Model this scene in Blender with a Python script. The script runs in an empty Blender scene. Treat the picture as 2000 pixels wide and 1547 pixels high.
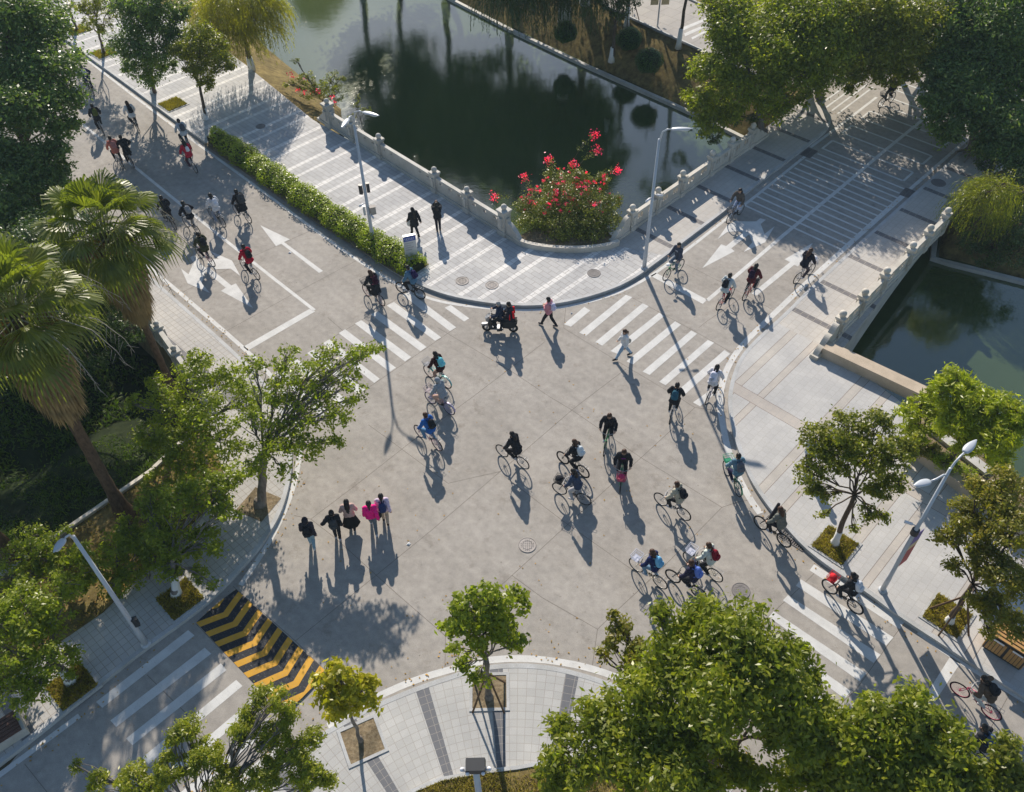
import bpy, bmesh, math, random
import numpy as np
from mathutils import Vector, Matrix, geometry

C = bpy.context.scene.collection
SC = bpy.context.scene
# ------------------------------------------------------------------ camera
HC, FPX, PITCH, ROLL = 28.0, 1712.74, math.radians(46.942), math.radians(-1.3927)
_cp, _sp, _cr, _sr = math.cos(PITCH), math.sin(PITCH), math.cos(ROLL), math.sin(ROLL)
cam = bpy.data.cameras.new('camera')
cam.sensor_width = 36.0
cam.lens = 36.0 * FPX / 2000.0
cam.clip_start = 0.5
cam.clip_end = 3000.0
camo = bpy.data.objects.new('camera', cam)
C.objects.link(camo)
_r, _u, _f = Vector((1, 0, 0)), Vector((0, _sp, _cp)), Vector((0, _cp, -_sp))
_right = _r * _cr + _u * _sr
_up = -_r * _sr + _u * _cr
_m = Matrix((_right, _up, -_f)).transposed().to_4x4()
_m.translation = Vector((0, 0, HC))
camo.matrix_world = _m
SC.camera = camo
# ------------------------------------------------------------------ sky, sun, exposure
SUN_EL, SUN_AZ = math.radians(31.5), math.radians(99.0)      # azimuth counted from +X towards +Y
w = bpy.data.worlds.new("World"); SC.world = w; w.use_nodes = True
nt = w.node_tree; nt.nodes.clear()
sky = nt.nodes.new('ShaderNodeTexSky'); sky.sky_type = 'NISHITA'; sky.sun_disc = False
sky.sun_elevation = SUN_EL; sky.sun_rotation = math.radians(90) - SUN_AZ
sky.air_density = 1.2; sky.dust_density = 0.35; sky.ozone_density = 2.0
bg = nt.nodes.new('ShaderNodeBackground'); bg.inputs['Strength'].default_value = 0.095
wo = nt.nodes.new('ShaderNodeOutputWorld')
nt.links.new(sky.outputs[0], bg.inputs[0]); nt.links.new(bg.outputs[0], wo.inputs[0])
sl = bpy.data.lights.new('sun', 'SUN'); sl.energy = 5.0; sl.angle = math.radians(0.53); sl.color = (1.0, 0.90, 0.775)
so = bpy.data.objects.new('sun', sl); C.objects.link(so)
sd = Vector((math.cos(SUN_EL) * math.cos(SUN_AZ), math.cos(SUN_EL) * math.sin(SUN_AZ), math.sin(SUN_EL)))
so.rotation_euler = sd.to_track_quat('Z', 'Y').to_euler(); so.location = sd * 200
SC.view_settings.view_transform = 'Standard'; SC.view_settings.look = 'None'
SC.view_settings.exposure = 0.42; SC.view_settings.gamma = 1.0
SC.render.engine = 'CYCLES'
SC.cycles.max_bounces = 6; SC.cycles.transparent_max_bounces = 6; SC.cycles.use_denoising = True

# ------------------------------------------------------------------ survey: photo measurement -> point of the place at height h
def ray(u, v):
    X2 = (u - 1000) / FPX; U2 = -(v - 773.5) / FPX
    X = X2 * _cr - U2 * _sr; U = X2 * _sr + U2 * _cr
    return (X, _cp + U * _sp, -_sp + U * _cp)
def G(u, v, h=0.0):
    d = ray(u, v); t = (HC - h) / -d[2]
    return Vector((d[0] * t, d[1] * t, h))
def g2(u, v, h=0.0):
    p = G(u, v, h); return (p.x, p.y)
def depth(p):
    return p.y * _cp - (p.z - HC) * _sp
def mpp(p):                      # metres covered by one pixel of the 2000 px photo at p
    return depth(p) / FPX
A_DIR, B_DIR = math.radians(133.9), math.radians(45.4)

# ------------------------------------------------------------------ materials
MATS = {}
def nodes(m):
    m.use_nodes = True; return m.node_tree
class NG:
    def __init__(s, name):
        s.m = bpy.data.materials.new(name); s.t = nodes(s.m); s.t.nodes.clear()
        s.out = s.n('ShaderNodeOutputMaterial')
    def n(s, ty, **k):
        a = s.t.nodes.new(ty)
        for q, v in k.items(): setattr(a, q, v)
        return a
    def l(s, a, b): s.t.links.new(a, b)
    def set(s, sock, v):
        if hasattr(v, 'is_linked') or hasattr(v, 'links'): s.l(v, sock)
        else: sock.default_value = v
    def math(s, op, a, b=None, c=None):
        x = s.n('ShaderNodeMath', operation=op); s.set(x.inputs[0], a)
        if b is not None: s.set(x.inputs[1], b)
        if c is not None: s.set(x.inputs[2], c)
        return x.outputs[0]
    def mix(s, f, a, b, mode='MIX'):
        x = s.n('ShaderNodeMix', data_type='RGBA', blend_type=mode); s.set(x.inputs[0], f)
        s.set(x.inputs[6], a if not isinstance(a, tuple) else (*a, 1)[:4]); s.set(x.inputs[7], b if not isinstance(b, tuple) else (*b, 1)[:4])
        return x.outputs[2]
    def noise(s, vec, scale, detail=4, rough=.55):
        x = s.n('ShaderNodeTexNoise'); x.inputs['Scale'].default_value = scale; x.inputs['Detail'].default_value = detail
        x.inputs['Roughness'].default_value = rough
        if vec is not None: s.l(vec, x.inputs['Vector'])
        return x.outputs[0]
    def ramp(s, f, stops):
        x = s.n('ShaderNodeValToRGB'); e = x.color_ramp.elements
        while len(e) < len(stops): e.new(0.5)
        for i, (p, c) in enumerate(stops): e[i].position = p; e[i].color = (*c, 1) if len(c) == 3 else c
        s.l(f, x.inputs[0]); return x.outputs[0]
    def pos(s):
        return s.n('ShaderNodeNewGeometry').outputs['Position']
    def rot(s, vec, ang, off=(0, 0, 0)):
        x = s.n('ShaderNodeMapping'); x.vector_type = 'POINT'; x.inputs['Rotation'].default_value = (0, 0, -ang)
        x.inputs['Location'].default_value = off
        s.l(vec, x.inputs['Vector']); return x.outputs[0]
    def bump(s, h, st=.3, d=.01):
        x = s.n('ShaderNodeBump'); x.inputs['Strength'].default_value = st; x.inputs['Distance'].default_value = d
        s.l(h, x.inputs['Height']); return x.outputs[0]
    def bsdf(s, col, rough=.8, spec=.3, metal=0, normal=None, **k):
        b = s.n('ShaderNodeBsdfPrincipled'); s.set(b.inputs['Base Color'], (*col, 1) if isinstance(col, tuple) and len(col) == 3 else col)
        s.set(b.inputs['Roughness'], rough); b.inputs['Specular IOR Level'].default_value = spec; b.inputs['Metallic'].default_value = metal
        if normal is not None: s.l(normal, b.inputs['Normal'])
        for q, v in k.items(): b.inputs[q].default_value = v
        return b.outputs[0]
    def done(s, sh): s.l(sh, s.out.inputs[0]); return s.m

def plain(name, col, rough=.7, spec=.3, metal=0, var=.12, scale=6):
    if name in MATS: return MATS[name]
    g = NG(name); p = g.n('ShaderNodeTexCoord').outputs['Object']
    f = g.noise(p, scale, 3)
    c = g.mix(f, tuple(x * (1 - var) for x in col), tuple(min(1, x * (1 + var)) for x in col))
    MATS[name] = g.done(g.bsdf(c, rough, spec, metal)); return MATS[name]

def cloth(col):
    n = 'cloth_%02x%02x%02x' % tuple(int(x * 255) for x in col)
    return plain(n, col, .9, .1, 0, .25, 14)

def leafmat(name, c1, c2, c3, trans=.35, rough=.38, big=.35):
    g = NG(name); geo = g.n('ShaderNodeNewGeometry')
    r = geo.outputs['Random Per Island']
    c = g.ramp(r, [(0, c1), (.5, c2), (1, c3)])
    n = g.noise(geo.outputs['Position'], .9, 2)
    c = g.mix(g.math('MULTIPLY', n, big * 2), c, c2, 'MIX')
    c = g.mix(1.0, c, g.ramp(g.noise(geo.outputs['Position'], 1.7, 3), [(.3, (.95, .9, .7)), (.7, (2.0, 1.72, 1.15))]), 'MULTIPLY')
    b = g.bsdf(c, rough, .45)
    t = g.n('ShaderNodeBsdfTranslucent'); tc = g.mix(1.0, c, (1.9, 2.1, .6), 'MULTIPLY'); g.l(tc, t.inputs[0])
    mx = g.n('ShaderNodeMixShader'); mx.inputs[0].default_value = trans; g.l(b, mx.inputs[1]); g.l(t.outputs[0], mx.inputs[2])
    return g.done(mx.outputs[0])
LEAF = dict(
    ficus=leafmat('ficus_leaf', (.085, .125, .015), (.14, .19, .022), (.23, .27, .03), .5),
    yellow=leafmat('yellow_leaf', (.20, .22, .02), (.28, .28, .02), (.14, .17, .02), .45),
    camphor=leafmat('camphor_leaf', (.075, .11, .014), (.13, .17, .018), (.24, .26, .03), .5),
    teal=leafmat('blue_green_leaf', (.045, .088, .034), (.07, .125, .042), (.15, .20, .055), .42),
    olive=leafmat('olive_leaf', (.07, .095, .015), (.125, .155, .02), (.20, .20, .03), .48),
    autumn=leafmat('autumn_leaf', (.085, .105, .018), (.13, .145, .022), (.20, .165, .03), .44),
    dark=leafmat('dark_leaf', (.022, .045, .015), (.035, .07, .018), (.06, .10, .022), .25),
    mango=leafmat('mango_leaf', (.12, .17, .015), (.19, .24, .02), (.29, .32, .03), .5),
    feather=leafmat('feather_leaf', (.11, .15, .015), (.16, .20, .02), (.24, .25, .03), .5),
    willow=leafmat('willow_leaf', (.10, .12, .015), (.16, .17, .02), (.20, .19, .03), .45),
    darkwillow=leafmat('dark_willow_leaf', (.02, .045, .02), (.03, .06, .022), (.04, .075, .025), .25),
    hedge=leafmat('hedge_leaf', (.11, .17, .012), (.17, .24, .015), (.23, .26, .02), .4),
    ball=leafmat('ball_leaf', (.02, .065, .01), (.03, .09, .012), (.05, .12, .015), .25),
    palm=leafmat('palm_leaf', (.06, .085, .022), (.09, .12, .028), (.14, .165, .04), .36, .42),
    thatch=leafmat('dead_palm_leaf', (.14, .105, .065), (.22, .17, .11), (.10, .075, .045), .12, .8),
    boug=leafmat('bougainvillea_leaf', (.07, .10, .02), (.11, .14, .025), (.16, .17, .03), .35),
    flower=leafmat('bougainvillea_flower', (.62, .02, .17), (.72, .035, .24), (.52, .03, .32), .4),
    grass=leafmat('grass_blade', (.12, .12, .02), (.17, .16, .03), (.22, .18, .05), .3, .7),
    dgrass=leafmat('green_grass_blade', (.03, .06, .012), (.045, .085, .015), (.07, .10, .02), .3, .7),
    litter=leafmat('fallen_leaf', (.20, .12, .04), (.30, .20, .07), (.12, .09, .03), .1, .8),
)
def barkmat(name, c, scale=6):
    g = NG(name); p = g.n('ShaderNodeTexCoord').outputs['Object']
    mp = g.n('ShaderNodeMapping'); mp.inputs['Scale'].default_value = (1, 1, .35); g.l(p, mp.inputs[0])
    f = g.noise(mp.outputs[0], scale, 6, .65)
    col = g.ramp(f, [(.3, tuple(x * .5 for x in c)), (.7, tuple(x * 1.4 for x in c))])
    return g.done(g.bsdf(col, .9, .15, normal=g.bump(f, .8, .03)))
BARK = barkmat('bark', (.11, .085, .065)); BARKG = barkmat('grey_bark', (.20, .175, .15)); BARKP = barkmat('palm_bark', (.13, .085, .055), 12)
LIME = plain('limewash', (.72, .72, .70), .9, .1, 0, .12, 9)

def concrete():
    g = NG('road_concrete'); p = g.pos()
    a = g.noise(p, .35, 5, .6); b = g.noise(p, 3.2, 6, .65); c = g.noise(p, 38, 3, .6)
    r = g.rot(p, A_DIR); mp = g.n('ShaderNodeMapping'); mp.inputs['Scale'].default_value = (.25, 2.2, 1); g.l(r, mp.inputs[0])
    d = g.noise(mp.outputs[0], 1.1, 4)
    col = g.ramp(a, [(.3, (.318, .297, .270)), (.7, (.392, .368, .338))])
    col = g.mix(1.0, col, g.ramp(b, [(.28, (.82, .815, .81)), (.72, (1.12, 1.11, 1.09))]), 'MULTIPLY')
    col = g.mix(1.0, col, g.ramp(d, [(.35, (.93, .93, .93)), (.65, (1.05, 1.05, 1.05))]), 'MULTIPLY')
    col = g.mix(1.0, col, g.ramp(c, [(.3, (.84, .84, .84)), (.7, (1.12, 1.12, 1.12))]), 'MULTIPLY')
    e = g.noise(p, 1.15, 8, .75); col = g.mix(1.0, col, g.ramp(e, [(.34, (.80, .78, .76)), (.44, (1, 1, 1))]), 'MULTIPLY')
    sp = g.n('ShaderNodeTexVoronoi'); sp.inputs['Scale'].default_value = 1.6; g.l(p, sp.inputs['Vector']); col = g.mix(1.0, col, g.ramp(sp.outputs[0], [(.025, (.55, .53, .50)), (.05, (1, 1, 1))]), 'MULTIPLY')
    return g.done(g.bsdf(col, .88, .25, normal=g.bump(c, .25, .006)))
def paint(name, col, wear=.5):
    g = NG(name); p = g.pos()
    a = g.noise(p, 22, 6, .7); b = g.noise(p, 2.0, 4)
    r = g.rot(p, A_DIR); mp = g.n('ShaderNodeMapping'); mp.inputs['Scale'].default_value = (.6, 14, 1); g.l(r, mp.inputs[0])
    s = g.noise(mp.outputs[0], 1.3, 3)
    f = g.math('ADD', g.math('MULTIPLY', a, .7), g.math('MULTIPLY', s, .3))
    k = g.ramp(f, [(.26 + .12 * (1 - wear) - .1, (.0, .0, .0)), (.46, (1, 1, 1))])
    col2 = g.mix(k, (.32, .30, .28), col)
    col2 = g.mix(1.0, col2, g.ramp(b, [(.3, (.86, .86, .86)), (.7, (1.06, 1.06, 1.06))]), 'MULTIPLY')
    return g.done(g.bsdf(col2, .75, .3))
def paving(name, ang, tw, th, c1, c2, mortar, off=.0, ms=.012, bands=(), bandcol=(.6, .58, .55), bandvar=.0, vec='pos', edge=False):
    g = NG(name)
    p = g.pos() if vec == 'pos' else g.n('ShaderNodeUVMap').outputs[0]
    r = g.rot(p, ang) if vec == 'pos' else p
    br = g.n('ShaderNodeTexBrick'); br.offset = off; br.squash = 1
    br.inputs['Scale'].default_value = 1.0; br.inputs['Mortar Size'].default_value = ms; br.inputs['Mortar Smooth'].default_value = .2
    br.inputs['Brick Width'].default_value = tw; br.inputs['Row Height'].default_value = th; br.inputs['Bias'].default_value = 0
    br.inputs['Color1'].default_value = (*c1, 1); br.inputs['Color2'].default_value = (*c2, 1); br.inputs['Mortar'].default_value = (*mortar, 1)
    g.l(r, br.inputs['Vector']); col = br.outputs[0]
    sep = g.n('ShaderNodeSeparateXYZ'); g.l(r, sep.inputs[0])
    for (ax, period, o, wd, bc) in bands:
        t = g.math('FRACT', g.math('DIVIDE', g.math('ADD', sep.outputs[ax], o), period))
        f = g.math('LESS_THAN', t, wd / period)
        n = g.noise(r, 2.5, 2)
        bcol = g.mix(n, tuple(x * .85 for x in bc), tuple(min(1, x * 1.12) for x in bc))
        bcol = g.mix(br.outputs[1], bcol, mortar)
        col = g.mix(f, col, bcol)
        if edge:
            e1 = g.math('LESS_THAN', t, .022 / period); e2 = g.math('MULTIPLY', g.math('GREATER_THAN', t, (wd - .0) / period), g.math('LESS_THAN', t, (wd + .022) / period))
            col = g.mix(g.math('MULTIPLY', g.math('MAXIMUM', e1, e2), .8), col, (.16, .12, .10))
    a = g.noise(p, .45, 5); b = g.noise(p, 45, 2)
    col = g.mix(1.0, col, g.ramp(a, [(.3, (.84, .84, .85)), (.7, (1.1, 1.09, 1.07))]), 'MULTIPLY')
    col = g.mix(1.0, col, g.ramp(b, [(.3, (.9, .9, .9)), (.7, (1.08, 1.08, 1.08))]), 'MULTIPLY')
    return g.done(g.bsdf(col, .8, .3, normal=g.bump(br.outputs[1], -.35 if False else .3, -.004)))
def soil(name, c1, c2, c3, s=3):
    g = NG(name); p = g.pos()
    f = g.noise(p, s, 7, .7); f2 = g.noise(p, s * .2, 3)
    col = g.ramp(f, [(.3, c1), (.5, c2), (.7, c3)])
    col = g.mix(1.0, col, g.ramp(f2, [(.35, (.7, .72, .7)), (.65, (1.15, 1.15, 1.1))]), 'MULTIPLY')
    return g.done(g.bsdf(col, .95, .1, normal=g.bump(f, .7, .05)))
def granite(name, c, sc=30, rough=.7):
    g = NG(name); p = g.pos()
    f = g.noise(p, sc, 4, .7); f2 = g.noise(p, 1.3, 4)
    col = g.ramp(f, [(.3, tuple(x * .82 for x in c)), (.7, tuple(min(1, x * 1.12) for x in c))])
    col = g.mix(1.0, col, g.ramp(f2, [(.3, (.8, .79, .76)), (.7, (1.08, 1.08, 1.08))]), 'MULTIPLY')
    return g.done(g.bsdf(col, rough, .3, normal=g.bump(f, .3, .004)))
def watermat():
    g = NG('canal_water'); p = g.pos()
    mp = g.n('ShaderNodeMapping'); mp.inputs['Scale'].default_value = (1, 1.6, 1); g.l(p, mp.inputs[0])
    n1 = g.noise(mp.outputs[0], 5.5, 3, .6); n2 = g.noise(mp.outputs[0], .8, 3)
    h = g.math('ADD', g.math('MULTIPLY', n1, .35), g.math('MULTIPLY', n2, .65))
    nb = g.bump(h, .32, .022)
    c = g.ramp(g.noise(p, .12, 3), [(.3, (.042, .066, .020)), (.7, (.062, .088, .024))])
    b = g.n('ShaderNodeBsdfPrincipled'); g.l(c, b.inputs['Base Color']); b.inputs['Roughness'].default_value = .045
    b.inputs['IOR'].default_value = 2.0; b.inputs['Specular IOR Level'].default_value = .5
    g.l(nb, b.inputs['Normal']); return g.done(b.outputs[0])

M = dict(
    road=concrete(), white=paint('road_paint_white', (.60, .60, .585)), yellow=paint('road_paint_yellow', (.62, .33, .035)),
    black=paint('road_paint_black', (.025, .028, .035)), joint=plain('road_joint', (.16, .135, .115), .95, .1),
    water=watermat(),
    prom=paving('promenade_paving', A_DIR, .6, .3, (.49, .49, .485), (.42, .42, .42), (.26, .24, .22), .5, .010,
                bands=((0, 2.55, .3, .28, (.70, .69, .67)), (0, 2.55, 1.18, .24, (.68, .67, .65)))),
    side=paving('pavement_granite', B_DIR, .30, .30, (.49, .485, .475), (.46, .455, .445), (.41, .395, .37), .5, .008,
                edge=True,
                bands=((1, 3.9, .4, .36, (.47, .44, .40)), (1, 3.9, 1.5, .30, (.475, .44, .40)), (0, 6.6, 1.2, .55, (.47, .43, .39)))),
    brside=paving('bridge_pavement', B_DIR, .34, .34, (.49, .47, .44), (.46, .445, .42), (.38, .34, .29), .5, .009,
                  bands=((0, 2.72, 1.1, .32, (.17, .165, .17)),)),
    isl=paving('island_pavement', 0, .26, .26, (.47, .47, .46), (.42, .42, .41), (.33, .305, .28), .0, .007, vec='uv',
               bands=((0, 2.05, .504, .36, (.155, .16, .175)),)),
    leftside=paving('corner_pavement', B_DIR, .26, .26, (.48, .465, .44), (.43, .42, .405), (.30, .27, .23), .0, .010,
                    bands=((0, 6.5, 3.1, .45, (.19, .19, .20)),)),
    path=paving('far_path', A_DIR, 1.2, 1.2, (.40, .38, .35), (.36, .34, .32), (.25, .23, .2), .5, .02),
    kerb=granite('kerb_granite', (.46, .47, .48)), stone=granite('balustrade_stone', (.60, .565, .50), 40),
    stone2=granite('grey_stone', (.50, .49, .46), 40), seat=granite('wall_stone', (.52, .43, .33), 35), slate=granite('dark_slate', (.15, .155, .17), 9),
    dry=soil('dry_grass_soil', (.09, .065, .03), (.19, .145, .06), (.28, .22, .09)), soilb=soil('bare_soil', (.12, .09, .06), (.22, .17, .11), (.32, .26, .18), 8),
    dgrass=soil('shade_darkened_grass', (.012, .018, .009), (.022, .032, .012), (.035, .045, .02)), bank=soil('bank_soil', (.06, .045, .028), (.11, .085, .05), (.17, .135, .07)),  # grass tone darkened to stand for deep shade
    steel=plain('lamp_grey_paint', (.47, .50, .54), .35, .5, .1, .04), dsteel=plain('dark_metal', (.04, .042, .045), .5, .5, .3, .1),
    glass=plain('lamp_glass', (.55, .6, .65), .15, .6, 0, .03), iron=granite('cast_iron', (.22, .205, .20), 25), iron2=granite('worn_iron', (.42, .385, .36), 25),
    rim=plain('wheel_rim', (.30, .31, .33), .35, .5, .6, .05), rubber=plain('tyre_rubber', (.02, .02, .02), .8, .2), chrome=plain('bright_metal', (.34, .35, .37), .5, .4, .4, .05),
    skin=plain('skin', (.52, .33, .235), .55, .3, 0, .06), hair=plain('black_hair', (.012, .010, .010), .45, .35), brown=plain('brown_hair', (.06, .028, .016), .5, .35),
    greyh=plain('grey_hair', (.35, .34, .33), .6, .3), wood=plain('wood_slat', (.42, .24, .09), .6, .3, 0, .25, 5), stake=plain('stake_wood', (.12, .075, .045), .85, .2, 0, .3, 9),
    bwood=plain('dark_bench_wood', (.10, .05, .035), .6, .3, 0, .3, 5), blue=plain('sign_blue', (.02, .07, .35), .4, .4), panel=plain('sign_panel', (.52, .55, .58), .35, .5, .2, .03),
    text=plain('sign_text', (.12, .13, .14), .6, .3), red=plain('banner_red', (.42, .10, .10), .7, .2, 0, .2, 3), bpurple=plain('banner_violet', (.20, .16, .42), .7, .2), cream=plain('banner_cream', (.62, .5, .3), .7, .2),
    eye=plain('eye_dark', (.02, .015, .012), .3, .5), whitep=plain('white_plastic', (.75, .75, .78), .4, .4), paperm=plain('white_paper', (.8, .8, .8), .7, .2),
)

# ------------------------------------------------------------------ mesh helpers
class MB:
    def __init__(s): s.v = []; s.f = []; s.mi = []
    def add(s, vs, fs, mi=0):
        o = len(s.v); s.v += [tuple(x) for x in vs]; s.f += [tuple(i + o for i in f) for f in fs]; s.mi += [mi] * len(fs)
    def box(s, c, d, ax=None, mi=0, taper=1.0):
        hx, hy, hz = d[0] / 2, d[1] / 2, d[2] / 2
        P = [(-hx, -hy, -hz), (hx, -hy, -hz), (hx, hy, -hz), (-hx, hy, -hz), (-hx * taper, -hy * taper, hz), (hx * taper, -hy * taper, hz), (hx * taper, hy * taper, hz), (-hx * taper, hy * taper, hz)]
        if ax is not None:
            ca, sa = math.cos(ax), math.sin(ax); P = [(x * ca - y * sa, x * sa + y * ca, z) for x, y, z in P]
        s.add([(x + c[0], y + c[1], z + c[2]) for x, y, z in P], [(0, 3, 2, 1), (4, 5, 6, 7), (0, 1, 5, 4), (1, 2, 6, 5), (2, 3, 7, 6), (3, 0, 4, 7)], mi)
    def tube(s, pts, rad, n=8, mi=0, caps=True):
        pts = [Vector(p) for p in pts]; m = len(pts)
        if not hasattr(rad, '__len__'): rad = [rad] * m
        prev = None; base = len(s.v)
        for i, p in enumerate(pts):
            t = (pts[min(i + 1, m - 1)] - pts[max(i - 1, 0)]).normalized()
            if prev is None:
                a = t.orthogonal().normalized()
            else:
                a = (prev - t * prev.dot(t)); a = a.normalized() if a.length > 1e-6 else t.orthogonal().normalized()
            prev = a; b = t.cross(a)
            for k in range(n):
                q = 2 * math.pi * k / n; s.v.append(tuple(p + (a * math.cos(q) + b * math.sin(q)) * rad[i]))
        for i in range(m - 1):
            for k in range(n):
                k2 = (k + 1) % n; s.f.append((base + i * n + k, base + i * n + k2, base + (i + 1) * n + k2, base + (i + 1) * n + k)); s.mi.append(mi)
        if caps:
            s.f.append(tuple(base + k for k in reversed(range(n)))); s.f.append(tuple(base + (m - 1) * n + k for k in range(n))); s.mi += [mi, mi]
    def torus(s, c, R, r, axis='y', n=28, k=6, mi=0):
        pts = []
        base = len(s.v)
        for i in range(n):
            a = 2 * math.pi * i / n
            for j in range(k):
                b = 2 * math.pi * j / k; rr = R + r * math.cos(b); o = r * math.sin(b)
                x, z = rr * math.cos(a), rr * math.sin(a)
                s.v.append((c[0] + x, c[1] + o, c[2] + z) if axis == 'y' else (c[0] + x, c[1] + z, c[2] + o))
        for i in range(n):
            for j in range(k):
                i2, j2 = (i + 1) % n, (j + 1) % k
                s.f.append((base + i * k + j, base + i * k + j2, base + i2 * k + j2, base + i2 * k + j)); s.mi.append(mi)
    def sphere(s, c, r, n=10, m=7, mi=0, sc=(1, 1, 1), rot=None):
        base = len(s.v); V = []
        for i in range(m + 1):
            th = math.pi * i / m
            for j in range(n):
                ph = 2 * math.pi * j / n
                p = Vector((r * sc[0] * math.sin(th) * math.cos(ph), r * sc[1] * math.sin(th) * math.sin(ph), r * sc[2] * math.cos(th)))
                if rot is not None: p = rot @ p
                V.append(tuple(p + Vector(c)))
        F = [(i * n + j, (i + 1) * n + j, (i + 1) * n + (j + 1) % n, i * n + (j + 1) % n) for i in range(m) for j in range(n)]
        s.add(V, F, mi)
    def lathe(s, c, prof, n=16, mi=0):
        V = [(c[0] + r * math.cos(2 * math.pi * j / n), c[1] + r * math.sin(2 * math.pi * j / n), c[2] + z) for r, z in prof for j in range(n)]
        F = [(i * n + j, i * n + (j + 1) % n, (i + 1) * n + (j + 1) % n, (i + 1) * n + j) for i in range(len(prof) - 1) for j in range(n)]
        F.append(tuple(reversed(range(n)))); F.append(tuple((len(prof) - 1) * n + j for j in range(n)))
        s.add(V, F, mi)
    def prism(s, poly, z0, z1, mi=0):
        """vertical prism over a 2D polygon"""
        p = [(a[0], a[1]) for a in poly]
        ar = sum(p[i][0] * p[(i + 1) % len(p)][1] - p[(i + 1) % len(p)][0] * p[i][1] for i in range(len(p)))
        if ar < 0: p = p[::-1]
        n = len(p); tri = geometry.tessellate_polygon([[Vector((a, b, 0)) for a, b in p]])
        V = [(a, b, z1) for a, b in p] + [(a, b, z0) for a, b in p]
        F = []
        for t in tri:
            a, b, c = [Vector((*p[i], 0)) for i in t]
            if (b - a).cross(c - a).z < 0: t = (t[0], t[2], t[1])
            F.append(tuple(t)); F.append(tuple(i + n for i in (t[0], t[2], t[1])))
        F += [(i + n, (i + 1) % n + n, (i + 1) % n, i) for i in range(n)]
        s.add(V, F, mi)
    def sheet(s, poly, z, mi=0):
        p = [(a[0], a[1]) for a in poly]; n = len(p)
        tri = geometry.tessellate_polygon([[Vector((a, b, 0)) for a, b in p]]); F = []
        for t in tri:
            a, b, c = [Vector((*p[i], 0)) for i in t]
            if (b - a).cross(c - a).z < 0: t = (t[0], t[2], t[1])
            F.append(tuple(t))
        s.add([(a, b, z) for a, b in p], F, mi)
    def build(s, name, mats=None, parent=None, smooth=False, loc=None):
        me = bpy.data.meshes.new(name); me.from_pydata(s.v, [], s.f)
        if mats is not None:
            if not isinstance(mats, (list, tuple)): mats = [mats]
            for m in mats: me.materials.append(m)
            if len(mats) > 1: me.polygons.foreach_set('material_index', s.mi)
        if smooth: me.polygons.foreach_set('use_smooth', [True] * len(me.polygons))
        me.update(); o = bpy.data.objects.new(name, me); C.objects.link(o)
        if parent is not None: o.parent = parent
        if loc is not None: o.location = loc
        return o
def tag(o, label=None, cat=None, group=None, kind=None):
    if label: o['label'] = label
    if cat: o['category'] = cat
    if group: o['group'] = group
    if kind: o['kind'] = kind
    return o
def struct(name, mb, m, **k): return tag(mb.build(name, m, **k), kind='structure')
def thing(name, label, cat, loc=(0, 0, 0), rz=0.0, group=None):
    o = bpy.data.objects.new(name, None); C.objects.link(o); o.location = loc; o.rotation_euler = (0, 0, rz); o.empty_display_size = .2
    return tag(o, label, cat, group)
def copy_tree(o, parent=None):
    c = o.copy(); C.objects.link(c); c.parent = parent
    for ch in list(o.children): copy_tree(ch, c)
    return c
def sample(poly, step):
    """resample polyline"""
    P = [Vector((a[0], a[1], 0)) for a in poly]; out = [P[0]]
    for a, b in zip(P, P[1:]):
        n = max(1, int((b - a).length / step))
        for i in range(1, n + 1): out.append(a.lerp(b, i / n))
    return [(p.x, p.y) for p in out]
def smooth_poly(poly, it=2):
    P = [tuple(p[:2]) for p in poly]
    for _ in range(it):
        Q = [P[0]]
        for a, b in zip(P, P[1:]):
            Q += [(a[0] * .75 + b[0] * .25, a[1] * .75 + b[1] * .25), (a[0] * .25 + b[0] * .75, a[1] * .25 + b[1] * .75)]
        Q.append(P[-1]); P = Q
    return P
def offset(poly, d):
    P = [Vector((a[0], a[1])) for a in poly]; out = []
    for i in range(len(P)):
        t = (P[min(i + 1, len(P) - 1)] - P[max(i - 1, 0)]).normalized(); n = Vector((-t.y, t.x))
        out.append(tuple(P[i] + n * d))
    return out
def ribbon(mb, poly, d0, d1, z, mi=0):
    a = offset(poly, d0); b = offset(poly, d1); n = len(a)
    F = [(i, i + 1, n + i + 1, n + i) for i in range(n - 1)]
    if d1 < d0: F = [f[::-1] for f in F]
    mb.add([(*p, z) for p in a] + [(*p, z) for p in b], F, mi)
def wall(mb, poly, d0, d1, z0, z1, mi=0):
    a = offset(poly, d0); b = offset(poly, d1); n = len(a)
    V = [(*p, z1) for p in a] + [(*p, z1) for p in b] + [(*p, z0) for p in a] + [(*p, z0) for p in b]
    F = []
    for i in range(n - 1):
        F += [(i, i + 1, n + i + 1, n + i), (2 * n + i, 2 * n + i + 1, i + 1, i), (n + i, n + i + 1, 3 * n + i + 1, 3 * n + i)]
    F += [(0, n, 3 * n, 2 * n), (n - 1, 3 * n - 1, 4 * n - 1, 2 * n - 1)]
    mb.add(V, F, mi)
def px(pts, h=0.0, sc=1.0, ox=0.0, oy=0.0): return [g2(u / sc + ox, v / sc + oy, h) for u, v in pts]

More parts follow.
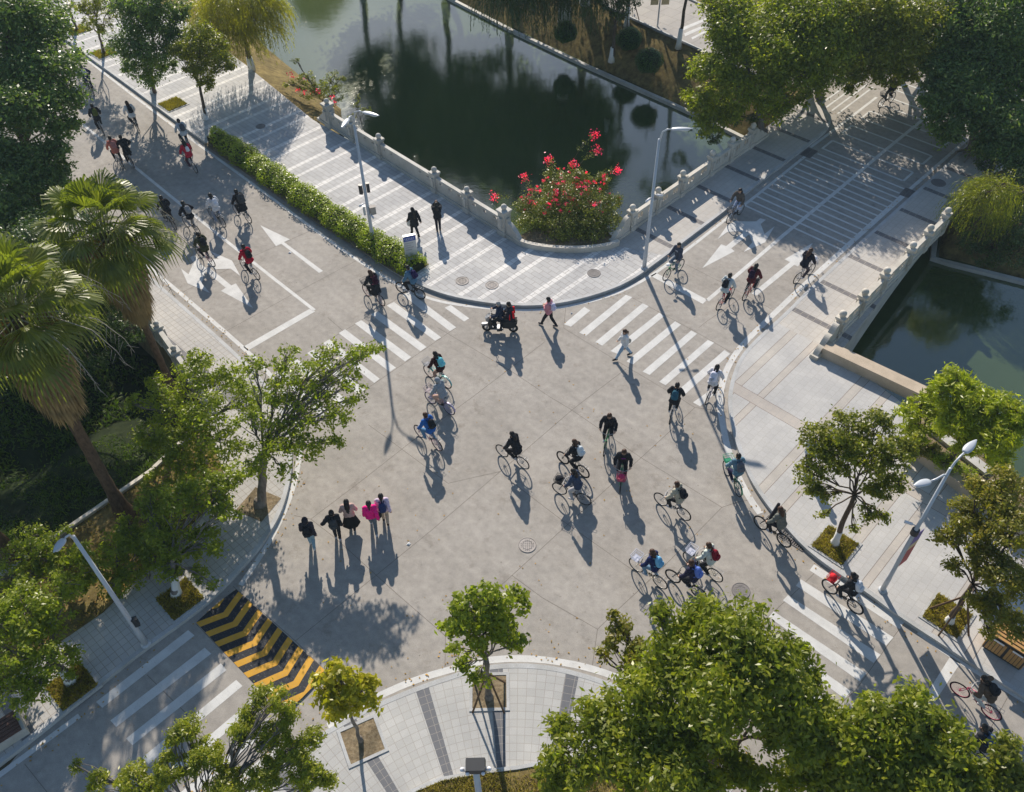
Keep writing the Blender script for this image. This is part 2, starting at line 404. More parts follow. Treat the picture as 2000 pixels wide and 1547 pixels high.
# ------------------------------------------------------------------ ground, water
WL = -2.4
nearU = [(-250, -250), (190, -250), (47, -24), (19.72, 19.77), (14.34, 28.34)]
arc = px([(1205, 476), (1190, 483), (1150, 489), (1100, 490), (1050, 485), (1020, 477), (1008, 468)], .15)
prom_edge = px([(1008, 468), (900, 402), (612, 238), (480, 130), (300, 0)]) 
near = nearU + [(5.65, 36.82)] + arc[1:] + prom_edge[1:] + [(-60, 110), (-250, 350), (-250, 62), (-60, 48), (-26.5, 40.5), (-15.6, 29.2), (-12.6, 25.6), (-14.63, 22.2), (-18.08, 18.41), (-30, 5.5), (-80, -49), (-250, -235)]
b = MB(); b.prism(near, -4.2, -.03)
struct('ground', b, M['bank'])
# far bank: top edge and water line
farW = [g2(640, -160, WL), g2(882, 0, WL), g2(1000, 61, WL), g2(1150, 132, WL), g2(1307, 202, WL), g2(1400, 245, WL), g2(1480, 285, WL), (19.9, 50.9), (26.0, 44.0), g2(1825, 508, WL), g2(2000, 552, WL), (60, 20), (220, -120)]
farU = [(-15, 96), (-2, 76), (4.5, 69.5), (8.2, 65.0), (12.5, 60.3), (15, 57), (17.6, 52.6), (19.0, 50.9), (25.8, 42.4), (27.5, 41.5), (30, 38), (64, 28), (230, -100)]
def dens(a, n):
    out = []
    for i in range(len(a) - 1):
        for k in range(n): t = k / n; out.append((a[i][0] * (1 - t) + a[i + 1][0] * t, a[i][1] * (1 - t) + a[i + 1][1] * t))
    return out + [a[-1]]
rnd = random.Random(5)
W2, U2 = dens(farW, 8), dens(farU, 8)
b = MB(); nn = len(W2); K = 7
for k in range(K):
    t = k / (K - 1)
    for a_, c_ in zip(W2, U2):
        z = WL - .35 + (2.75) * (1 - (1 - t) ** 1.35) + (rnd.uniform(-.10, .10) if 0 < k < K - 1 else 0)
        b.v.append((a_[0] * (1 - t) + c_[0] * t, a_[1] * (1 - t) + c_[1] * t, min(z, -.02)))
for k in range(K - 1):
    for i in range(nn - 1): b.f.append((k * nn + i, k * nn + i + 1, (k + 1) * nn + i + 1, (k + 1) * nn + i)); b.mi.append(0)
struct('far_bank_slope', b, M['dry'], smooth=True)
b = MB(); b.prism(farU + [(250, -100), (250, 350), (-100, 350), (-40, 150)], -4.2, -.03); struct('far_ground', b, M['dry'])
b = MB(); wall(b, dens(farW, 6), .0, -.28, -4, WL + .22); struct('far_embankment_edge', b, M['stone2'])
# near bank beside the promenade (willow side)
pe = px([(660, 266), (615, 238), (480, 130), (300, 0)]) + [(-60, 110)]
pw = [g2(672, 262, WL), g2(668, 205, WL), g2(528, 92, WL), g2(372, -60, WL), (-60, 116)]
b = MB(); A1, A2 = dens(pe, 8), dens(pw, 8); nn = len(A1)
for k in range(5):
    t = k / 4
    for a_, c_ in zip(A1, A2): b.v.append((a_[0] * (1 - t) + c_[0] * t, a_[1] * (1 - t) + c_[1] * t, -.03 - 2.6 * t ** 1.3 + (rnd.uniform(-.08, .08) if 0 < k < 4 else 0)))
for k in range(4):
    for i in range(nn - 1): b.f.append((k * nn + i, k * nn + i + 1, (k + 1) * nn + i + 1, (k + 1) * nn + i)); b.mi.append(0)
struct('near_bank_slope', b, M['dry'], smooth=True)
# slope down to the pond on the left
pe = [(-12.6, 25.6), (-14.63, 22.2), (-18.08, 18.41), (-30, 5.5), (-80, -49)]; pw = [(-16.5, 30.5), (-20.5, 27.8), (-24.5, 24.0), (-37, 11.5), (-86, -42)]
b = MB(); A1, A2 = dens(pe, 8), dens(pw, 8); nn = len(A1)
for k in range(8):
    t = k / 7
    for a_, c_ in zip(A1, A2): b.v.append((a_[0] * (1 - t) + c_[0] * t, a_[1] * (1 - t) + c_[1] * t, -.16 - 2.7 * t + (rnd.uniform(-.12, .12) if 0 < k < 7 else 0)))
for k in range(7):
    for i in range(nn - 1): b.f.append((k * nn + i, k * nn + i + 1, (k + 1) * nn + i + 1, (k + 1) * nn + i)); b.mi.append(0)
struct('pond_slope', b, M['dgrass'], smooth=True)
b = MB(); b.sheet([(-12.3, 26), (-15.5, 29.3), (-26.6, 40.6), (-60, 48.2), (-250, 62), (-250, -235), (-80, -49), (-30, 5)], WL + .12); struct('hollow_ground', b, M['dgrass'])  # near-black floor colour carries the deep shade of the hollow
b = MB(); b.sheet([(-250, -250), (250, -250), (250, 350), (-250, 350)], WL); struct('water', b, M['water'])
b = MB(); b.sheet([(-900, -900), (900, -900), (900, 1200), (-900, 1200)], -4.25); struct('canal_bed', b, M['bank'])

# ------------------------------------------------------------------ road sheet
b = MB()
road = near[3:5] + [(5.65, 36.82)] + arc[1:] + prom_edge[1:] + [(-55, 103), (-70, 85), (-36, 50), (-26.4, 40.4), (-15.6, 29.2), (-12.6, 25.6), (-11, 22), (-17, 9), (-35, -12), (-20, -25), (26, -25), (40, -13)]
b.sheet(road, 0.0)
struct('road', b, M['road'])
# bridge deck: arched slab extruded between the two balustrades
bl0, bl1, br0, br1 = Vector((5.2, 36.6)), Vector((18.8, 50.95)), Vector((14.75, 28.1)), Vector((26.3, 42.0))
N = 16; b = MB(); V = []
for i in range(N + 1):
    t = i / N; a_ = bl0.lerp(bl1, t); c_ = br0.lerp(br1, t)
    zs = -2.9 + 2.15 * math.sin(math.pi * min(1, max(0, (t - .02) / .96))) ** .6
    V += [(a_.x, a_.y, -.004), (c_.x, c_.y, -.004), (c_.x, c_.y, zs), (a_.x, a_.y, zs)]
F = []
for i in range(N):
    o = 4 * i
    for q in range(4): F.append((o + q, o + (q + 1) % 4, o + 4 + (q + 1) % 4, o + 4 + q))
b.add(V, F); 
bro = b.build('road_bridge', M['stone2']); tag(bro, 'stone arch bridge carrying the striped road over the canal on the right', 'bridge')
b = MB(); b.sheet([tuple(bl0.lerp(bl1, t)) for t in (0, 1)] + [(40, 66), (60, 60)] + [tuple(br0.lerp(br1, t)) for t in (1, 0)], .0015)
struct('bridge_road', b, M['road'])

# ------------------------------------------------------------------ kerb lines (outer top edges measured in the photo)
K = .15
kA = smooth_poly(px([(-60, -60), (40, 10), (144, 90), (255, 170), (357, 247), (500, 348), (650, 448), (760, 524), (820, 558), (880, 579), (960, 593), (1030, 598), (1100, 592), (1180, 571), (1235, 547), (1290, 507), (1354, 458), (1431, 400), (1456, 377), (1582, 282), (1612, 258), (1622, 243), (1625, 226), (1610, 212)], K), 2)
kB = smooth_poly(px([(1960, 210), (1880, 292), (1784, 378), (1665, 485), (1573.5, 569), (1534.5, 610), (1477.5, 660), (1443, 698), (1426.5, 744), (1421, 780), (1425, 815), (1435, 858), (1450, 901), (1467, 941), (1500, 989), (1525, 1018), (1562, 1061), (1600, 1093), (1650, 1128), (1707, 1167), (1750, 1200), (1850, 1265), (2000, 1362), (2150, 1460), (2320, 1570)], K), 2)
kC = smooth_poly(px([(2050, 1900), (1850, 1760), (1620, 1600), (1480, 1500), (1350, 1410), (1225, 1344), (1142, 1315), (1075, 1299), (1000, 1294), (930, 1302), (880, 1318), (812, 1341), (725, 1377), (637, 1425), (575, 1465), (500, 1515), (400, 1590), (250, 1700), (60, 1850)], K), 2)
kD = smooth_poly(px([(-200, 1640), (0, 1494), (175, 1354), (275, 1273), (375, 1202), (425, 1160), (500, 1079), (525, 1044), (550, 1000), (565, 949), (571, 905), (570, 861), (555, 800), (520, 748), (468, 694), (349, 588), (215, 470), (100, 368), (-40, 250), (-200, 120)], K), 2)
for nm, k_, sgn in (('kerb', kA, 1), ('kerb', kB, 1), ('kerb', kC, 1), ('kerb', kD, 1)):
    b = MB(); wall(b, k_, 0, .17 * sgn, -.01, K + .006)
    # joints between the kerb stones
    o = struct('kerb', b, M['kerb'])
def slab(name, outer, rest, m, z=K, uvf=None):
    inner = offset(outer, .08); b = MB(); b.prism(inner + rest, -.02, z)
    o = struct(name, b, m)
    return o
railL = px([(1460, 290), (1400, 333), (1231, 458)])
slab('promenade', kA[:int(len(kA) * .665)], px([(1231, 458)]) + px([(1205, 476)], K) + arc[1:] + prom_edge[1:] + [(-45, 91)], M['prom'])
slab('bridge_pavement', kA[int(len(kA) * .665) - 1:], px([(1580, 195)]) + [tuple(bl1.lerp(bl0, t)) for t in (.02, .3, .6, 1.0)], M['brside'], K + .003)
iB = min(range(len(kB)), key=lambda i: abs(kB[i][0] - 12.3) + abs(kB[i][1] - 30.2))
slab('bridge_pavement', kB[:iB + 1], [tuple(br0.lerp(br1, t)) for t in (-.0, .3, .6, 1.0)] + [(31, 44)], M['brside'])
slab('pavement', kB[iB:], [(48, -25), (47, -24), (19.9, 19.9), (14.75, 28.1)], M['side'])
slab('pavement', kD, [(-60, 60), (-26.6, 40.6), (-15.7, 29.3), (-12.7, 25.5), (-13.0, 24.3), (-11.6, 21.2), (-14.9, 15.9), (-19.5, 11.5), (-30, 1)], M['leftside'])
# island pavement: paved in rings round the centre of its kerb, so it carries polar UVs
cen = Vector((-0.35, 13.75 - 9.3))
poly = offset(kC, .08)
ins = px([(1420, 1560), (1230, 1480), (1130, 1475), (1010, 1497), (930, 1507), (860, 1520), (800, 1545), (700, 1600), (500, 1760)], K)
b = MB()
o_ = sample(poly, .4); i_ = sample(ins, .2)
o_ = [p for p in o_ if True]
nO = 90
def resamp(P, n):
    L = [0]
    for a_, c_ in zip(P, P[1:]): L.append(L[-1] + math.dist(a_, c_))
    out = []; j = 0
    for i in range(n):
        s_ = L[-1] * i / (n - 1)
        while j < len(L) - 2 and L[j + 1] < s_: j += 1
        t = (s_ - L[j]) / max(1e-9, L[j + 1] - L[j]); out.append((P[j][0] + (P[j + 1][0] - P[j][0]) * t, P[j][1] + (P[j + 1][1] - P[j][1]) * t))
    return out
lo = min(range(len(poly)), key=lambda i: math.dist(poly[i], g2(1480, 1500))); hi = min(range(len(poly)), key=lambda i: math.dist(poly[i], g2(400, 1590)))
O1 = resamp(poly[lo:hi + 1], nO); I1 = resamp(ins, nO)
KR = 12
uvs = []
for k in range(KR + 1):
    t = k / KR
    for p, q in zip(O1, I1): b.v.append((p[0] * (1 - t) + q[0] * t, p[1] * (1 - t) + q[1] * t, K))
for k in range(KR):
    for i in range(nO - 1): b.f.append((k * nO + i, k * nO + i + 1, (k + 1) * nO + i + 1, (k + 1) * nO + i)); b.mi.append(0)
isl = struct('island_pavement', b, M['isl'])
uvl = isl.data.uv_layers.new(name='uv')
co = np.array(b.v)
R0 = 9.3
ang = np.unwrap(np.arctan2(co[:, 0] - cen.x, co[:, 1] - cen.y)); rad = np.hypot(co[:, 0] - cen.x, co[:, 1] - cen.y)
UV = np.stack([ang * 7.2, rad], 1)
for lp in isl.data.loops: uvl.data[lp.index].uv = UV[lp.vertex_index]
b = MB(); b.prism(offset(kC, .09)[:] + [(-25, -12), (18, -12)], -.02, K - .006); struct('island_base', b, M['isl'])
# planting beds
def bed(name, pts, m, z=K + .03): 
    b = MB(); b.prism(pts, -.05, z); return struct(name, b, m)
bed('island_grass', px([(1480, 1640), (1400, 1570), (1230, 1487), (1130, 1481), (1010, 1502), (930, 1512), (860, 1526), (800, 1552), (700, 1620)], K), M['dry'], K + .05)
b = MB(); wall(b, px([(1400, 1562), (1230, 1480), (1130, 1475), (1010, 1497), (930, 1507), (860, 1520), (800, 1545), (700, 1612)], K), 0, .12, 0, K + .09); struct('bed_edging', b, M['kerb'])
bed('corner_bed', [(-12.95, 24.6), (-11.35, 21.4), (-14.75, 15.95), (-19.4, 11.55), (-34, -3), (-37, -1), (-30, 5.6), (-18.15, 18.45), (-14.7, 22.3)], M['dry'])
b = MB(); wall(b, [(-12.75, 25.4), (-14.63, 22.2), (-18.08, 18.41), (-30, 5.5), (-60, -27)], -.0, -.16, -.6, K + .16); struct('bed_edging', b, M['stone'])
bed('planter_bed', arc + px([(1060, 440), (1110, 430), (1170, 440)], .1), M['soilb'], K + .12)
b = MB(); wall(b, smooth_poly(arc[::-1], 2), .02, -.20, -.3, K + .30); tag(b.build('planter_wall', M['stone']), 'curved low stone edging in front of the flowering bougainvillea', 'wall')
# path beyond the far bank
pth = px([(1120, -60), (1182, 12), (1280, 60), (1330, 82), (1400, 115), (1480, 150), (1620, 180), (1500, 60), (1390, 22), (1310, -14), (1240, -60)])
b = MB(); b.prism(pth, -.03, .02); struct('path', b, M['path'])
b = MB(); wall(b, px([(1200, -70), (1302, -20), (1395, 24), (1480, 58)]), 0, .14, -.02, .14); wall(b, px([(1120, -60), (1182, 12), (1330, 80), (1480, 148)]), 0, -.12, -.02, .12); struct('kerb', b, M['kerb'])
b = MB()
for q in ([(1335, 60), (1390, 36), (1388, 32), (1333, 54)], [(1338, 72), (1398, 44), (1396, 40), (1336, 66)], [(1352, 78), (1402, 52), (1400, 49), (1350, 74)]): b.sheet(px(q), .026)
struct('path_markings', b, M['white'])
b = MB(); wall(b, px([(1700, 262), (1655, 222), (1600, 205), (1560, 200)]), 0, 3.4, -.02, .145); 
# road beyond the bridge
b = MB(); b.prism([(18.9, 51.2), (26.4, 42.2), (60, 60), (40, 80), (24, 66)], -.02, -.004); struct('far_road', b, M['road'])

# ------------------------------------------------------------------ painted markings
Z1 = .004; b = MB()
def q(pts, sc=1, ox=0, oy=0, mb=None, z=Z1): (mb or b).sheet(px(pts, 0, sc, ox, oy), z)
c6 = dict(sc=6.667, ox=600, oy=560)
for p in ([(1790, 275), (1870, 238), (2110, 413), (2043, 453)], [(1238, 108), (1330, 68), (1940, 530), (1860, 580)], [(1035, 245), (1130, 200), (1745, 660), (1665, 705)], [(825, 360), (915, 320), (1555, 785), (1475, 840)], [(620, 480), (705, 435), (1355, 915), (1275, 975)], [(410, 605), (495, 555), (1155, 1055), (1075, 1110)], [(205, 735), (290, 685), (945, 1200), (875, 1255)], [(0, 865), (85, 815), (755, 1340), (660, 1405)], [(-210, 995), (-125, 945), (545, 1500), (455, 1565)], [(-425, 1130), (-340, 1075), (320, 1670), (225, 1735)]): q(p, **c6)
c7 = dict(sc=4, ox=1000, oy=387)
for p in ([(405, 985), (460, 1005), (612, 878), (565, 850)], [(525, 1050), (578, 1077), (940, 775), (890, 755)], [(650, 1125), (705, 1153), (1068, 845), (1020, 822)], [(770, 1195), (825, 1218), (1190, 922), (1150, 895)], [(893, 1275), (945, 1300), (1320, 990), (1275, 962)], [(1020, 1355), (1075, 1382), (1445, 1060), (1400, 1035)], [(1150, 1435), (1200, 1462), (1580, 1130), (1530, 1108)], [(1308, 1492), (1336, 1548), (1705, 1217), (1660, 1187)], [(1414, 1596), (1470, 1628), (1619, 1498), (1584, 1476)]): q(p, **c7)
c8 = dict(sc=4, ox=0, oy=1160)
for p in ([(750, 845), (800, 890), (1520, 325), (1470, 283)], [(862, 990), (908, 1040), (1650, 468), (1600, 420)], [(985, 1130), (1035, 1183), (1770, 595), (1725, 543)], [(1110, 1280), (1160, 1330), (1895, 720), (1845, 672)], [(1240, 1440), (1290, 1485), (2020, 870), (1970, 825)], [(1365, 1590), (1420, 1640), (2145, 1025), (2095, 975)], [(1500, 1745), (1555, 1795), (2275, 1175), (2225, 1130)]): q(p, **c8)
for p in ([(1581, 1114), (1590, 1102), (1767, 1214), (1757, 1229)], [(1554.5, 1144), (1564, 1131.5), (1745, 1245), (1731, 1261)], [(1529, 1172.5), (1539, 1162.5), (1720, 1279), (1706, 1295)], [(1501, 1205), (1511, 1194), (1692, 1315), (1679, 1331)], [(1475, 1237), (1485, 1226), (1662, 1350), (1650, 1365)], [(1447, 1271), (1458, 1259), (1634, 1384), (1622, 1398)]): q(p)
q([(1812, 1352), (1825, 1372), (1876, 1295), (1856, 1282)])
struct('crossing_stripes', b, M['white'])
b = MB()
def line(pts, wd, sc=1, ox=0, oy=0, sm=1, z=Z1): 
    P = smooth_poly(px(pts, 0, sc, ox, oy), sm) if sm else px(pts, 0, sc, ox, oy)
    ribbon(b, P, -wd / 2, wd / 2, z)
line([(-60, -48), (40, 18), (147, 99), (325, 237), (500, 364), (660, 483), (770, 554), (837, 584), (900, 597), (1000, 606), (1050, 606), (1100, 601), (1190, 580), (1250, 552), (1291, 526), (1351, 481), (1437, 413), (1480, 380), (1573, 305)], .17, sm=2)
line([(1583, 288), (1650, 238), (1712, 190)], .17)
line([(2010, 160), (1935, 232), (1778, 369)], .2)
line([(1763, 383), (1643, 491), (1564, 563), (1500, 624), (1452, 671), (1431, 699), (1416, 729), (1408, 762), (1405, 785), (1410, 820), (1420, 873), (1437, 921), (1462, 971), (1485, 1003)], .27, sm=2)
line([(725, 1366), (812, 1327), (900, 1302), (930, 1293), (975, 1287), (1020, 1286), (1070, 1289), (1150, 1303), (1235, 1334), (1320, 1378)], .25, sm=2)
line([(350, 571), (482, 685), (520, 722), (560, 775), (583, 830), (587, 872), (581, 920), (569, 965), (548, 1018), (515, 1078), (470, 1143)], .2, sm=2)
line([(-30, 258), (60, 330), (350, 571)], .2)
line([(0, 1513), (155, 1398)], .2); line([(-200, 1665), (0, 1513)], .2)
line([(60, 165), (165, 245), (335, 385), (500, 517), (614, 606)], .17)
line([(1793, 1235), (1856, 1282), (2000, 1368), (2200, 1495)], .16)
line([(640, 1418), (725, 1368)], .2)
q([(1000, 1355), (1050, 1400), (1805, 960), (1735, 935)], 5.71, 300, 440)
c4 = dict(sc=6.667, ox=1230, oy=380)
q([(340, 1020), (270, 1060), (950, 1425), (1010, 1370)], **c4)
line([(1381.5, 587), (1530, 459.5), (1626.5, 380), (1721, 300), (1824, 216), (1900, 150)], .2, sm=0)
struct('lane_lines', b, M['white'])
b = MB()
c5 = dict(sc=5.71, ox=300, oy=440)
q([(1190, 0), (1520, 158), (1455, 188), (1890, 510), (1845, 532), (1425, 207), (1365, 233)], **c5)
q([(1110, 925), (752, 732), (805, 697), (560, 500), (610, 462), (868, 672), (917, 648)], **c5)
q([(625, 285), (875, 395), (968, 568), (860, 485), (690, 492), (600, 440), (610, 385), (725, 374)], z=Z1 + .003, **c5)
q([(405, 355), (470, 335), (520, 425), (600, 490), (560, 560), (540, 650), (628, 757), (380, 650), (305, 482), (390, 548), (445, 420)], z=Z1 + .006, **c5)
q([(945, 958), (1190, 648), (1255, 672), (1490, 478), (1560, 515), (1320, 702), (1365, 738)], **c4)
q([(1700, 310), (1770, 330), (1705, 385), (1755, 515), (1885, 415), (1760, 625), (1485, 748), (1595, 625), (1560, 530), (1530, 480), (1640, 355)], z=Z1 + .003, **c4)
q([(1650, 350), (1540, 352), (1375, 345), (1270, 400), (1140, 585), (1270, 490), (1420, 480), (1560, 500), (1640, 400)], z=Z1 + .006, **c4)
q([(1587.5, 474.5), (1532.5, 506.5), (1543, 512), (1467.7, 573.5), (1478, 577.5), (1551, 517.5), (1559, 520.5)])
struct('lane_arrows', b, M['white'])
# transverse bars on the bridge
b = MB()
Lp = [(350, 1335), (425, 1275), (500, 1215), (570, 1160), (645, 1105), (712, 1050), (780, 995), (850, 945), (918, 895), (990, 845), (1060, 790), (1130, 740), (1210, 705), (1290, 660), (1345, 588)]
rdir = (Vector(g2(1784, 380)) - Vector(g2(1550, 594.5))).normalized(); tdir = Vector((rdir.y, -rdir.x))
rl0 = Vector(g2(1764.5, 383)); rl1 = Vector(g2(1643, 491))
def hit(p, d, a_, c_):
    e = c_ - a_; dn = d.x * e.y - d.y * e.x; t = ((a_.x - p.x) * e.y - (a_.y - p.y) * e.x) / dn; return p + d * t
for i, (u, v) in enumerate(Lp):
    p = Vector(g2(u / 6.667 + 1400, v / 6.667 + 200)) + tdir * .1
    e = hit(p, tdir, rl0, rl1) - tdir * .05
    if i >= 14: e = e - tdir * .7
    n_ = rdir * .065; b.sheet([tuple(p - n_), tuple(e - n_), tuple(e + n_), tuple(p + n_)], Z1 + .003)
p0 = Vector(g2(1345 / 6.667 + 1400, 588 / 6.667 + 200)); 
for k in range(1, 10):
    for side in (0, 1):
        p = p0 + rdir * (1.15 * k) + tdir * .15; e = hit(p, tdir, rl0, rl1) - tdir * .7
        n_ = rdir * .065; b.sheet([tuple(p - n_), tuple(e - n_), tuple(e + n_), tuple(p + n_)], Z1 + .003); break
    if k % 2 == 1:
        for pp in (p, e): n_ = tdir * .065; b.sheet([tuple(pp - n_), tuple(pp + n_), tuple(pp + n_ - rdir * 1.15), tuple(pp - n_ - rdir * 1.15)], Z1 + .005)
for k in range(4):
    p = Vector(g2(1500 + 445 / 4, 770 / 4 + 27 - 27)) + rdir * 0
    a_ = Vector(g2(1601 + k * 11, 203 + k * 6.3)); b.sheet([tuple(a_), tuple(a_ + tdir * .12), tuple(a_ + tdir * .12 + rdir * 4.5), tuple(a_ + rdir * 4.5)], Z1 + .003)
struct('bridge_bars', b, M['white'])
# joints in the concrete
b = MB()
def jl(pts, wd=.016): ribbon(b, px(pts), -wd / 2, wd / 2, .002)
for j in ([(607, 1014), (705, 940), (805, 861.5), (925, 774), (1065, 667)], [(577, 1252), (690, 1160), (840, 1038), (977, 921), (1015, 889), (1117, 801), (1152, 774), (1222, 721)], [(870, 1242), (1000, 1124), (1200, 941), (1250, 896), (1312, 839), (1357, 796)], [(1157, 1300), (1167, 1229), (1200, 1197), (1240, 1160), (1297, 1106), (1410, 991), (1440, 981), (1470, 975)], [(855, 640), (1000, 726), (1072, 774), (1117, 801), (1252, 894), (1410, 991)], [(607, 1014), (655, 1051), (775, 1160), (870, 1242), (869, 1303)], [(575, 1007), (607, 1014)], [(720, 830), (760, 919 - 60), (875, 1004 - 60), (977, 921)],
          [(985, 930), (1100, 1018), (1242, 1118), (1297, 1106)], [(1000, 1124), (1060, 1168), (1167, 1229)], [(1330, 779), (1357, 796), (1385, 800), (1421, 805)], [(1217, 572), (1357, 647), (1443, 697)], [(1101, 641), (1225, 717), (1330, 779)], [(1101, 641), (1105, 600)], [(1335, 514), (1414, 554), (1515, 608)], [(1365, 640), (1290 + 90, 628), (1480, 560)],
          [(615.8, 680), (702, 628), (786, 577)], [(699, 771), (802, 701), (891, 640)], [(352, 573), (501, 498), (630, 440)], [(442, 646.6), (566, 578), (760, 475)], [(640, 620), (720, 690)], [(1457, 1287), (1500, 1205), (1560, 1150), (1660, 1050)], [(1600, 1415), (1672, 1347), (1766, 1215)], [(1925, 1440), (1968, 1362)], [(577, 1252), (640, 1315)], [(455, 1145), (577, 1252)], [(382, 1218), (560, 1400)], [(287, 1318), (360, 1390), (420, 1460)], [(48, 1492), (110, 1570)], [(1300, 700 + 400), (1297, 1106)]):
    jl(j)
struct('road_joints', b, M['joint'])
# slotted gutter lines beside the kerbs
# ------------------------------------------------------------------ speed hump
Ah, Bh, Ch, Dh = [Vector(g2(*p)) for p in ((383, 1216), (461, 1151), (640, 1314), (556, 1400))]
def HP(s_, t_):
    p = Ah.lerp(Bh, s_).lerp(Dh.lerp(Ch, s_), t_); return p
def hz(s_): return .006 + .055 * math.sin(math.pi * max(0, min(1, s_))) 
hump = thing('speed_hump', 'yellow and black striped chevron speed hump across the lower left road', 'speed hump')
b = MB(); n_ = 10
for i in range(n_ + 1):
    for t in (0, 1): p = HP(i / n_, t); b.v.append((p.x, p.y, hz(i / n_)))
for i in range(n_): b.f.append((2 * i, 2 * i + 2, 2 * i + 3, 2 * i + 1)); b.mi.append(0)
b.build('hump_body', M['black'], hump)
b = MB(); NS = 9
for k in range(-3, NS + 1):
    t0 = k / NS; dt = .46 / NS
    def cv(s_): return t0 + (.13 * s_ * 2 if s_ < .5 else .13 - .0 + (-.02) * (s_ - .5) * 2) + (.0)
    pts = []
    SS = [0, .1, .2, .3, .4, .5, .6, .7, .8, .9, 1.0]
    def tt(s_): return t0 + .22 * (1 - abs(s_ - .5) * 2) * (1 if s_ <= .5 else 1) * .0 + (0.18 * s_ if s_ < .5 else .09 - .06 * (s_ - .5) * 2)
    for s0, s1 in zip(SS, SS[1:]):
        q0, q1 = tt(s0), tt(s1)
        if min(q0, q1) + dt < 0 or max(q0, q1) > 1: continue
        cl = lambda x: max(0, min(1, x))
        P = [HP(s0, cl(q0)), HP(s1, cl(q1)), HP(s1, cl(q1 + dt)), HP(s0, cl(q0 + dt))]
        zz = [hz(s0), hz(s1), hz(s1), hz(s0)]
        b.add([(p.x, p.y, z + .004) for p, z in zip(P, zz)], [(0, 1, 2, 3)])
b.build('hump_stripe', M['yellow'], hump)

# ------------------------------------------------------------------ foliage
def leaf_mesh(name, cen, L, W, mat, seed=0, up=.5, out=None, axis=None, jitter=.3, droop=0.0, fold=.12):
    """N separate leaf faces; cen (N,3); out (N,3) outward directions"""
    r = np.random.default_rng(seed); n = len(cen)
    nr = r.normal(size=(n, 3)); nr[:, 2] = np.abs(nr[:, 2]) + up
    if out is not None: nr = nr + out * .8
    nr /= np.linalg.norm(nr, axis=1)[:, None]
    if axis is None: ax = r.normal(size=(n, 3)); ax[:, 2] -= droop
    else: ax = axis + r.normal(size=(n, 3)) * jitter
    ax -= nr * (ax * nr).sum(1)[:, None] if axis is None else 0
    ax /= np.maximum(1e-6, np.linalg.norm(ax, axis=1))[:, None]
    sd_ = np.cross(nr, ax); sd_ /= np.maximum(1e-6, np.linalg.norm(sd_, axis=1))[:, None]
    nn_ = np.cross(ax, sd_)
    s = r.uniform(.5, 1.0, size=(n, 1)) + r.uniform(0, .6, size=(n, 1))
    l = ax * (L / 2) * s; w_ = sd_ * (W / 2) * s; f = nn_ * (W * fold) * s
    V = np.stack([cen - l, cen + w_ - l * .15 + f, cen + l, cen - w_ - l * .15 + f], 1).reshape(-1, 3)
    me = bpy.data.meshes.new(name)
    me.vertices.add(4 * n); me.vertices.foreach_set('co', V.astype(np.float32).ravel())
    me.loops.add(4 * n); me.loops.foreach_set('vertex_index', np.arange(4 * n, dtype=np.int32))
    me.polygons.add(n); me.polygons.foreach_set('loop_start', np.arange(0, 4 * n, 4, dtype=np.int32)); me.polygons.foreach_set('loop_total', np.full(n, 4, dtype=np.int32))
    me.materials.append(mat); me.update(calc_edges=True); return me
def obj(name, me, parent=None):
    o = bpy.data.objects.new(name, me); C.objects.link(o); o.parent = parent; return o

def crown_points(blobs, n, seed, cl=55, cs=.34):
    """blobs: (centre Vector, rx, rz).  Leaves gather in clumps that sit towards the outside of every blob."""
    r = np.random.default_rng(seed); wts = np.array([b[1] ** 2 for b in blobs]); wts = wts / wts.sum()
    P, O, T = [], [], []
    for (c, rx, rz), w_ in zip(blobs, wts):
        k = max(3, int(n * w_ / cl))
        d = r.normal(size=(k, 3)); d[:, 2] = d[:, 2] * .9 + .15; d /= np.linalg.norm(d, axis=1)[:, None]
        rad = (r.uniform(.30, 1.0, size=(k, 1))) ** .55 * r.uniform(.86, 1.12, size=(k, 1))
        cc = np.array(c) + d * rad * np.array([rx, rx, rz])
        T.append(cc)
        m = np.maximum(8, r.poisson(cl, size=k)); rr = cs * r.uniform(.65, 1.35, size=k) * (min(1.5, max(.55, rx / 1.1)))
        for i in range(k):
            q_ = r.normal(size=(m[i], 3)) * np.array([1, 1, .62]) * rr[i] * .62
            P.append(cc[i] + q_); O.append(np.repeat(d[i][None], m[i], 0) * .6 + q_ / rr[i] * .5)
    return np.concatenate(P), np.concatenate(O), T

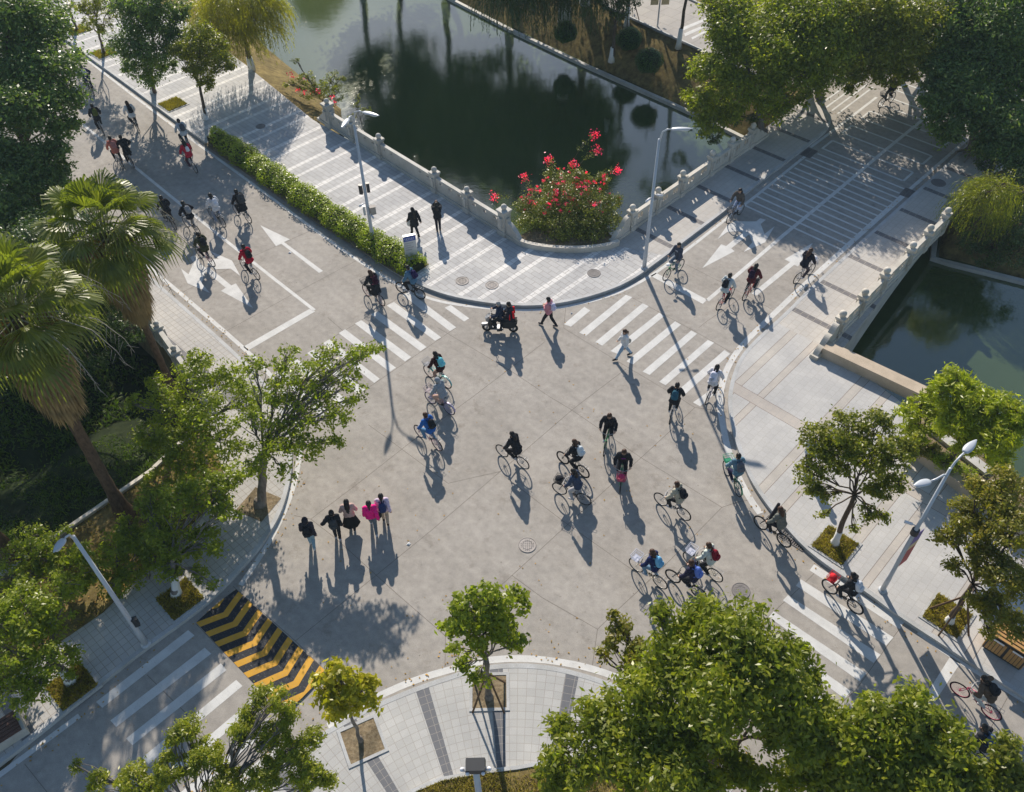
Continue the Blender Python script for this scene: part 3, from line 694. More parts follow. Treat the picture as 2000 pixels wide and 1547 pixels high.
def limb(b, p0, p1, r0, r1, sag=.0, n=5, rnd=random, wob=.06):
    p0, p1 = Vector(p0), Vector(p1); L = (p1 - p0).length; pts = []
    up = Vector((0, 0, 1))
    for i in range(n + 1):
        t = i / n; p = p0.lerp(p1, t) + up * (sag * L * math.sin(math.pi * t))
        if 0 < i < n: p += Vector((rnd.uniform(-1, 1), rnd.uniform(-1, 1), rnd.uniform(-1, 1))) * wob * L
        pts.append(p)
    b.tube(pts, [r0 + (r1 - r0) * (i / n) ** .8 for i in range(n + 1)], 6 if r0 < .08 else 9)
    return pts
def tree(name, label, base, blobs, n, leaf, L, W, tr=.14, fork=2.0, bark=None, lime=0, seed=1, cat='tree', group=None, cl=55, cs=.34, stakes=0, lean=None, twig=.018, z0=None, up=.5, droop=.2, extra_limbs=True):
    rn = random.Random(seed); z0 = K if z0 is None else z0
    B = Vector((*g2(*base, z0), z0)) if len(base) == 2 else Vector(base)
    BL = []
    for bb in blobs:
        u, v, h, rp = bb[:4]; c = G(u, v, h); rx = rp * mpp(c); BL.append((c, rx, rx * (bb[4] if len(bb) > 4 else .78)))
    root = thing(name, label, cat, B, 0, group)
    P, O, T = crown_points([(c - B, rx, rz) for c, rx, rz in BL], n, seed, cl, cs)
    o = obj('crown', leaf_mesh('crown', P, L, W, LEAF[leaf], seed, up=up, out=O, droop=droop), root)
    b = MB(); cc = sum((c for c, _, _ in BL), Vector()) / len(BL) - B
    F_ = lean if lean is not None else Vector((cc.x * .25, cc.y * .25, fork))
    if fork > .05:
        pts = limb(b, (0, 0, -.25), F_, tr * 1.15, tr * .8, n=6, rnd=rn, wob=.012)
        b.tube([(0, 0, -.2), (0, 0, .05), (0, 0, .3)], [tr * 1.9, tr * 1.5, tr * 1.12], 10)
    for (c, rx, rz), t in zip(BL, T):
        c = c - B; mid = F_.lerp(c, .5) + Vector((0, 0, .12 * (c - F_).length))
        lr = tr * max(.28, min(.62, rx * .35))
        q_ = limb(b, F_, c, lr, max(twig * 1.3, lr * .35), .08, 5, rn, .05)
        idx = list(range(len(t))); rn.shuffle(idx)
        for i in idx[:min(len(idx), 14)]: limb(b, q_[rn.choice((2, 3, 4, 5))], t[i], twig * 1.25, twig * .45, .05, 3, rn, .06)
    tk = b.build('trunk', bark or BARK, root, smooth=True)
    if lime:
        b2 = MB(); L_ = F_.normalized(); b2.tube([L_ * -.0, L_ * .12, L_ * .3, L_ * lime], [tr * 2.0, tr * 1.6, tr * 1.22, tr * 1.17], 12); b2.build('limewash_band', LIME, root, smooth=True)
    for k in range(stakes):
        a = 2 * math.pi * k / stakes + .75; b3 = MB(); b3.tube([(.62 * math.cos(a) * 1.2, .62 * math.sin(a) * 1.2, -.05), (.10 * math.cos(a), .10 * math.sin(a), 1.55)], .035, 6); b3.build('stake', M['stake'], root)
    return root

# --- young trees and pits on the island
def pit(name, c, sz, ang, m, z=K + .012, rim=True, tuft=None):
    R_ = lambda x, y: (c[0] + x * math.cos(ang) - y * math.sin(ang), c[1] + x * math.sin(ang) + y * math.cos(ang))
    h = sz / 2; b = MB(); b.sheet([R_(-h, -h), R_(h, -h), R_(h, h), R_(-h, h)], z); struct(name, b, m)
    if rim:
        b = MB(); f = .10
        for (x0, y0, x1, y1) in ((-h - f, -h - f, h + f, -h), (-h - f, h, h + f, h + f), (-h - f, -h, -h, h), (h, -h, h + f, h)):
            b.prism([R_(x0, y0), R_(x1, y0), R_(x1, y1), R_(x0, y1)], .05, K + .03)
        struct('pit_edging', b, M['kerb'])
    if tuft:
        r = np.random.default_rng(int(abs(c[0] * 100))); n = int(sz * sz * 900); xy = (r.uniform(-h * 1.02, h * 1.02, size=(n, 2)))
        ca, sa = math.cos(ang), math.sin(ang); P = np.stack([c[0] + xy[:, 0] * ca - xy[:, 1] * sa, c[1] + xy[:, 0] * sa + xy[:, 1] * ca, np.full(n, z + .05)], 1)
        ax = np.tile(np.array([[0, 0, 1.0]]), (n, 1)); o = obj('grass', leaf_mesh('grass', P, .16, .03, LEAF[tuft], 3, axis=ax, jitter=.55)); tag(o, 'dry yellow green grass tufts filling the tree pit', 'grass', kind='stuff')
pit('tree_pit', g2(956, 1351, K), 1.12, .0, M['soilb']); pit('tree_pit', g2(708, 1447, K), 1.12, .42, M['soilb'])
pit('tree_pit', g2(1631, 1065, K), 1.25, B_DIR, M['dry'], tuft='grass'); pit('tree_pit', g2(1850, 1203, K), 1.25, B_DIR, M['dry'], tuft='grass')
pit('tree_pit', g2(352, 1170, K), 1.25, B_DIR, M['dry'], tuft='grass'); pit('tree_pit', g2(140, 1340, K), 1.25, B_DIR, M['dry'], tuft='grass'); pit('tree_pit', g2(505, 985, K), 1.25, B_DIR + .3, M['soilb'], rim=False)
pit('tree_pit', g2(338, 204, K), 1.3, A_DIR, M['dry'], tuft='grass'); pit('tree_pit', g2(203, 104, K), 1.3, A_DIR, M['dry'], tuft='grass'); pit('tree_pit', g2(150, 60, K), 1.3, A_DIR, M['dry'], tuft='grass')

tree('young_ficus_tree', 'young bright green tree with wooden stakes in the pit at the island centre', (955, 1362),
     [(920, 1190, 5.0, 42), (985, 1180, 5.2, 42), (945, 1160, 5.8, 27), (900, 1215, 4.6, 35), (990, 1235, 4, 36), (945, 1235, 4.3, 42), (912, 1300, 2.9, 20), (888, 1265, 3.5, 12), (937, 1325, 2.4, 20), (1020, 1250, 4.4, 10), (960, 1200, 4.7, 40)],
     5600, 'ficus', .155, .08, .10, 2.7, BARKG, seed=3, stakes=4, cl=32, cs=.27)
tree('yellow_leaf_tree', 'small tree with yellow green leaves in a soil pit beside the striped hump', (705, 1447),
     [(665, 1330, 4.1, 40), (705, 1345, 3.8, 33), (640, 1362, 3.8, 28), (680, 1380, 3.2, 34), (722, 1375, 3.2, 15), (650, 1395, 3, 18), (630, 1330, 4.2, 18)], 2500, 'yellow', .19, .095, .06, 2.2, BARKG, seed=4, cl=22, cs=.26)
tree('camphor_tree', 'largest light green tree, spreading over the bottom right of the junction', (1395, 1530),
     [(1340, 1270, 6.5, 70), (1440, 1240, 7.2, 70), (1500, 1290, 7, 60), (1293, 1200, 7.2, 24), (1290, 1340, 5.5, 75), (1400, 1350, 6.5, 90), (1520, 1360, 6.3, 70), (1180, 1400, 4.5, 50), (1100, 1420, 4, 28), (1120, 1490, 4, 50), (1230, 1470, 4.5, 70), (1310, 1430, 4.8, 60), (1330, 1515, 5, 70), (1560, 1440, 5.5, 60), (1480, 1530, 4.6, 40), (1385, 1440, 4.8, 34), (1430, 1490, 4.4, 40), (1580, 1280, 6.5, 26), (1370, 1205, 7, 38), (1080, 1520, 3.2, 40), (1560, 1340, 6, 40)],
     46000, 'camphor', .165, .068, .22, 2.6, BARK, seed=5, cl=60, cs=.36)
tree('reddish_tree', 'olive and reddish leaved small crown poking out left of the big light green tree', (1300, 1480),
     [(1215, 1235, 5.0, 24), (1238, 1280, 4.7, 30), (1172, 1278, 4.6, 14), (1195, 1205, 5.3, 13), (1245, 1310, 4.2, 26), (1190, 1255, 4.8, 14)], 2600, 'autumn', .12, .06, .08, 2.5, BARK, seed=6, cl=40, cs=.24)
tree('olive_tree', 'green tree filling the bottom right corner in front of the road', (1760, 1680),
     [(1640, 1430, 5.6, 60), (1720, 1405, 6, 55), (1800, 1405, 6.2, 55), (1850, 1450, 6, 50), (1700, 1500, 5.0, 85), (1800, 1520, 5.2, 85), (1890, 1530, 5.4, 50), (1620, 1510, 4.4, 60), (1570, 1540, 4, 50), (1780, 1370, 6.6, 26), (1880, 1560, 5, 60)],
     25000, 'camphor', .165, .072, .2, 2.6, BARK, seed=7, cl=50)
tree('olive_tree', 'small leafy crown with a bright tip at the right edge of the bottom corner', (1960, 1700),
     [(1970, 1455, 6.2, 22), (1960, 1510, 5.6, 38), (1995, 1545, 5.4, 38), (1930, 1560, 5, 38), (1948, 1480, 6, 16)], 5200, 'olive', .14, .062, .12, 2.6, BARK, seed=8, cl=50)
tree('feathery_tree', 'thin tree with feathery yellow green fronds at the bottom, over the lower left crossing', (430, 1720),
     [(480, 1420, 4.8, 28), (545, 1370, 5.4, 20), (510, 1360, 5.2, 22), (340, 1440, 4.8, 18), (370, 1420, 4.8, 24), (400, 1480, 4.4, 36), (330, 1500, 4.4, 30), (260, 1520, 4.2, 30), (190, 1525, 4.2, 18), (150, 1495, 4.2, 7), (440, 1535, 4, 36), (530, 1440, 4.6, 30), (570, 1470, 4.4, 30), (520, 1510, 4.2, 34), (610, 1440, 4.4, 22), (600, 1510, 4, 32), (640, 1525, 3.8, 16), (300, 1540, 4, 26), (490, 1395, 5, 18), (560, 1400, 5, 24)],
     26000, 'feather', .11, .034, .07, 2.2, BARKG, seed=9, cl=60, cs=.22, up=.9)
tree('leafy_tree', 'spreading tree with drooping leaves reaching over the left road, beside the curved kerb', (508, 985),
     [(560, 700, 5.0, 30), (600, 735, 4.8, 42), (650, 700, 5.0, 32), (705, 690, 5.2, 28), (735, 680, 5.2, 16), (690, 740, 4.9, 28), (600, 800, 4.1, 44), (660, 800, 4.2, 38), (540, 770, 4.3, 40), (545, 850, 3.6, 44), (600, 870, 3.5, 38), (645, 868, 3.7, 22), (500, 900, 3.2, 38), (700, 775, 4.7, 16), (490, 820, 4.2, 30), (560, 920, 3.0, 20), (500, 720, 4.8, 30), (640, 760, 4.6, 30)],
     10000, 'ficus', .135, .065, .17, 2.6, BARKG, seed=10, cl=34, cs=.33)
tree('leafy_tree', 'tangled green tree on the slope between the palm trunks and the road kerb', (400, 905),
     [(380, 730, 3.52, 42), (320, 790, 3.04, 40), (265, 790, 3.36, 22), (400, 800, 3.20, 45), (450, 740, 3.36, 35), (340, 860, 2.24, 45), (430, 860, 2.56, 45), (480, 780, 3.20, 35), (290, 850, 2.24, 30), (390, 700, 3.84, 20), (300, 740, 3.20, 20)],
     11000, 'ficus', .135, .065, .12, 1.6, BARKG, seed=11, cl=34, cs=.33)
tree('leafy_tree', 'bushy green tree with a white painted trunk in the grass pit left of the hump', (345, 1160),
     [(400, 960, 2.58, 45), (340, 980, 2.58, 45), (440, 1000, 2.18, 30), (350, 1060, 1.77, 38), (400, 1060, 1.63, 34), (310, 1040, 2.04, 35), (385, 1120, 1.02, 18), (330, 1110, 1.29, 26), (450, 930, 2.58, 32), (290, 980, 2.45, 25), (415, 1140, 0.82, 8)],
     9500, 'ficus', .14, .065, .12, 1.4, BARKG, lime=.9, seed=12, cl=36, cs=.30)
tree('leafy_tree', 'low green tree with a limewashed foot at the far left, above the dark bench', (138, 1330),
     [(50, 1190, 2.58, 60), (105, 1200, 2.31, 42), (20, 1270, 2.18, 55), (85, 1290, 1.77, 45), (25, 1350, 1.56, 45), (150, 1270, 1.29, 20), (130, 1140, 2.45, 30), (70, 1350, 1.36, 26), (135, 1310, 0.88, 16), (5, 1210, 2.58, 40)],
     11000, 'ficus', .13, .06, .12, 1.2, BARKG, lime=.7, seed=13, cl=40, cs=.28)
tree('shrub', 'rounded green shrub in the dry bed behind the lower left pavement', (225, 1150),
     [(230, 1070, 1.5, 38), (190, 1110, 1.3, 36), (265, 1115, 1.0, 32), (225, 1140, .8, 34), (285, 1060, 1.5, 26)], 5600, 'ficus', .10, .05, .05, .2, BARKG, seed=14, cat='shrub', cl=40, cs=.25)
tree('shrub', 'loose green shrub at the left edge of the dry bed below the palm trunk', (60, 1130),
     [(60, 1050, 1.6, 34), (30, 1085, 1.2, 34), (95, 1060, 1.8, 22), (130, 1040, 2, 14), (15, 1130, 1, 28)], 3000, 'ficus', .11, .05, .05, .2, BARKG, seed=15, cat='shrub', cl=34, cs=.25)
tree('pavement_tree', 'round crowned tree with a white painted foot in the grass pit on the right pavement', (1630, 1062),
     [(1600, 860, 4.9, 40), (1650, 840, 5.3, 42), (1705, 830, 5.5, 38), (1580, 920, 4.2, 28), (1750, 880, 5.4, 38), (1700, 890, 5, 48), (1640, 900, 4.6, 40), (1715, 955, 3.9, 30), (1755, 940, 4.3, 24), (1610, 965, 3.4, 20), (1697, 1000, 3.1, 18), (1590, 955, 3.6, 18), (1778, 860, 5.5, 24), (1665, 1030, 1.9, 8), (1610, 1005, 2.6, 10), (1720, 1010, 3.0, 14)],
     15000, 'olive', .115, .058, .10, 3.0, BARK, lime=.8, seed=16, cl=34, cs=.27)
tree('olive_tree', 'staked olive brown tree leaning in from the right edge over the wooden bin', (1853, 1215),
     [(1880, 1000, 4.4, 32), (1905, 1045, 4.4, 42), (1850, 1050, 3.9, 26), (1955, 985, 5.4, 40), (1985, 1040, 5.4, 42), (1930, 1100, 4, 42), (1868, 1105, 3.4, 18), (1975, 1130, 4.2, 42), (1945, 1185, 3, 34), (1985, 1215, 2.8, 32), (1905, 1170, 2.6, 18), (1965, 935, 5.9, 26), (1905, 950, 5.3, 20), (1930, 1235, 1.9, 14)],
     17000, 'autumn', .12, .055, .10, 2.4, BARK, lime=.35, seed=17, cl=34, cs=.28, stakes=4)
tree('mango_tree', 'bright lime green tree with long leaves by the water stairs', (1850, 905),
     [(1868, 745, 4.6, 34), (1835, 762, 4.5, 26), (1905, 790, 4.3, 44), (1868, 820, 3.8, 42), (1958, 800, 4.6, 38), (1940, 860, 3.8, 42), (1890, 862, 3.2, 30), (1975, 840, 4.4, 34), (1950, 900, 3.0, 24), (1990, 805, 5, 20)],
     16000, 'mango', .21, .05, .12, 1.8, BARK, seed=18, cl=40, cs=.27, z0=.4)
tree('mango_tree', 'smaller lime green tree beside the water stairs, nearest the open pavement', (1785, 868),
     [(1800, 790, 2.4, 26), (1770, 815, 2.2, 24), (1825, 800, 2.4, 26), (1795, 835, 1.6, 30), (1830, 845, 1.5, 20), (1778, 845, 1.4, 20)], 4000, 'mango', .20, .05, .07, .9, BARK, seed=19, cl=36, cs=.24, z0=.4)
tree('shrub', 'low reddish shrub growing along the planter wall below the lime trees', (1800, 890),
     [(1790, 872, .9, 24), (1820, 880, .9, 18), (1770, 880, .7, 14)], 2000, 'autumn', .09, .045, .03, .1, BARK, seed=20, cat='shrub', cl=30, cs=.18, z0=.4)
tree('shrub', 'bright green low bush in the planter beside the water stairs', (1845, 905),
     [(1820, 885, .8, 16), (1845, 900, .8, 20), (1870, 915, .8, 18), (1895, 925, .7, 14)], 3600, 'hedge', .07, .035, .02, .1, BARK, seed=21, cat='shrub', cl=40, cs=.2, z0=.4)
tree('shrub', 'olive brown shrub trailing along the planter wall at the right edge', (1930, 960),
     [(1900, 942, .9, 16), (1930, 955, 1.0, 20), (1965, 980, 1.0, 24), (1990, 960, 1.6, 26)], 3000, 'autumn', .09, .045, .03, .1, BARK, seed=22, cat='shrub', cl=30, cs=.2, z0=.4)

tree('shrub', 'green undergrowth right of the leaning lamp, beside the lower left pavement', (290, 1130), [(300, 1090, 1.2, 30), (265, 1060, 1.5, 30), (320, 1050, 1.8, 28), (300, 1010, 2.2, 26), (250, 1030, 1.6, 26)], 4200, 'ficus', .12, .06, .04, .2, BARKG, seed=55, cat='shrub', cl=36, cs=.26)
tree('shrub', 'green undergrowth left of the leaning lamp, filling the dry bed', (120, 1150), [(120, 1110, 1.2, 30), (160, 1080, 1.4, 26), (90, 1090, 1.4, 28), (155, 1140, .9, 30), (60, 1120, 1.1, 28)], 4200, 'ficus', .12, .06, .04, .2, BARKG, seed=56, cat='shrub', cl=36, cs=.26)
tree('shrub', 'green undergrowth around the foot of the tall palm trunk by the slope', (330, 1000), [(330, 960, 1.2, 30), (365, 940, 1.6, 30), (300, 940, .8, 26), (350, 900, 1.6, 34), (395, 900, 1.8, 28)], 4200, 'ficus', .12, .06, .04, .2, BARKG, seed=57, cat='shrub', cl=36, cs=.26)

# --- top left
tree('shade_tree', 'tallest dark green tree covering the top left corner', (75, 405),
     [(60, 60, 8, 62), (20, 130, 7, 55), (95, 140, 7, 58), (60, 205, 6.5, 52), (130, 195, 6, 34), (20, 30, 9, 55), (90, 35, 8, 42), (125, 245, 5.2, 30), (0, 220, 6, 50), (150, 110, 6, 16)],
     34000, 'teal', .20, .09, .25, 3.5, BARK, seed=23, cl=60, cs=.48)
tree('shade_tree', 'mid green tree in front of the tall dark one at the left edge', (95, 500),
     [(60, 310, 4.5, 48), (20, 370, 4, 50), (88, 355, 3.9, 36), (110, 290, 5, 26), (50, 420, 3, 42), (100, 400, 3, 26), (0, 300, 5, 40), (120, 330, 4, 18), (15, 440, 2.8, 40)],
     23000, 'teal', .19, .085, .2, 2, BARK, seed=24, cl=55, cs=.44)
tree('shade_tree', 'very dark shaded tree behind the palm crowns at the left, widened to shade the hollow', (130, 560),
     [(60, 470, 6, 55), (130, 520, 5, 60), (20, 540, 6, 60), (100, 580, 4, 50), (-50, 500, 7, 80), (180, 500, 5, 62), (-60, 620, 7, 90), (160, 440, 5.5, 48), (-90, 720, 6, 90), (40, 620, 4, 46), (-130, 560, 8, 90), (205, 545, 5.5, 52), (230, 590, 4.6, 34), (170, 590, 4.6, 44), (110, 640, 5, 50), (60, 560, 3.5, 66), (140, 600, 3.2, 56), (200, 620, 3, 46), (0, 620, 3, 66), (100, 500, 3.5, 56), (-60, 560, 3.5, 80), (255, 650, 2.2, 30), (170, 690, 1.6, 40)], 50000, 'dark', .14, .06, .18, 1.2, BARK, seed=25, cl=50, cs=.38)  # extra crown blobs, some out of view, added to shade the hollow
tree('street_tree', 'dense dark green tree on the promenade at the top, beside the willow', (300, 180),
     [(270, 40, 5.5, 40), (320, 40, 5.6, 40), (250, 90, 4.3, 38), (300, 100, 4.2, 38), (345, 80, 4.6, 26), (285, 140, 2.8, 34), (330, 130, 3.0, 18), (300, 0, 6.8, 45), (250, 0, 6.5, 35), (350, 20, 6, 22), (245, 130, 3, 16)],
     24000, 'teal', .15, .075, .13, 1.6, BARK, lime=.9, seed=26, cl=55, cs=.34)
tree('street_tree', 'small bright green street tree at the top end of the hedge', (403, 233),
     [(390, 60, 5.9, 26), (375, 95, 4.8, 34), (415, 90, 5, 34), (395, 125, 3.9, 34), (350, 100, 4.8, 20), (435, 120, 4, 22), (405, 160, 2.8, 18), (375, 140, 3.3, 18), (450, 130, 3.8, 10), (335, 100, 5, 10)],
     15000, 'olive', .13, .06, .10, 2.2, BARK, lime=.8, seed=27, cl=36, cs=.27)
tree('street_tree', 'street tree left of the dense dark one at the very top', (203, 103),
     [(185, 20, 4, 26), (170, 50, 3.0, 18), (205, 50, 3.2, 20), (160, 15, 4.4, 18), (190, -10, 5, 34), (225, 25, 4.2, 20)], 5200, 'olive', .13, .06, .09, 1.6, BARK, lime=.8, seed=28, cl=36, cs=.3)
tree('street_tree', 'topmost street tree at the left, its crown cut by the picture edge', (150, 58),
     [(120, -20, 4.0, 30), (150, -30, 4.2, 26), (95, 0, 3.8, 18), (140, 15, 2.6, 14)], 2600, 'olive', .13, .06, .09, 1.6, BARK, lime=.8, seed=29, cl=36, cs=.3)

def strands(blobs_c, n, seed, lmin, lmax, step=.10):
    r = np.random.default_rng(seed); P, A = [], []
    for c, rx, rz in blobs_c:
        k = max(4, int(n * rx * rx / sum(b[1] ** 2 for b in blobs_c)))
        for _ in range(k):
            d = r.normal(size=3); d[2] = abs(d[2]) * .7; d /= np.linalg.norm(d)
            p = np.array(c) + d * np.array([rx, rx, rz]) * r.uniform(.5, 1.0); v = np.array([d[0] * .55, d[1] * .55, .25]) + r.normal(size=3) * .12
            L_ = r.uniform(lmin, lmax); s = 0
            while s < L_:
                v = v + np.array([0, 0, -.16]); v /= np.linalg.norm(v); p = p + v * step; s += step
                if p[2] < .15: break
                P.append(p + r.normal(size=3) * .02); A.append(v)
    return np.array(P), np.array(A)
def willow(label, base, blobs, n, leaf, L=.17, W=.022, tr=.16, fork=2.2, seed=1, z0=K, lime=0, lmax=2.4, name='willow_tree', bark=None):
    rn = random.Random(seed); B = Vector((*g2(*base, z0), z0)) if len(base) == 2 else Vector(base)
    BL = []
    for u, v, h, rp in blobs: c = G(u, v, h); rx = rp * mpp(c); BL.append((c - B, rx, rx * .6))
    root = thing(name, label, 'tree', B)
    P, A = strands(BL, n, seed, .7, lmax)
    obj('crown', leaf_mesh('crown', P, L, W, LEAF[leaf], seed, axis=A, jitter=.35), root)
    b = MB(); F_ = Vector((0, 0, fork)); limb(b, (0, 0, -.3), F_, tr * 1.3, tr * .8, n=5, rnd=rn, wob=.02)
    for c, rx, rz in BL: 
        limb(b, F_, c, tr * .45, .03, .06, 5, rn)
        for _ in range(6): limb(b, c, c + Vector((rn.uniform(-1, 1) * rx, rn.uniform(-1, 1) * rx, rn.uniform(0, .6) * rz)), .025, .01, .1, 3, rn)
    b.build('trunk', bark or BARK, root, smooth=True)
    if lime: b2 = MB(); b2.tube([(0, 0, -.1), (0, 0, lime)], [tr * 1.6, tr * 1.3], 12); b2.build('limewash_band', LIME, root, smooth=True)
    return root
willow('yellow green weeping willow on the bank at the top left of the canal', (492, 135), [(440, 30, 4.2, 36), (490, 40, 4.0, 34), (460, -10, 5.6, 50), (400, 15, 4.6, 28), (520, 60, 3.0, 16), (500, 0, 5, 34), (460, 70, 3, 30), (430, 60, 3.4, 26), (520, 20, 4, 26)], 2600, 'willow', seed=31, lime=.8, L=.2, W=.03)
willow('yellow green weeping willow drooping beside the right end of the bridge', (1985, 420), [(1925, 375, 2.2, 22), (1903, 395, 1.8, 14), (1950, 365, 2.6, 22), (1930, 420, 1.2, 14)], 620, 'olive', seed=32, L=.17, W=.022, tr=.12, fork=1.6, lmax=2.8)

# --- top right wood: each tree on its own base
tr_ = [
 ('bright olive green tree at the top right, left of the bridge road', (1490, 262), [(1430, 60, 7, 42), (1495, 90, 6.5, 55), (1400, 130, 5.4, 34), (1440, 170, 4.4, 38), (1375, 195, 3.4, 26), (1420, 10, 8, 40), (1385, 235, 2.2, 26), (1340, 180, 3, 8), (1420, 220, 2.6, 26), (1360, 150, 4, 14)], 16000, 'camphor', 41),
 ('broad dense tree over the far end of the bridge road', (1600, 190), [(1555, 60, 7, 52), (1610, 90, 6.4, 50), (1560, 150, 4.6, 42), (1540, 10, 8, 50), (1620, 150, 4.4, 32), (1500, 170, 4.4, 34), (1510, 210, 3, 30), (1600, 20, 8, 50), (1570, 195, 2.8, 18)], 17000, 'camphor', 42),
 ('tree with a sunlit top above the far end of the bridge road', (1760, 150), [(1690, 60, 6.4, 50), (1750, 80, 6.2, 50), (1680, 120, 4.8, 40), (1735, 135, 4.4, 34), (1700, 10, 8, 52), (1780, 30, 7.6, 50), (1650, 50, 7, 34), (1795, 110, 5, 24), (1670, 165, 3.4, 20)], 17000, 'olive', 43),
 ('drooping green banyan beside the road, its grey roots on the pavement', (1898, 300), [(1845, 130, 5.2, 30), (1870, 170, 4.4, 46), (1830, 200, 4, 28), (1860, 235, 3.2, 34), (1900, 200, 4.2, 36), (1835, 155, 4.8, 26), (1850, 265, 2.2, 20), (1885, 140, 5, 28)], 13000, 'teal', 44),
 ('dark green tree standing right of the banyan at the right edge', (1990, 330), [(1950, 210, 3.9, 32), (1930, 245, 3.2, 26), (1980, 240, 3.8, 36), (1945, 285, 2.2, 30), (1985, 290, 2.6, 36), (1925, 290, 1.8, 18)], 11000, 'teal', 45),
 ('wide tree in the upper right corner, highest crown of that side', (1930, 150), [(1850, 50, 7, 46), (1910, 60, 7, 50), (1970, 50, 7.4, 55), (1880, 100, 5.8, 42), (1940, 120, 5.6, 46), (1990, 120, 5.6, 42), (1860, 0, 8, 50), (1950, 0, 8.4, 60), (1990, 180, 4.4, 34), (1940, 165, 4.6, 28)], 17000, 'teal', 46),
]
tr_ += [('added background tree shading the road beyond the bridge, behind the sunlit crowns', (1760, 90), [(1640, 70, 3.6, 44), (1700, 90, 3.2, 44), (1750, 60, 3.8, 50), (1800, 90, 3.4, 44), (1720, 30, 4.4, 50), (1780, 140, 2.8, 26), (1660, 120, 2.8, 28)], 12000, 'camphor', 49),  # low crowns added behind the nearer trees to shade the bridge road
 ('added background tree for shade at the far left of the wood near the path', (1560, 120), [(1450, 90, 3.8, 44), (1500, 120, 3.2, 40), (1560, 90, 3.6, 44), (1590, 130, 3, 34), (1520, 40, 4.4, 50), (1440, 40, 4.6, 40), (1400, 80, 3.8, 20)], 12000, 'camphor', 50),
 ('added background tree for shade at the right edge behind the banyan', (1960, 150), [(1870, 110, 3.6, 44), (1920, 130, 3.2, 44), (1970, 130, 3.4, 50), (1900, 70, 4.2, 50), (1960, 60, 4.6, 55), (1860, 170, 2.8, 26), (1930, 190, 2.6, 34)], 13000, 'dark', 54)]
for lb, bs, bl, n, lf, sd_ in tr_: tree('park_tree', lb, bs, [(u, v, h * .84 if sd_ not in (49, 50, 54) else h, r_ * 1.16) for u, v, h, r_ in bl], int(n * 1.5), lf, .21, .09, .2, 2.4, BARKG, seed=sd_, cl=60, cs=.42, group=None, z0=0)
# aerial roots of the banyan
# dark undergrowth at the right end of the bridge and under the wood
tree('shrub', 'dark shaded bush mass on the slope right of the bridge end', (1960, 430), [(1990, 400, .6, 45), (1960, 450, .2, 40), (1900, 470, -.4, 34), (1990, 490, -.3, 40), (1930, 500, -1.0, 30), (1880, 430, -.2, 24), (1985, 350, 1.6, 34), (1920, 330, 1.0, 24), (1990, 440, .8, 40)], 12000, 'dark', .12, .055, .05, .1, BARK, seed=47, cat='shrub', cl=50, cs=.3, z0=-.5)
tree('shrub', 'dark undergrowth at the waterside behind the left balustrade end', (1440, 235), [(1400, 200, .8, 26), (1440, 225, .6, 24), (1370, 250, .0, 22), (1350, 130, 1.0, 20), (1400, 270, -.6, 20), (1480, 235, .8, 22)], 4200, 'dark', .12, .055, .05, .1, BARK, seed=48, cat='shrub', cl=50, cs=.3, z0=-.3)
# --- far bank
for i, (u, v, r_, lb) in enumerate(((1105, 62, 21, 'clipped green ball bush below the thick white painted trunk'), (1229, 75, 23, 'clipped green ball bush beside the narrow white trunk, the middle one'), (1268, 118, 25, 'clipped green ball bush nearest the water on the far bank'))):
    c = G(u, v, -.3); rr = r_ * mpp(c); root = thing('ball_bush', lb, 'bush', (c.x, c.y, c.z - rr * .8), 0, 'clipped ball bushes on the far bank')
    r = np.random.default_rng(60 + i); d = r.normal(size=(5200, 3)); d /= np.linalg.norm(d, axis=1)[:, None]
    lump = 1 + .10 * np.sin(d[:, 0] * 6 + i) * np.sin(d[:, 1] * 5 + 1) + r.normal(size=5200) * .06
    obj('crown', leaf_mesh('crown', d * rr * lump[:, None] * np.array([1, 1, .86]) + np.array([0, 0, rr * .8]), .075, .045, LEAF['ball'], i, out=d * 2), root)
    b = MB(); b.sphere((0, 0, rr * .8), rr * .93, 16, 10, sc=(1, 1, .86)); b.build('branches', M['dgrass'], root, smooth=True)
willow('weeping willow with a thick white painted trunk hanging over the far bank at the top', (1103, 40), [(1100, -60, 5.2, 55), (1040, -50, 5.5, 55), (1160, -50, 5.5, 50), (1090, -140, 8.5, 75), (1030, -120, 8, 60), (1150, -150, 9, 60), (1000, -20, 4.4, 30), (1060, -22, 3.4, 38), (1120, -18, 3.3, 34), (1160, -25, 3.6, 28), (1015, -10, 3.0, 26), (965, -5, 3, 22)], 3000, 'darkwillow', seed=33, z0=-.1, lime=1.4, tr=.34, fork=2.4, L=.24, W=.04, lmax=3.4)
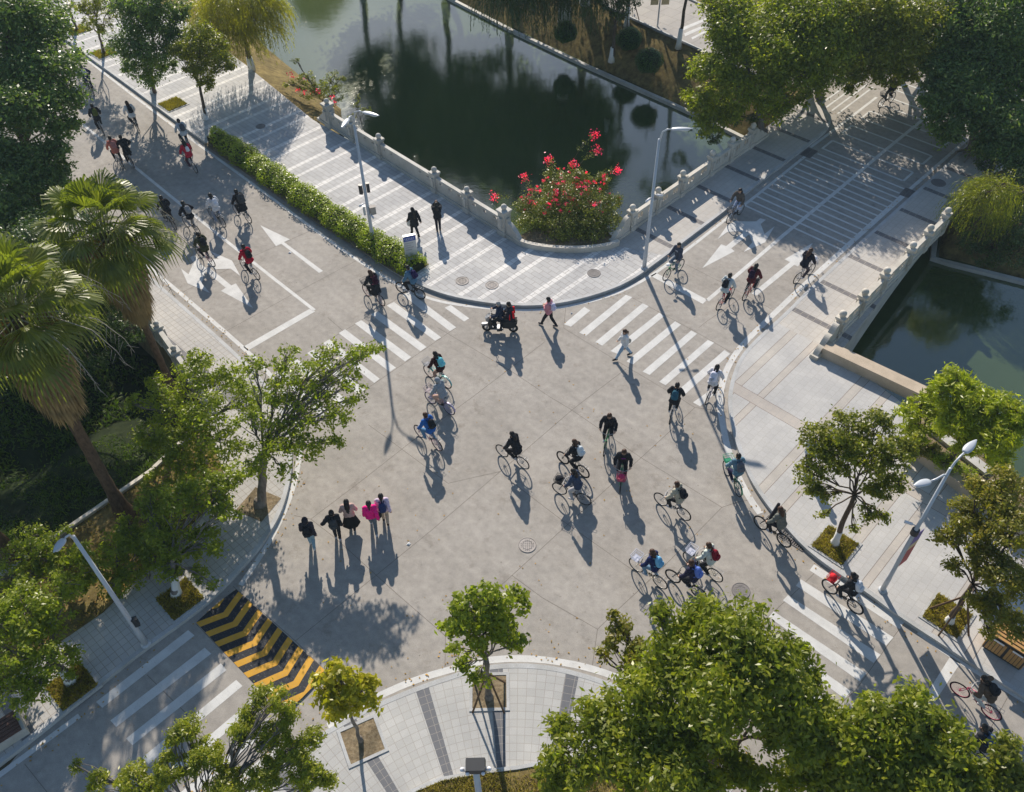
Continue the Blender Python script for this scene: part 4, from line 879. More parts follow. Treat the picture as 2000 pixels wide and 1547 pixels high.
# trees beyond the top edge whose shade and reflections lie on the canal
BT = [('tall dark tree on the far canal bank just beyond the top edge', (.5, 72), 15.5, 4.6, 71), ('second tall dark tree on the far canal bank beyond the top edge', (-5.0, 78), 18.5, 4.8, 72), ('third tall tree on the far bank, where the canal bends', (-9.8, 84), 21.5, 4.4, 73), ('slender tall tree on the far bank behind the ball bushes', (6.2, 66.5), 12, 3.4, 74), ('tree on the far bank farthest up the canal', (-20, 97), 9, 3.6, 75), ('narrow tall tree added between the others to hide the sun glint', (-12.8, 82), 21, 2.6, 76)]  # narrow tree is added to block the sun's reflection in the water
for lb, (x, y), h, r_, sd_ in BT:
    B = Vector((x, y, -.1)); root = thing('bank_tree', lb, 'tree', B); rn = random.Random(sd_)
    bl = [(Vector((rn.uniform(-.45, .45) * r_, rn.uniform(-.45, .45) * r_, h * rn.uniform(.3, .9))), r_ * rn.uniform(.45, .65), r_ * rn.uniform(.45, .65)) for _ in range(14)]
    P, O, T = crown_points(bl, 19000, sd_, 50, .6)
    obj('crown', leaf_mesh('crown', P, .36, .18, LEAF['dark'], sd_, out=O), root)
    b = MB(); limb(b, (0, 0, -.2), (0, 0, h * .5), .3, .2, n=5, rnd=rn, wob=.02)
    for c, _, _ in bl: limb(b, (0, 0, h * .4), c, .1, .04, .05, 4, rn)
    b.build('trunk', BARKG, root, smooth=True); b2 = MB(); b2.tube([(0, 0, -.1), (0, 0, 1.3)], [.42, .34], 12); b2.build('limewash_band', LIME, root)
for lb, bs, h, lm in (('slim white footed tree on the far bank beside the path, with supporting poles', (1224, 48), 6.5, 1.3), ('leaning tree with a white painted foot at the edge of the far path', (1325, 92), 7.5, 1.3), ('thin sapling with a short white foot near the water on the far bank', (1194, 118), 4.6, .9)):
    bb = G(*bs, -.15); tops = [(bb + Vector((dx, dy, h + dz))) for dx, dy, dz in ((0, 0, 0), (.9, .2, -.5), (-.8, .3, -.4), (.2, -.8, -.9), (.3, .9, .6))]
    B = bb; root = thing('bank_tree', lb, 'tree', B, 0); rn = random.Random(int(h * 10)); bl = [(t - B, .8, .7) for t in tops]
    P, O, T = crown_points(bl, 3200, int(h * 7), 40, .32); obj('crown', leaf_mesh('crown', P, .15, .065, LEAF['dark'], 5, out=O), root)
    b = MB(); F_ = Vector((.12, 0, h * .55)); limb(b, (0, 0, -.2), F_, .14, .09, n=5, rnd=rn, wob=.02)
    for c, _, _ in bl: limb(b, F_, c, .06, .02, .05, 4, rn)
    b.build('trunk', BARK, root, smooth=True); b2 = MB(); b2.tube([(0, 0, -.1), (.0, 0, .3), (.03, 0, lm)], [.24, .17, .145], 12); b2.build('limewash_band', LIME, root, smooth=True)
    if h == 6.5:
        for a in (.4, 2.5, 4.6): b3 = MB(); b3.tube([(1.1 * math.cos(a), 1.1 * math.sin(a), -.1), (.05, 0, 2.6)], .035, 6); b3.build('stake', M['stake'], root)

# --- hedge: a long clipped planting between kerb and promenade
hc = px([(418, 262), (470, 297), (540, 345), (620, 400), (700, 450), (770, 494), (815, 520)], .5)
r = np.random.default_rng(77); P = []; O = []
HS = sample(hc, .16)
for i, (x, y) in enumerate(HS):
    t = Vector(HS[min(i + 1, len(HS) - 1)]) - Vector(HS[max(0, i - 1)]); t.normalize(); nrm = np.array([-t.y, t.x, 0])
    wd = .72 * min(1, (i + 2) / 8) * (1.0 if i < len(HS) - 6 else 1.1); k = 150
    a = r.uniform(-.25, math.pi + .25, size=k); rr = r.uniform(.7, 1.06, size=k) * (1 + .13 * math.sin(i * .7) + .1 * math.sin(i * .31 + 2))
    off = np.cos(a) * wd * rr; z = np.maximum(.08, np.sin(a) * .62 * rr + .18)
    pp = np.stack([x + nrm[0] * off + t.x * r.uniform(-.12, .12, k), y + nrm[1] * off + t.y * r.uniform(-.12, .12, k), K + z], 1)
    P.append(pp); O.append(np.stack([nrm[0] * np.cos(a), nrm[1] * np.cos(a), np.sin(a)], 1))
P = np.concatenate(P); O = np.concatenate(O)
hd = thing('hedge', 'long bright green clipped hedge between the left road kerb and the promenade', 'hedge')
obj('foliage', leaf_mesh('foliage', P, .10, .058, LEAF['hedge'], 7, out=O), hd)
b = MB(); wall(b, HS, -.5, .5, K, K + .42); b.build('branches', M['dgrass'], hd)
b = MB(); wall(b, HS, -.78, .78, K, K + .02); struct('hedge_bed', b, M['soilb'])

# --- bougainvillea in the corner planter
bc = G(1108, 425, .9); root = thing('bougainvillea', 'large bougainvillea bush with pink flowers between the two balustrades', 'bush', (bc.x, bc.y, K))
bl = []
for u, v, h, rp in ((1060, 400, 1.0, 42), (1110, 385, 1.3, 48), (1160, 400, 1.2, 42), (1040, 430, .7, 32), (1185, 430, .8, 30), (1100, 440, .5, 45), (1150, 445, .5, 40), (1085, 350, 1.7, 26), (1130, 350, 1.8, 26), (1195, 395, 1.0, 22), (1025, 400, 1.0, 20), (1170, 355, 1.6, 22)):
    c = G(u, v, h); rx = rp * mpp(c); bl.append((c - root.location, rx, rx * .7))
P, O, T = crown_points(bl, 38000, 81, 40, .26); obj('foliage', leaf_mesh('foliage', P, .085, .045, LEAF['boug'], 81, out=O), root)
P, O, T = crown_points([(c + Vector((0, -.05, .14)), rx * 1.04, rz * 1.08) for c, rx, rz in bl[:3] + bl[7:]], 2300, 82, 18, .10); kz = (P[:, 2] > .95 + r.uniform(-.3, .3, len(P))) | (r.random(len(P)) < .05); P, O = P[kz], O[kz]; tag(obj('flowers', leaf_mesh('flowers', P, .065, .055, LEAF['flower'], 82, out=O), root), kind='stuff')
b = MB(); fl = []
for s_, e_ in (((1105, 340, 1.9), (1162, 263, 3.4)), ((1120, 340, 1.9), (1166, 295, 2.9)), ((1090, 345, 1.8), (1072, 312, 2.6)), ((1140, 365, 1.7), (1205, 333, 2.2)), ((1040, 395, 1.3), (1024, 345, 2.0)), ((1100, 350, 1.8), (1120, 320, 2.5)), ((1020, 400, 1.0), (965, 385, 1.2))):
    p0, p1 = G(*s_) - root.location, G(*e_) - root.location; q_ = limb(b, p0, p1, .012, .007, .15, 6, rnd, .02); fl.append((q_[-1], .14)); fl += [(q_[k], .05) for k in (3, 4, 5)]
b.build('stems', BARK, root)
pp = np.concatenate([np.array(c) + r.normal(size=(60 if q_ > .1 else 14, 3)) * q_ for c, q_ in fl if q_ > .1]); tag(obj('flowers', leaf_mesh('flowers', pp, .09, .07, LEAF['flower'], 83), root), kind='stuff')
pp = np.concatenate([np.array(c) + r.normal(size=(26, 3)) * .09 for c, q_ in fl if q_ < .1]); obj('foliage', leaf_mesh('foliage', pp, .08, .04, LEAF['boug'], 84), root)
# shrubs on the canal bank left of the first balustrade post
root = tree('flowering_shrub', 'straggly green shrub with a few pink flowers behind the first balustrade post', (632, 200), [(650, 160, .9, 26), (625, 170, .6, 24), (600, 150, 1.4, 16), (580, 120, 2.0, 9), (655, 185, .5, 22), (610, 180, .3, 24), (590, 165, .4, 18), (565, 165, .2, 14), (670, 150, 1.2, 10)], 5200, 'olive', .13, .035, .03, .1, BARK, seed=51, cat='shrub', cl=30, cs=.22, z0=-.4)
P = np.array([np.array(G(u, v, h) - root.location) + r.normal(size=3) * .10 for u, v, h in ((567, 145, .9), (572, 150, .8), (620, 178, .8), (650, 190, .9), (595, 180, .5), (597, 153, 1.0), (653, 200, .8), (580, 175, .4)) for _ in range(16)])
tag(obj('flowers', leaf_mesh('flowers', P, .10, .08, LEAF['flower'], 52), root), kind='stuff')
tree('shrub', 'wispy green sapling rising between the canal and the balustrade panels', (705, 235), [(695, 205, 1.0, 10), (715, 212, .8, 9), (700, 190, 1.5, 5), (688, 225, .4, 7)], 420, 'olive', .13, .03, .015, .1, BARK, seed=53, cat='shrub', cl=16, cs=.2, z0=-.6)
# tufts and litter on the dry banks
def scatter(poly, n, leaf, L, W, seed, z, label, name='grass', upr=True):
    r = np.random.default_rng(seed); xs = [p[0] for p in poly]; ys = [p[1] for p in poly]; out = []
    while len(out) < n:
        x, y = r.uniform(min(xs), max(xs)), r.uniform(min(ys), max(ys)); c = False
        for i in range(len(poly)):
            (x1, y1), (x2, y2) = poly[i], poly[(i + 1) % len(poly)]
            if (y1 > y) != (y2 > y) and x < (x2 - x1) * (y - y1) / (y2 - y1) + x1: c = not c
        if c and (math.sin(x * 1.9 + seed) + math.sin(y * 2.3 + x) + r.uniform(-1, 1) > -.9 or not upr): out.append((x, y, z(x, y) if callable(z) else z))
    P = np.array(out); ax = np.tile(np.array([[0, 0, 1.0]]), (len(P), 1)) if upr else None
    o = obj(name, leaf_mesh(name, P, L, W, LEAF[leaf], seed, axis=ax, jitter=.7) if upr else leaf_mesh(name, P, L, W, LEAF[leaf], seed, up=3)); tag(o, label, name.replace('_', ' '), kind='stuff'); return o
cb = [(-12.95, 24.2), (-11.4, 21.3), (-14.7, 16.0), (-19.4, 11.5), (-26, 4.7), (-30, 5.8), (-18.15, 18.3), (-14.8, 22.1)]
scatter(cb, 9000, 'grass', .14, .02, 91, K + .08, 'dry yellow grass in the bed along the lower left pavement'); scatter(cb, 1800, 'litter', .11, .07, 92, K + .05, 'brown fallen leaves lying in the dry bed at the lower left', 'leaf_litter', False)
isb = px([(1380, 1560), (1230, 1487), (1130, 1481), (1010, 1502), (930, 1512), (860, 1526), (800, 1552), (760, 1580)], K)
scatter(isb, 7000, 'grass', .13, .02, 93, K + .10, 'dry brown grass on the island at the bottom edge')
sl_ = [(-12.8, 25.2), (-14.7, 22.4), (-18.2, 18.6), (-28, 8.2), (-33, 11.5), (-24.5, 20.0), (-18.5, 26.2)]
def zsl(x, y):
    d = (Vector((x, y)) - Vector((-14.63, 22.2))).dot(Vector((-.735, .678))); return -.08 - 2.7 * max(0, min(1, d / 7.9))
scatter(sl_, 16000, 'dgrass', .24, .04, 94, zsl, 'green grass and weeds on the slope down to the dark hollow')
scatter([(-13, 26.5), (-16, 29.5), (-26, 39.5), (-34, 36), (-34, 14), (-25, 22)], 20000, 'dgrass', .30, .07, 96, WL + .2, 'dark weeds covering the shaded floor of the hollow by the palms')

# ------------------------------------------------------------------ fan palms
def palm(label, base, H_, Rf, seed, tilt, trunk_r=.17, skirt=3.4, nf=34, z0=K, sr=1.0):
    rn = random.Random(seed); B = Vector((*base, z0)) if not isinstance(base[0], int) else Vector((*g2(*base, z0), z0)); root = thing('fan_palm', label, 'palm tree', B)
    T = Vector((tilt[0], tilt[1], H_)); b = MB(); pts = []
    n = 26
    for i in range(n + 1):
        t = i / n; pts.append(Vector((tilt[0] * t ** 1.4, tilt[1] * t ** 1.4, H_ * t - .3 * (1 - t))))
    b.tube(pts, [trunk_r * (1.75 - .9 * min(1, t_ * 5)) * (1 if k % 2 else 1.09) * (1 - .12 * t_) for k, t_ in enumerate([i / n for i in range(n + 1)])], 14)
    b.build('trunk', BARKP, root, smooth=True)
    V, Fc = [], []
    def fan(c, d, side, nrm, R_, sp, seg, drp, wd):
        for k in range(seg):
            a = sp * (k / (seg - 1) - .5) * 2; dr = (d * math.cos(a) + side * math.sin(a)).normalized(); l_ = R_ * (1 - .28 * abs(a / sp) ** 2) * rn.uniform(.9, 1.05)
            w0 = dr.cross(nrm).normalized(); o = len(V); tw = .35 * (1 if k % 2 else -1)
            p1 = c + dr * l_ * .52 - nrm * 0 ; p2 = c + dr * l_ * .80 + Vector((0, 0, -1)) * drp * .30; p3 = c + dr * l_ * .88 + Vector((0, 0, -1)) * drp * rn.uniform(.8, 1.7)
            ww = wd; h = nrm * ww * tw
            V.extend([c, p1 + w0 * ww + h, p1 - w0 * ww - h, p2 + w0 * ww * .55, p2 - w0 * ww * .55, p3]); Fc.extend([(o, o + 1, o + 2), (o + 1, o + 3, o + 4, o + 2), (o + 3, o + 5, o + 4)])
    st = MB()
    for i in range(nf):
        el = math.radians(82 - 100 * (i / nf) ** .9); az = i * 2.39996 + rn.uniform(-.2, .2)
        d = Vector((math.cos(az) * math.cos(el), math.sin(az) * math.cos(el), math.sin(el))); pl = Rf * rn.uniform(.45, .68)
        c = T + Vector((0, 0, .1)) + d * pl + Vector((0, 0, -.12 * pl * math.cos(el))); st.tube([T + Vector((0, 0, -.15)), T + d * pl * .5 + Vector((0, 0, .06)), c], [.035, .022, .014], 5)
        side = d.cross(Vector((0, 0, 1))).normalized() if abs(d.z) < .98 else Vector((1, 0, 0)); nrm = side.cross(d).normalized(); d2 = (d + Vector((0, 0, -.45)) + Vector((rn.uniform(-.2, .2), rn.uniform(-.2, .2), 0))).normalized()
        fan(c, (d2 + Vector((0, 0, -.9 * max(0, (i / nf - .55)) ))).normalized(), side, (nrm + Vector((rn.uniform(-.3, .3), rn.uniform(-.3, .3), 0))).normalized(), Rf * rn.uniform(.44, .60), 1.5, 24, Rf * .20, .052)
    def mk(nm, mat):
        me = bpy.data.meshes.new(nm); me.from_pydata([tuple(v) for v in V], [], Fc); me.materials.append(mat); me.update(); return obj(nm, me, root)
    mk('crown', LEAF['palm']); st.build('leaf_stalks', plain('palm_stalk', (.16, .17, .06), .5), root, smooth=True)
    V, Fc = [], []
    for i in range(4200):
        az = rn.uniform(0, 2 * math.pi); zt = rn.random(); z = H_ - .2 - skirt * zt * .9; ra = sr * (1.05 - .60 * zt ** 1.6) * rn.uniform(.25, 1.0) ** .6
        t = z / H_; c0 = Vector((tilt[0] * t ** 1.4, tilt[1] * t ** 1.4, z)); dh = Vector((math.cos(az), math.sin(az), 0)); p = c0 + dh * ra
        L_ = rn.uniform(.35, .8) * skirt * .3; dd = (Vector((0, 0, -1)) + dh * rn.uniform(-.12, .22)).normalized(); sv = dh.cross(Vector((0, 0, 1))) * .028; o = len(V)
        V.extend([p - sv * .5, p + sv * .5, p + dd * L_ * .6 + sv, p + dd * L_ * .6 - sv, p + dd * L_]); Fc.extend([(o, o + 1, o + 2, o + 3), (o + 3, o + 2, o + 4)])
    for i in range(26):
        az = i * 2.4; z = H_ - .1 - skirt * rn.uniform(0, .55); c = Vector((tilt[0] * (z / H_) ** 1.4, tilt[1] * (z / H_) ** 1.4, z)); dh = Vector((math.cos(az), math.sin(az), 0)); fan(c + dh * sr * .55, (Vector((0, 0, -1)) + dh * .25).normalized(), dh.cross(Vector((0, 0, 1))), dh, 1.25, .75, 14, .05, .03)
    mk('dead_leaf_skirt', LEAF['thatch'])
    b = MB()
    for i in range(11):
        az = i * .9 + rn.uniform(-.3, .3); dh = Vector((math.cos(az), math.sin(az), 0)); p = [T, T + dh * Rf * .5 + Vector((0, 0, .25)), T + dh * Rf * .95 + Vector((0, 0, -.1)), T + dh * Rf * 1.15 + Vector((0, 0, -.9)), T + dh * Rf * 1.2 + Vector((0, 0, -1.5))]
        b.tube(p, [.022, .018, .014, .010, .006], 5)
        for k in range(9): s_ = p[2].lerp(p[4], k / 9); b.tube([s_, s_ + Vector((rn.uniform(-.25, .25), rn.uniform(-.25, .25), -.35))], [.009, .004], 4)
    b.build('flower_stalk', plain('dry_stalk', (.30, .27, .22), .8), root)
    return root
palm('tall fan palm in front of the left road, the right one of the pair', g2(347, 782), 8.7, 2.55, 101, (-.1, .1), z0=0, skirt=3.6, sr=1.0)
palm('tall fan palm at the left edge, its bare trunk rising from the dry bed', g2(248, 1012, K), 10.4, 2.6, 102, (.15, 0), skirt=4.0, sr=1.1, trunk_r=.24)
palm('fan palm trunk crossing the left edge below the others, crown out of view', g2(30, 1092, K), 9.5, 2.4, 103, (-.2, 0), skirt=3.0, nf=26, trunk_r=.22)

# fallen leaves along kerbs and on the road
def along(line_, n, seed, z, spread, label):
    r = np.random.default_rng(seed); S_ = sample(line_, .3); idx = r.integers(0, len(S_), n); P = np.array([[*S_[i], z] for i in idx]) + np.concatenate([r.normal(size=(n, 2)) * spread, r.uniform(0, .01, size=(n, 1))], 1)
    tag(obj('fallen_leaves', leaf_mesh('fallen_leaves', P, .075, .045, LEAF['litter'], seed, up=6)), label, 'fallen leaves', kind='stuff')
along(offset(kD, -.35), 420, 201, .012, .16, 'small fallen leaves in the gutter of the left kerb'); along(offset(kB, -.3), 240, 202, .012, .14, 'small fallen leaves in the gutter of the right kerb'); along(offset(kA, -.3), 160, 203, .012, .12, 'small fallen leaves in the gutter of the upper kerb'); along(offset(kC, -.5), 260, 204, .012, .4, 'small fallen leaves on the road beside the island')
along(px([(600, 950), (700, 1150), (900, 1100), (1100, 1250), (1300, 900), (1000, 700)]), 130, 205, .006, 2.6, 'a few small fallen leaves scattered over the open road')

# ------------------------------------------------------------------ balustrades
def ball_post(root, p, h, wd, ang, m, ballr=.15, base=True):
    b = MB(); z = 0
    b.box((p[0], p[1], K + h / 2), (wd, wd, h), ang)
    b.box((p[0], p[1], K + .14), (wd + .10, wd + .10, .28), ang)
    b.box((p[0], p[1], K + h + .05), (wd + .14, wd + .14, .10), ang); b.box((p[0], p[1], K + h - .06), (wd + .06, wd + .06, .06), ang)
    for s_ in (-1, 1):                                    # recessed field outlines on the faces
        for c_, s2 in ((math.cos(ang), math.sin(ang)), (-math.sin(ang), math.cos(ang))):
            b.box((p[0] + c_ * s_ * (wd / 2 + .008), p[1] + s2 * s_ * (wd / 2 + .008), K + h * .58), (.02 if abs(c_) > 2 else wd * .5, wd * .5, h * .38) if False else (wd * .52, wd * .52, h * .42), ang)
    o = b.build('post', m, root)
    b = MB(); b.lathe((p[0], p[1], K + h + .10), [(ballr * .7, 0), (ballr * .62, .03), (ballr * .5, .05)], 14); b.sphere((p[0], p[1], K + h + .05 + ballr * 1.25), ballr, 16, 10); b.build('ball_finial', m, o, smooth=True)
    return o
def panel_run(root, p, q, m, kind, h=.92, th=.16, gap=.2):
    p, q = Vector(p), Vector(q); d = (q - p).normalized(); ang = math.atan2(d.y, d.x); p, q = p + d * gap, q - d * gap; L = (q - p).length
    b = MB(); W_ = lambda s_, z, dx, dz, t=th: b.box((*(p + d * s_), K + z), (dx, t, dz), ang)
    W_(L / 2, .09, L, .18, th + .14); W_(L / 2, h, L, .14, th + .05)
    if kind == 'A':        # solid panel pierced by a row of small windows
        W_(L / 2, .18 + .20, L, .40)
        nw = max(3, int(L / .62)); st = L / nw
        # middle course with openings
        open_ = [i for i in range(nw) if (L < 3.2 or i < 2 or i >= nw - 2)]
        for i in range(nw):
            if i in open_: W_(st * (i + .17), .70, st * .34, .28); W_(st * (i + .83), .70, st * .34, .28); W_(st * (i + .5), .62, st * .34, .12)
            else: W_(st * (i + .5), .70, st, .28)
        for i in range(nw): 
            if i % 2: continue
            W_(st * (i + .5), .40, .14, .14, th + .03)
    else:                  # rail over paired short openings
        W_(L / 2, .18 + .17, L, .34); nw = max(2, int(L / .8)); st = L / nw
        for i in range(nw):
            W_(st * (i + .14), .69, st * .28, .34); W_(st * (i + .5), .69, .07, .34); W_(st * (i + .86), .69, st * .28, .34)
            W_(st * (i + .5), .38, st * .62, .16, th + .035)
    return b.build('panel', m, root)
def scroll(root, p, d, m, L=1.5, h=1.0, th=.24, lobes=3):
    """end scroll of a balustrade: stepped rounded profile falling away from the post"""
    p = Vector(p); d = Vector(d).normalized(); n = Vector((-d.y, d.x)); prof = [(0, 0)]
    for k in range(25):
        t = k / 24; z = h * (1 - t) ** .75 + .16 * abs(math.sin(t * math.pi * lobes)) * (1 - .5 * t); prof.append((L * t, max(.12, z)))
    prof += [(L + .02, 0)]; b = MB(); nn = len(prof)
    V = [(*(p + d * s_ + n * th / 2), K + z) for s_, z in prof] + [(*(p + d * s_ - n * th / 2), K + z) for s_, z in prof]
    tri = geometry.tessellate_polygon([[Vector((s_, z, 0)) for s_, z in prof]])
    F = [tuple(t) for t in tri] + [tuple(i + nn for i in reversed(t)) for t in tri] + [(i, (i + 1) % nn, (i + 1) % nn + nn, i + nn) for i in range(nn)]
    b.add(V, F); b.box((*(p + d * (L / 2)), K + .09), (L, th + .12, .18), math.atan2(d.y, d.x)); return b.build('scroll_end', m, root)
def balustrade(label, balls, zb, m, kind, h, wd, ang, first=None, last=None, big=(), ballr=.15, phi=0, group=None):
    root = thing('balustrade', label, 'balustrade', (0, 0, 0)); P = []
    for i, (u, v) in enumerate(balls):
        hh = h + (.28 if i in big else 0); c = G(u, v, K + hh + .05 + ballr * 1.25); P.append(Vector((c.x, c.y)))
    # keep the posts on one straight line
    a, e = P[0], P[-1]; d = (e - a).normalized(); P = [a + d * (x - a).dot(d) for x in P]
    for i, p in enumerate(P): ball_post(root, p, h + (.28 if i in big else 0), wd + (.12 if i in big else 0), ang, m, ballr)
    for p, q_ in zip(P, P[1:]): panel_run(root, p, q_, m, kind)
    if first: scroll(root, P[0] - d * .25, -d, m, *first)
    if last: scroll(root, P[-1] + d * .25, d, m, *last)
    return root, P
angP = math.atan2(*(Vector(g2(985, 405, 1.5)) - Vector(g2(637, 197, 1.5))).yx)
balustrade('grey stone balustrade with ball topped posts along the promenade by the canal', [(637.5, 197), (691, 230), (746, 262), (853, 328), (917.5, 366), (984, 404)], 0, M['stone2'], 'A', 1.15, .34, angP, first=(.95, .75, .24, 1), last=(1.15, .95, .24, 1), big=(0, 5), ballr=.16)
angB = math.atan2(*(Vector(g2(1472, 245, 1.5)) - Vector(g2(1236, 405, 1.5))).yx)
balustrade('pale stone balustrade along the far left side of the bridge behind the bougainvillea', [(1236, 405), (1286, 371), (1332, 337), (1391, 298), (1430, 271.5), (1472, 245)], 0, M['stone'], 'B', 1.15, .30, angB, first=(1.35, 1.05, .24, 2), last=(1.5, 1.0, .24, 3), ballr=.17)
angC = math.atan2(*(Vector(g2(1852.5, 411, 1.5)) - Vector(g2(1647, 612.5, 1.5))).yx)
balustrade('pale stone balustrade along the right side of the bridge over the dark water', [(1647, 612.5), (1690, 570), (1733, 528), (1783, 477.5), (1818.5, 444.5), (1852.5, 411)], 0, M['stone'], 'B', 1.15, .30, angC, first=(1.75, 1.05, .26, 3), ballr=.17)
# parapet of the left road above the dark pond
root = thing('balustrade', 'grey stone parapet with a curved end beside the left road, under the palms', 'balustrade'); d = Vector((-.70, .715)); p0 = Vector(g2(418, 800, K)) + Vector((-.15, 0))
d = (Vector(g2(345, 705, K)) - p0).normalized(); P = [p0 + d * (1.2 + 2.05 * i) for i in range(7)]; a_ = math.atan2(d.y, d.x)
for p in P: ball_post(root, p, 1.0, .32, a_, M['stone2'], .13)
for p, q_ in zip(P, P[1:]): panel_run(root, p, q_, M['stone2'], 'A')
scroll(root, P[0] - d * .2, -d, M['stone2'], 1.4, .9, .24, 1)

# seat wall and water stairs on the right
wl = px([(1612, 672), (1700, 722), (1830, 782)], .6); w2 = px([(1700, 722), (1850, 800), (2010, 890)], .6)
b = MB(); P_ = px([(1618, 669), (1830, 768)], .62); wall(b, P_, 0, -.55, K - .05, .62); wall(b, P_, .03, -.58, .54, .64 + .06)
tag(b.build('seat_wall', M['seat']), 'long low tan stone wall between the right pavement and the canal', 'wall')
b = MB(); P_ = px([(1768, 862), (1850, 925), (1960, 1010), (2090, 1110)], .62); wall(b, P_, 0, .42, K - .05, .58); wall(b, P_, -.03, .45, .52, .66)
tag(b.build('planter_wall', M['seat']), 'low tan planter wall with shrubs behind the round crowned pavement tree', 'wall')
b = MB(); b.prism([*px([(1775, 858), (1850, 920), (1960, 1003), (2080, 1095)], .5), *px([(2100, 1020), (1990, 930), (1880, 860), (1800, 800)], .5)], K - .02, .46); struct('planter_bed', b, M['soilb'])
st = thing('water_stairs', 'broad pale stone steps leading down to the canal behind the lime trees', 'stairs'); a0, a1 = Vector(g2(1815, 845, .5)), Vector(g2(1905, 915, .5)); dd = Vector((.6, .8)).normalized(); dd = (Vector(g2(1910, 800, .0)) - Vector(g2(1815, 845, .0))).normalized(); ax_ = (a1 - a0).normalized(); dd = Vector((-ax_.y, ax_.x)); dd = dd if dd.x > 0 else -dd
for i in range(7):
    p = a0 + dd * (.42 * i); b = MB(); z = .62 - .36 * i
    b.prism([tuple(p - ax_ * .2), tuple(p + ax_ * 2.6), tuple(p + ax_ * 2.6 + dd * .44), tuple(p - ax_ * .2 + dd * .44)], z - .8, z); b.build('step', M['stone2'], st)

# ------------------------------------------------------------------ street lamps
def lamp_head(root, p, d, L=.85, wd=.27):
    p, d = Vector(p), Vector(d).normalized(); rot = d.to_track_quat('X', 'Z').to_matrix(); b = MB()
    n = 12; V = []; F = []
    for i in range(n + 1):
        t = i / n; r = max(.02, (math.sin(math.pi * (.08 + .92 * t) ** .75) ** .7) * wd / 2) if t < 1 else .02
        for k in range(12):
            a = 2 * math.pi * k / 12; q_ = Vector((L * t, r * math.cos(a), r * .42 * math.sin(a) + .02)); V.append(tuple(p + rot @ q_))
    F = [(i * 12 + k, i * 12 + (k + 1) % 12, (i + 1) * 12 + (k + 1) % 12, (i + 1) * 12 + k) for i in range(n) for k in range(12)] + [tuple(reversed(range(12))), tuple(n * 12 + k for k in range(12))]
    b.add(V, F); h = b.build('lamp_head', M['steel'], root, smooth=True)
    b = MB(); b.sphere(tuple(p + rot @ Vector((L * .62, 0, -.035))), .5, 12, 6, sc=(L * .5, wd * .62, .10), rot=rot); b.build('lens', M['glass'], h, smooth=True)
    return h
def lamp(label, base, H_, arms, r0=.105, extras=None):
    B = Vector((*g2(*base, K), K)); root = thing('street_lamp', label, 'street lamp', B); b = MB()
    b.tube([(0, 0, 0), (0, 0, .9), (0, 0, .93), (0, 0, H_)], [r0, r0 * .97, r0 * .86, r0 * .52], 14); b.tube([(0, 0, -.01), (0, 0, .06)], [r0 * 1.7, r0 * 1.65], 14)
    b.build('pole', M['steel'], root, smooth=True)
    for (dx, dy, dz, L) in arms:
        e = Vector((dx, dy, H_ + dz)); s_ = Vector((0, 0, H_ - .35)); hd_ = Vector((dx, dy, 0)).normalized(); m_ = Vector((dx * .22, dy * .22, H_ + dz * .72)); m2 = Vector((dx * .6, dy * .6, H_ + dz))
        b = MB(); b.tube([s_, s_.lerp(m_, .5) + Vector((-dx * .04, -dy * .04, .0)), m_, m2, e], [.042, .04, .036, .032, .03], 10); ar = b.build('arm', M['steel'], root, smooth=True)
        lamp_head(ar, tuple(e - hd_ * .05), hd_ + Vector((0, 0, .10)), L)
    return root
def arm_to(base, u, v, h): 
    B = Vector(g2(*base, K)); c = G(u, v, h); return c.x - B.x, c.y - B.y
ax1, ay1 = arm_to((730, 478), 712, 224, 7.75); ax2, ay2 = arm_to((730, 478), 680, 238, 7.55)
l1 = lamp('double armed street lamp rising from the hedge with speaker boxes on its pole', (730, 478), 7.15, [(ax1 * 1.0, ay1 * 1.0, .55, .95), (ax2, ay2, .35, .95)])
def lbox(root, nm, p, d, m, az=0): 
    b = MB(); b.box(p, d, az); b.box((p[0], p[1], p[2] + d[2] / 2 + .012), (d[0] + .03, d[1] + .03, .024), az); return b.build(nm, m, root)
lbox(l1, 'loudspeaker', (.17, .02, 3.45), (.16, .14, .5), M['dsteel'], .2); lbox(l1, 'loudspeaker', (-.2, .02, 3.35), (.16, .14, .5), M['dsteel'], -.2)
lbox(l1, 'equipment_box', (.24, -.02, 2.15), (.28, .2, .42), M['iron2'], .3); lbox(l1, 'equipment_box', (-.18, -.1, 2.2), (.1, .1, .5), M['steel'], .4)
def cctv(root, p, d):
    d = Vector(d).normalized(); p = Vector(p); b = MB(); b.tube([p, p + d * .12], .02, 6); b.tube([p + d * .1, p + d * .36 + Vector((0, 0, -.05))], [.05, .055], 8); b.build('camera', M['whitep'], root, smooth=True)
cctv(l1, (.06, -.05, 1.95), (.5, -.7, 0)); cctv(l1, (-.06, -.05, 2.6), (-.8, -.5, 0))
ax1, ay1 = arm_to((1258, 523), 1306, 264, 7.7)
l2 = lamp('single armed street lamp at the kerb in front of the bridge balustrade', (1258, 523), 7.2, [(max(.5, ax1), ay1 * .3, .5, .95)])
cctv(l2, (.1, .0, 4.3), (1, -.1, .05)); cctv(l2, (-.06, -.05, 4.2), (-.6, -.5, -.1))
l3 = lamp('two headed street lamp with a long banner on the right pavement', (1723, 1153), 7.0, [(.50, .42, .25, .66), (-.62, -.22, -.35, .62)], r0=.092)
b = MB(); b.tube([(0, 0, 3.55), (0, 0, 3.8)], [.13, .13], 10); b.build('pole_collar', M['dsteel'], l3)
b = MB(); bd = Vector((.75, .66)).normalized(); bx = Vector((math.cos(.6), math.sin(.6)))
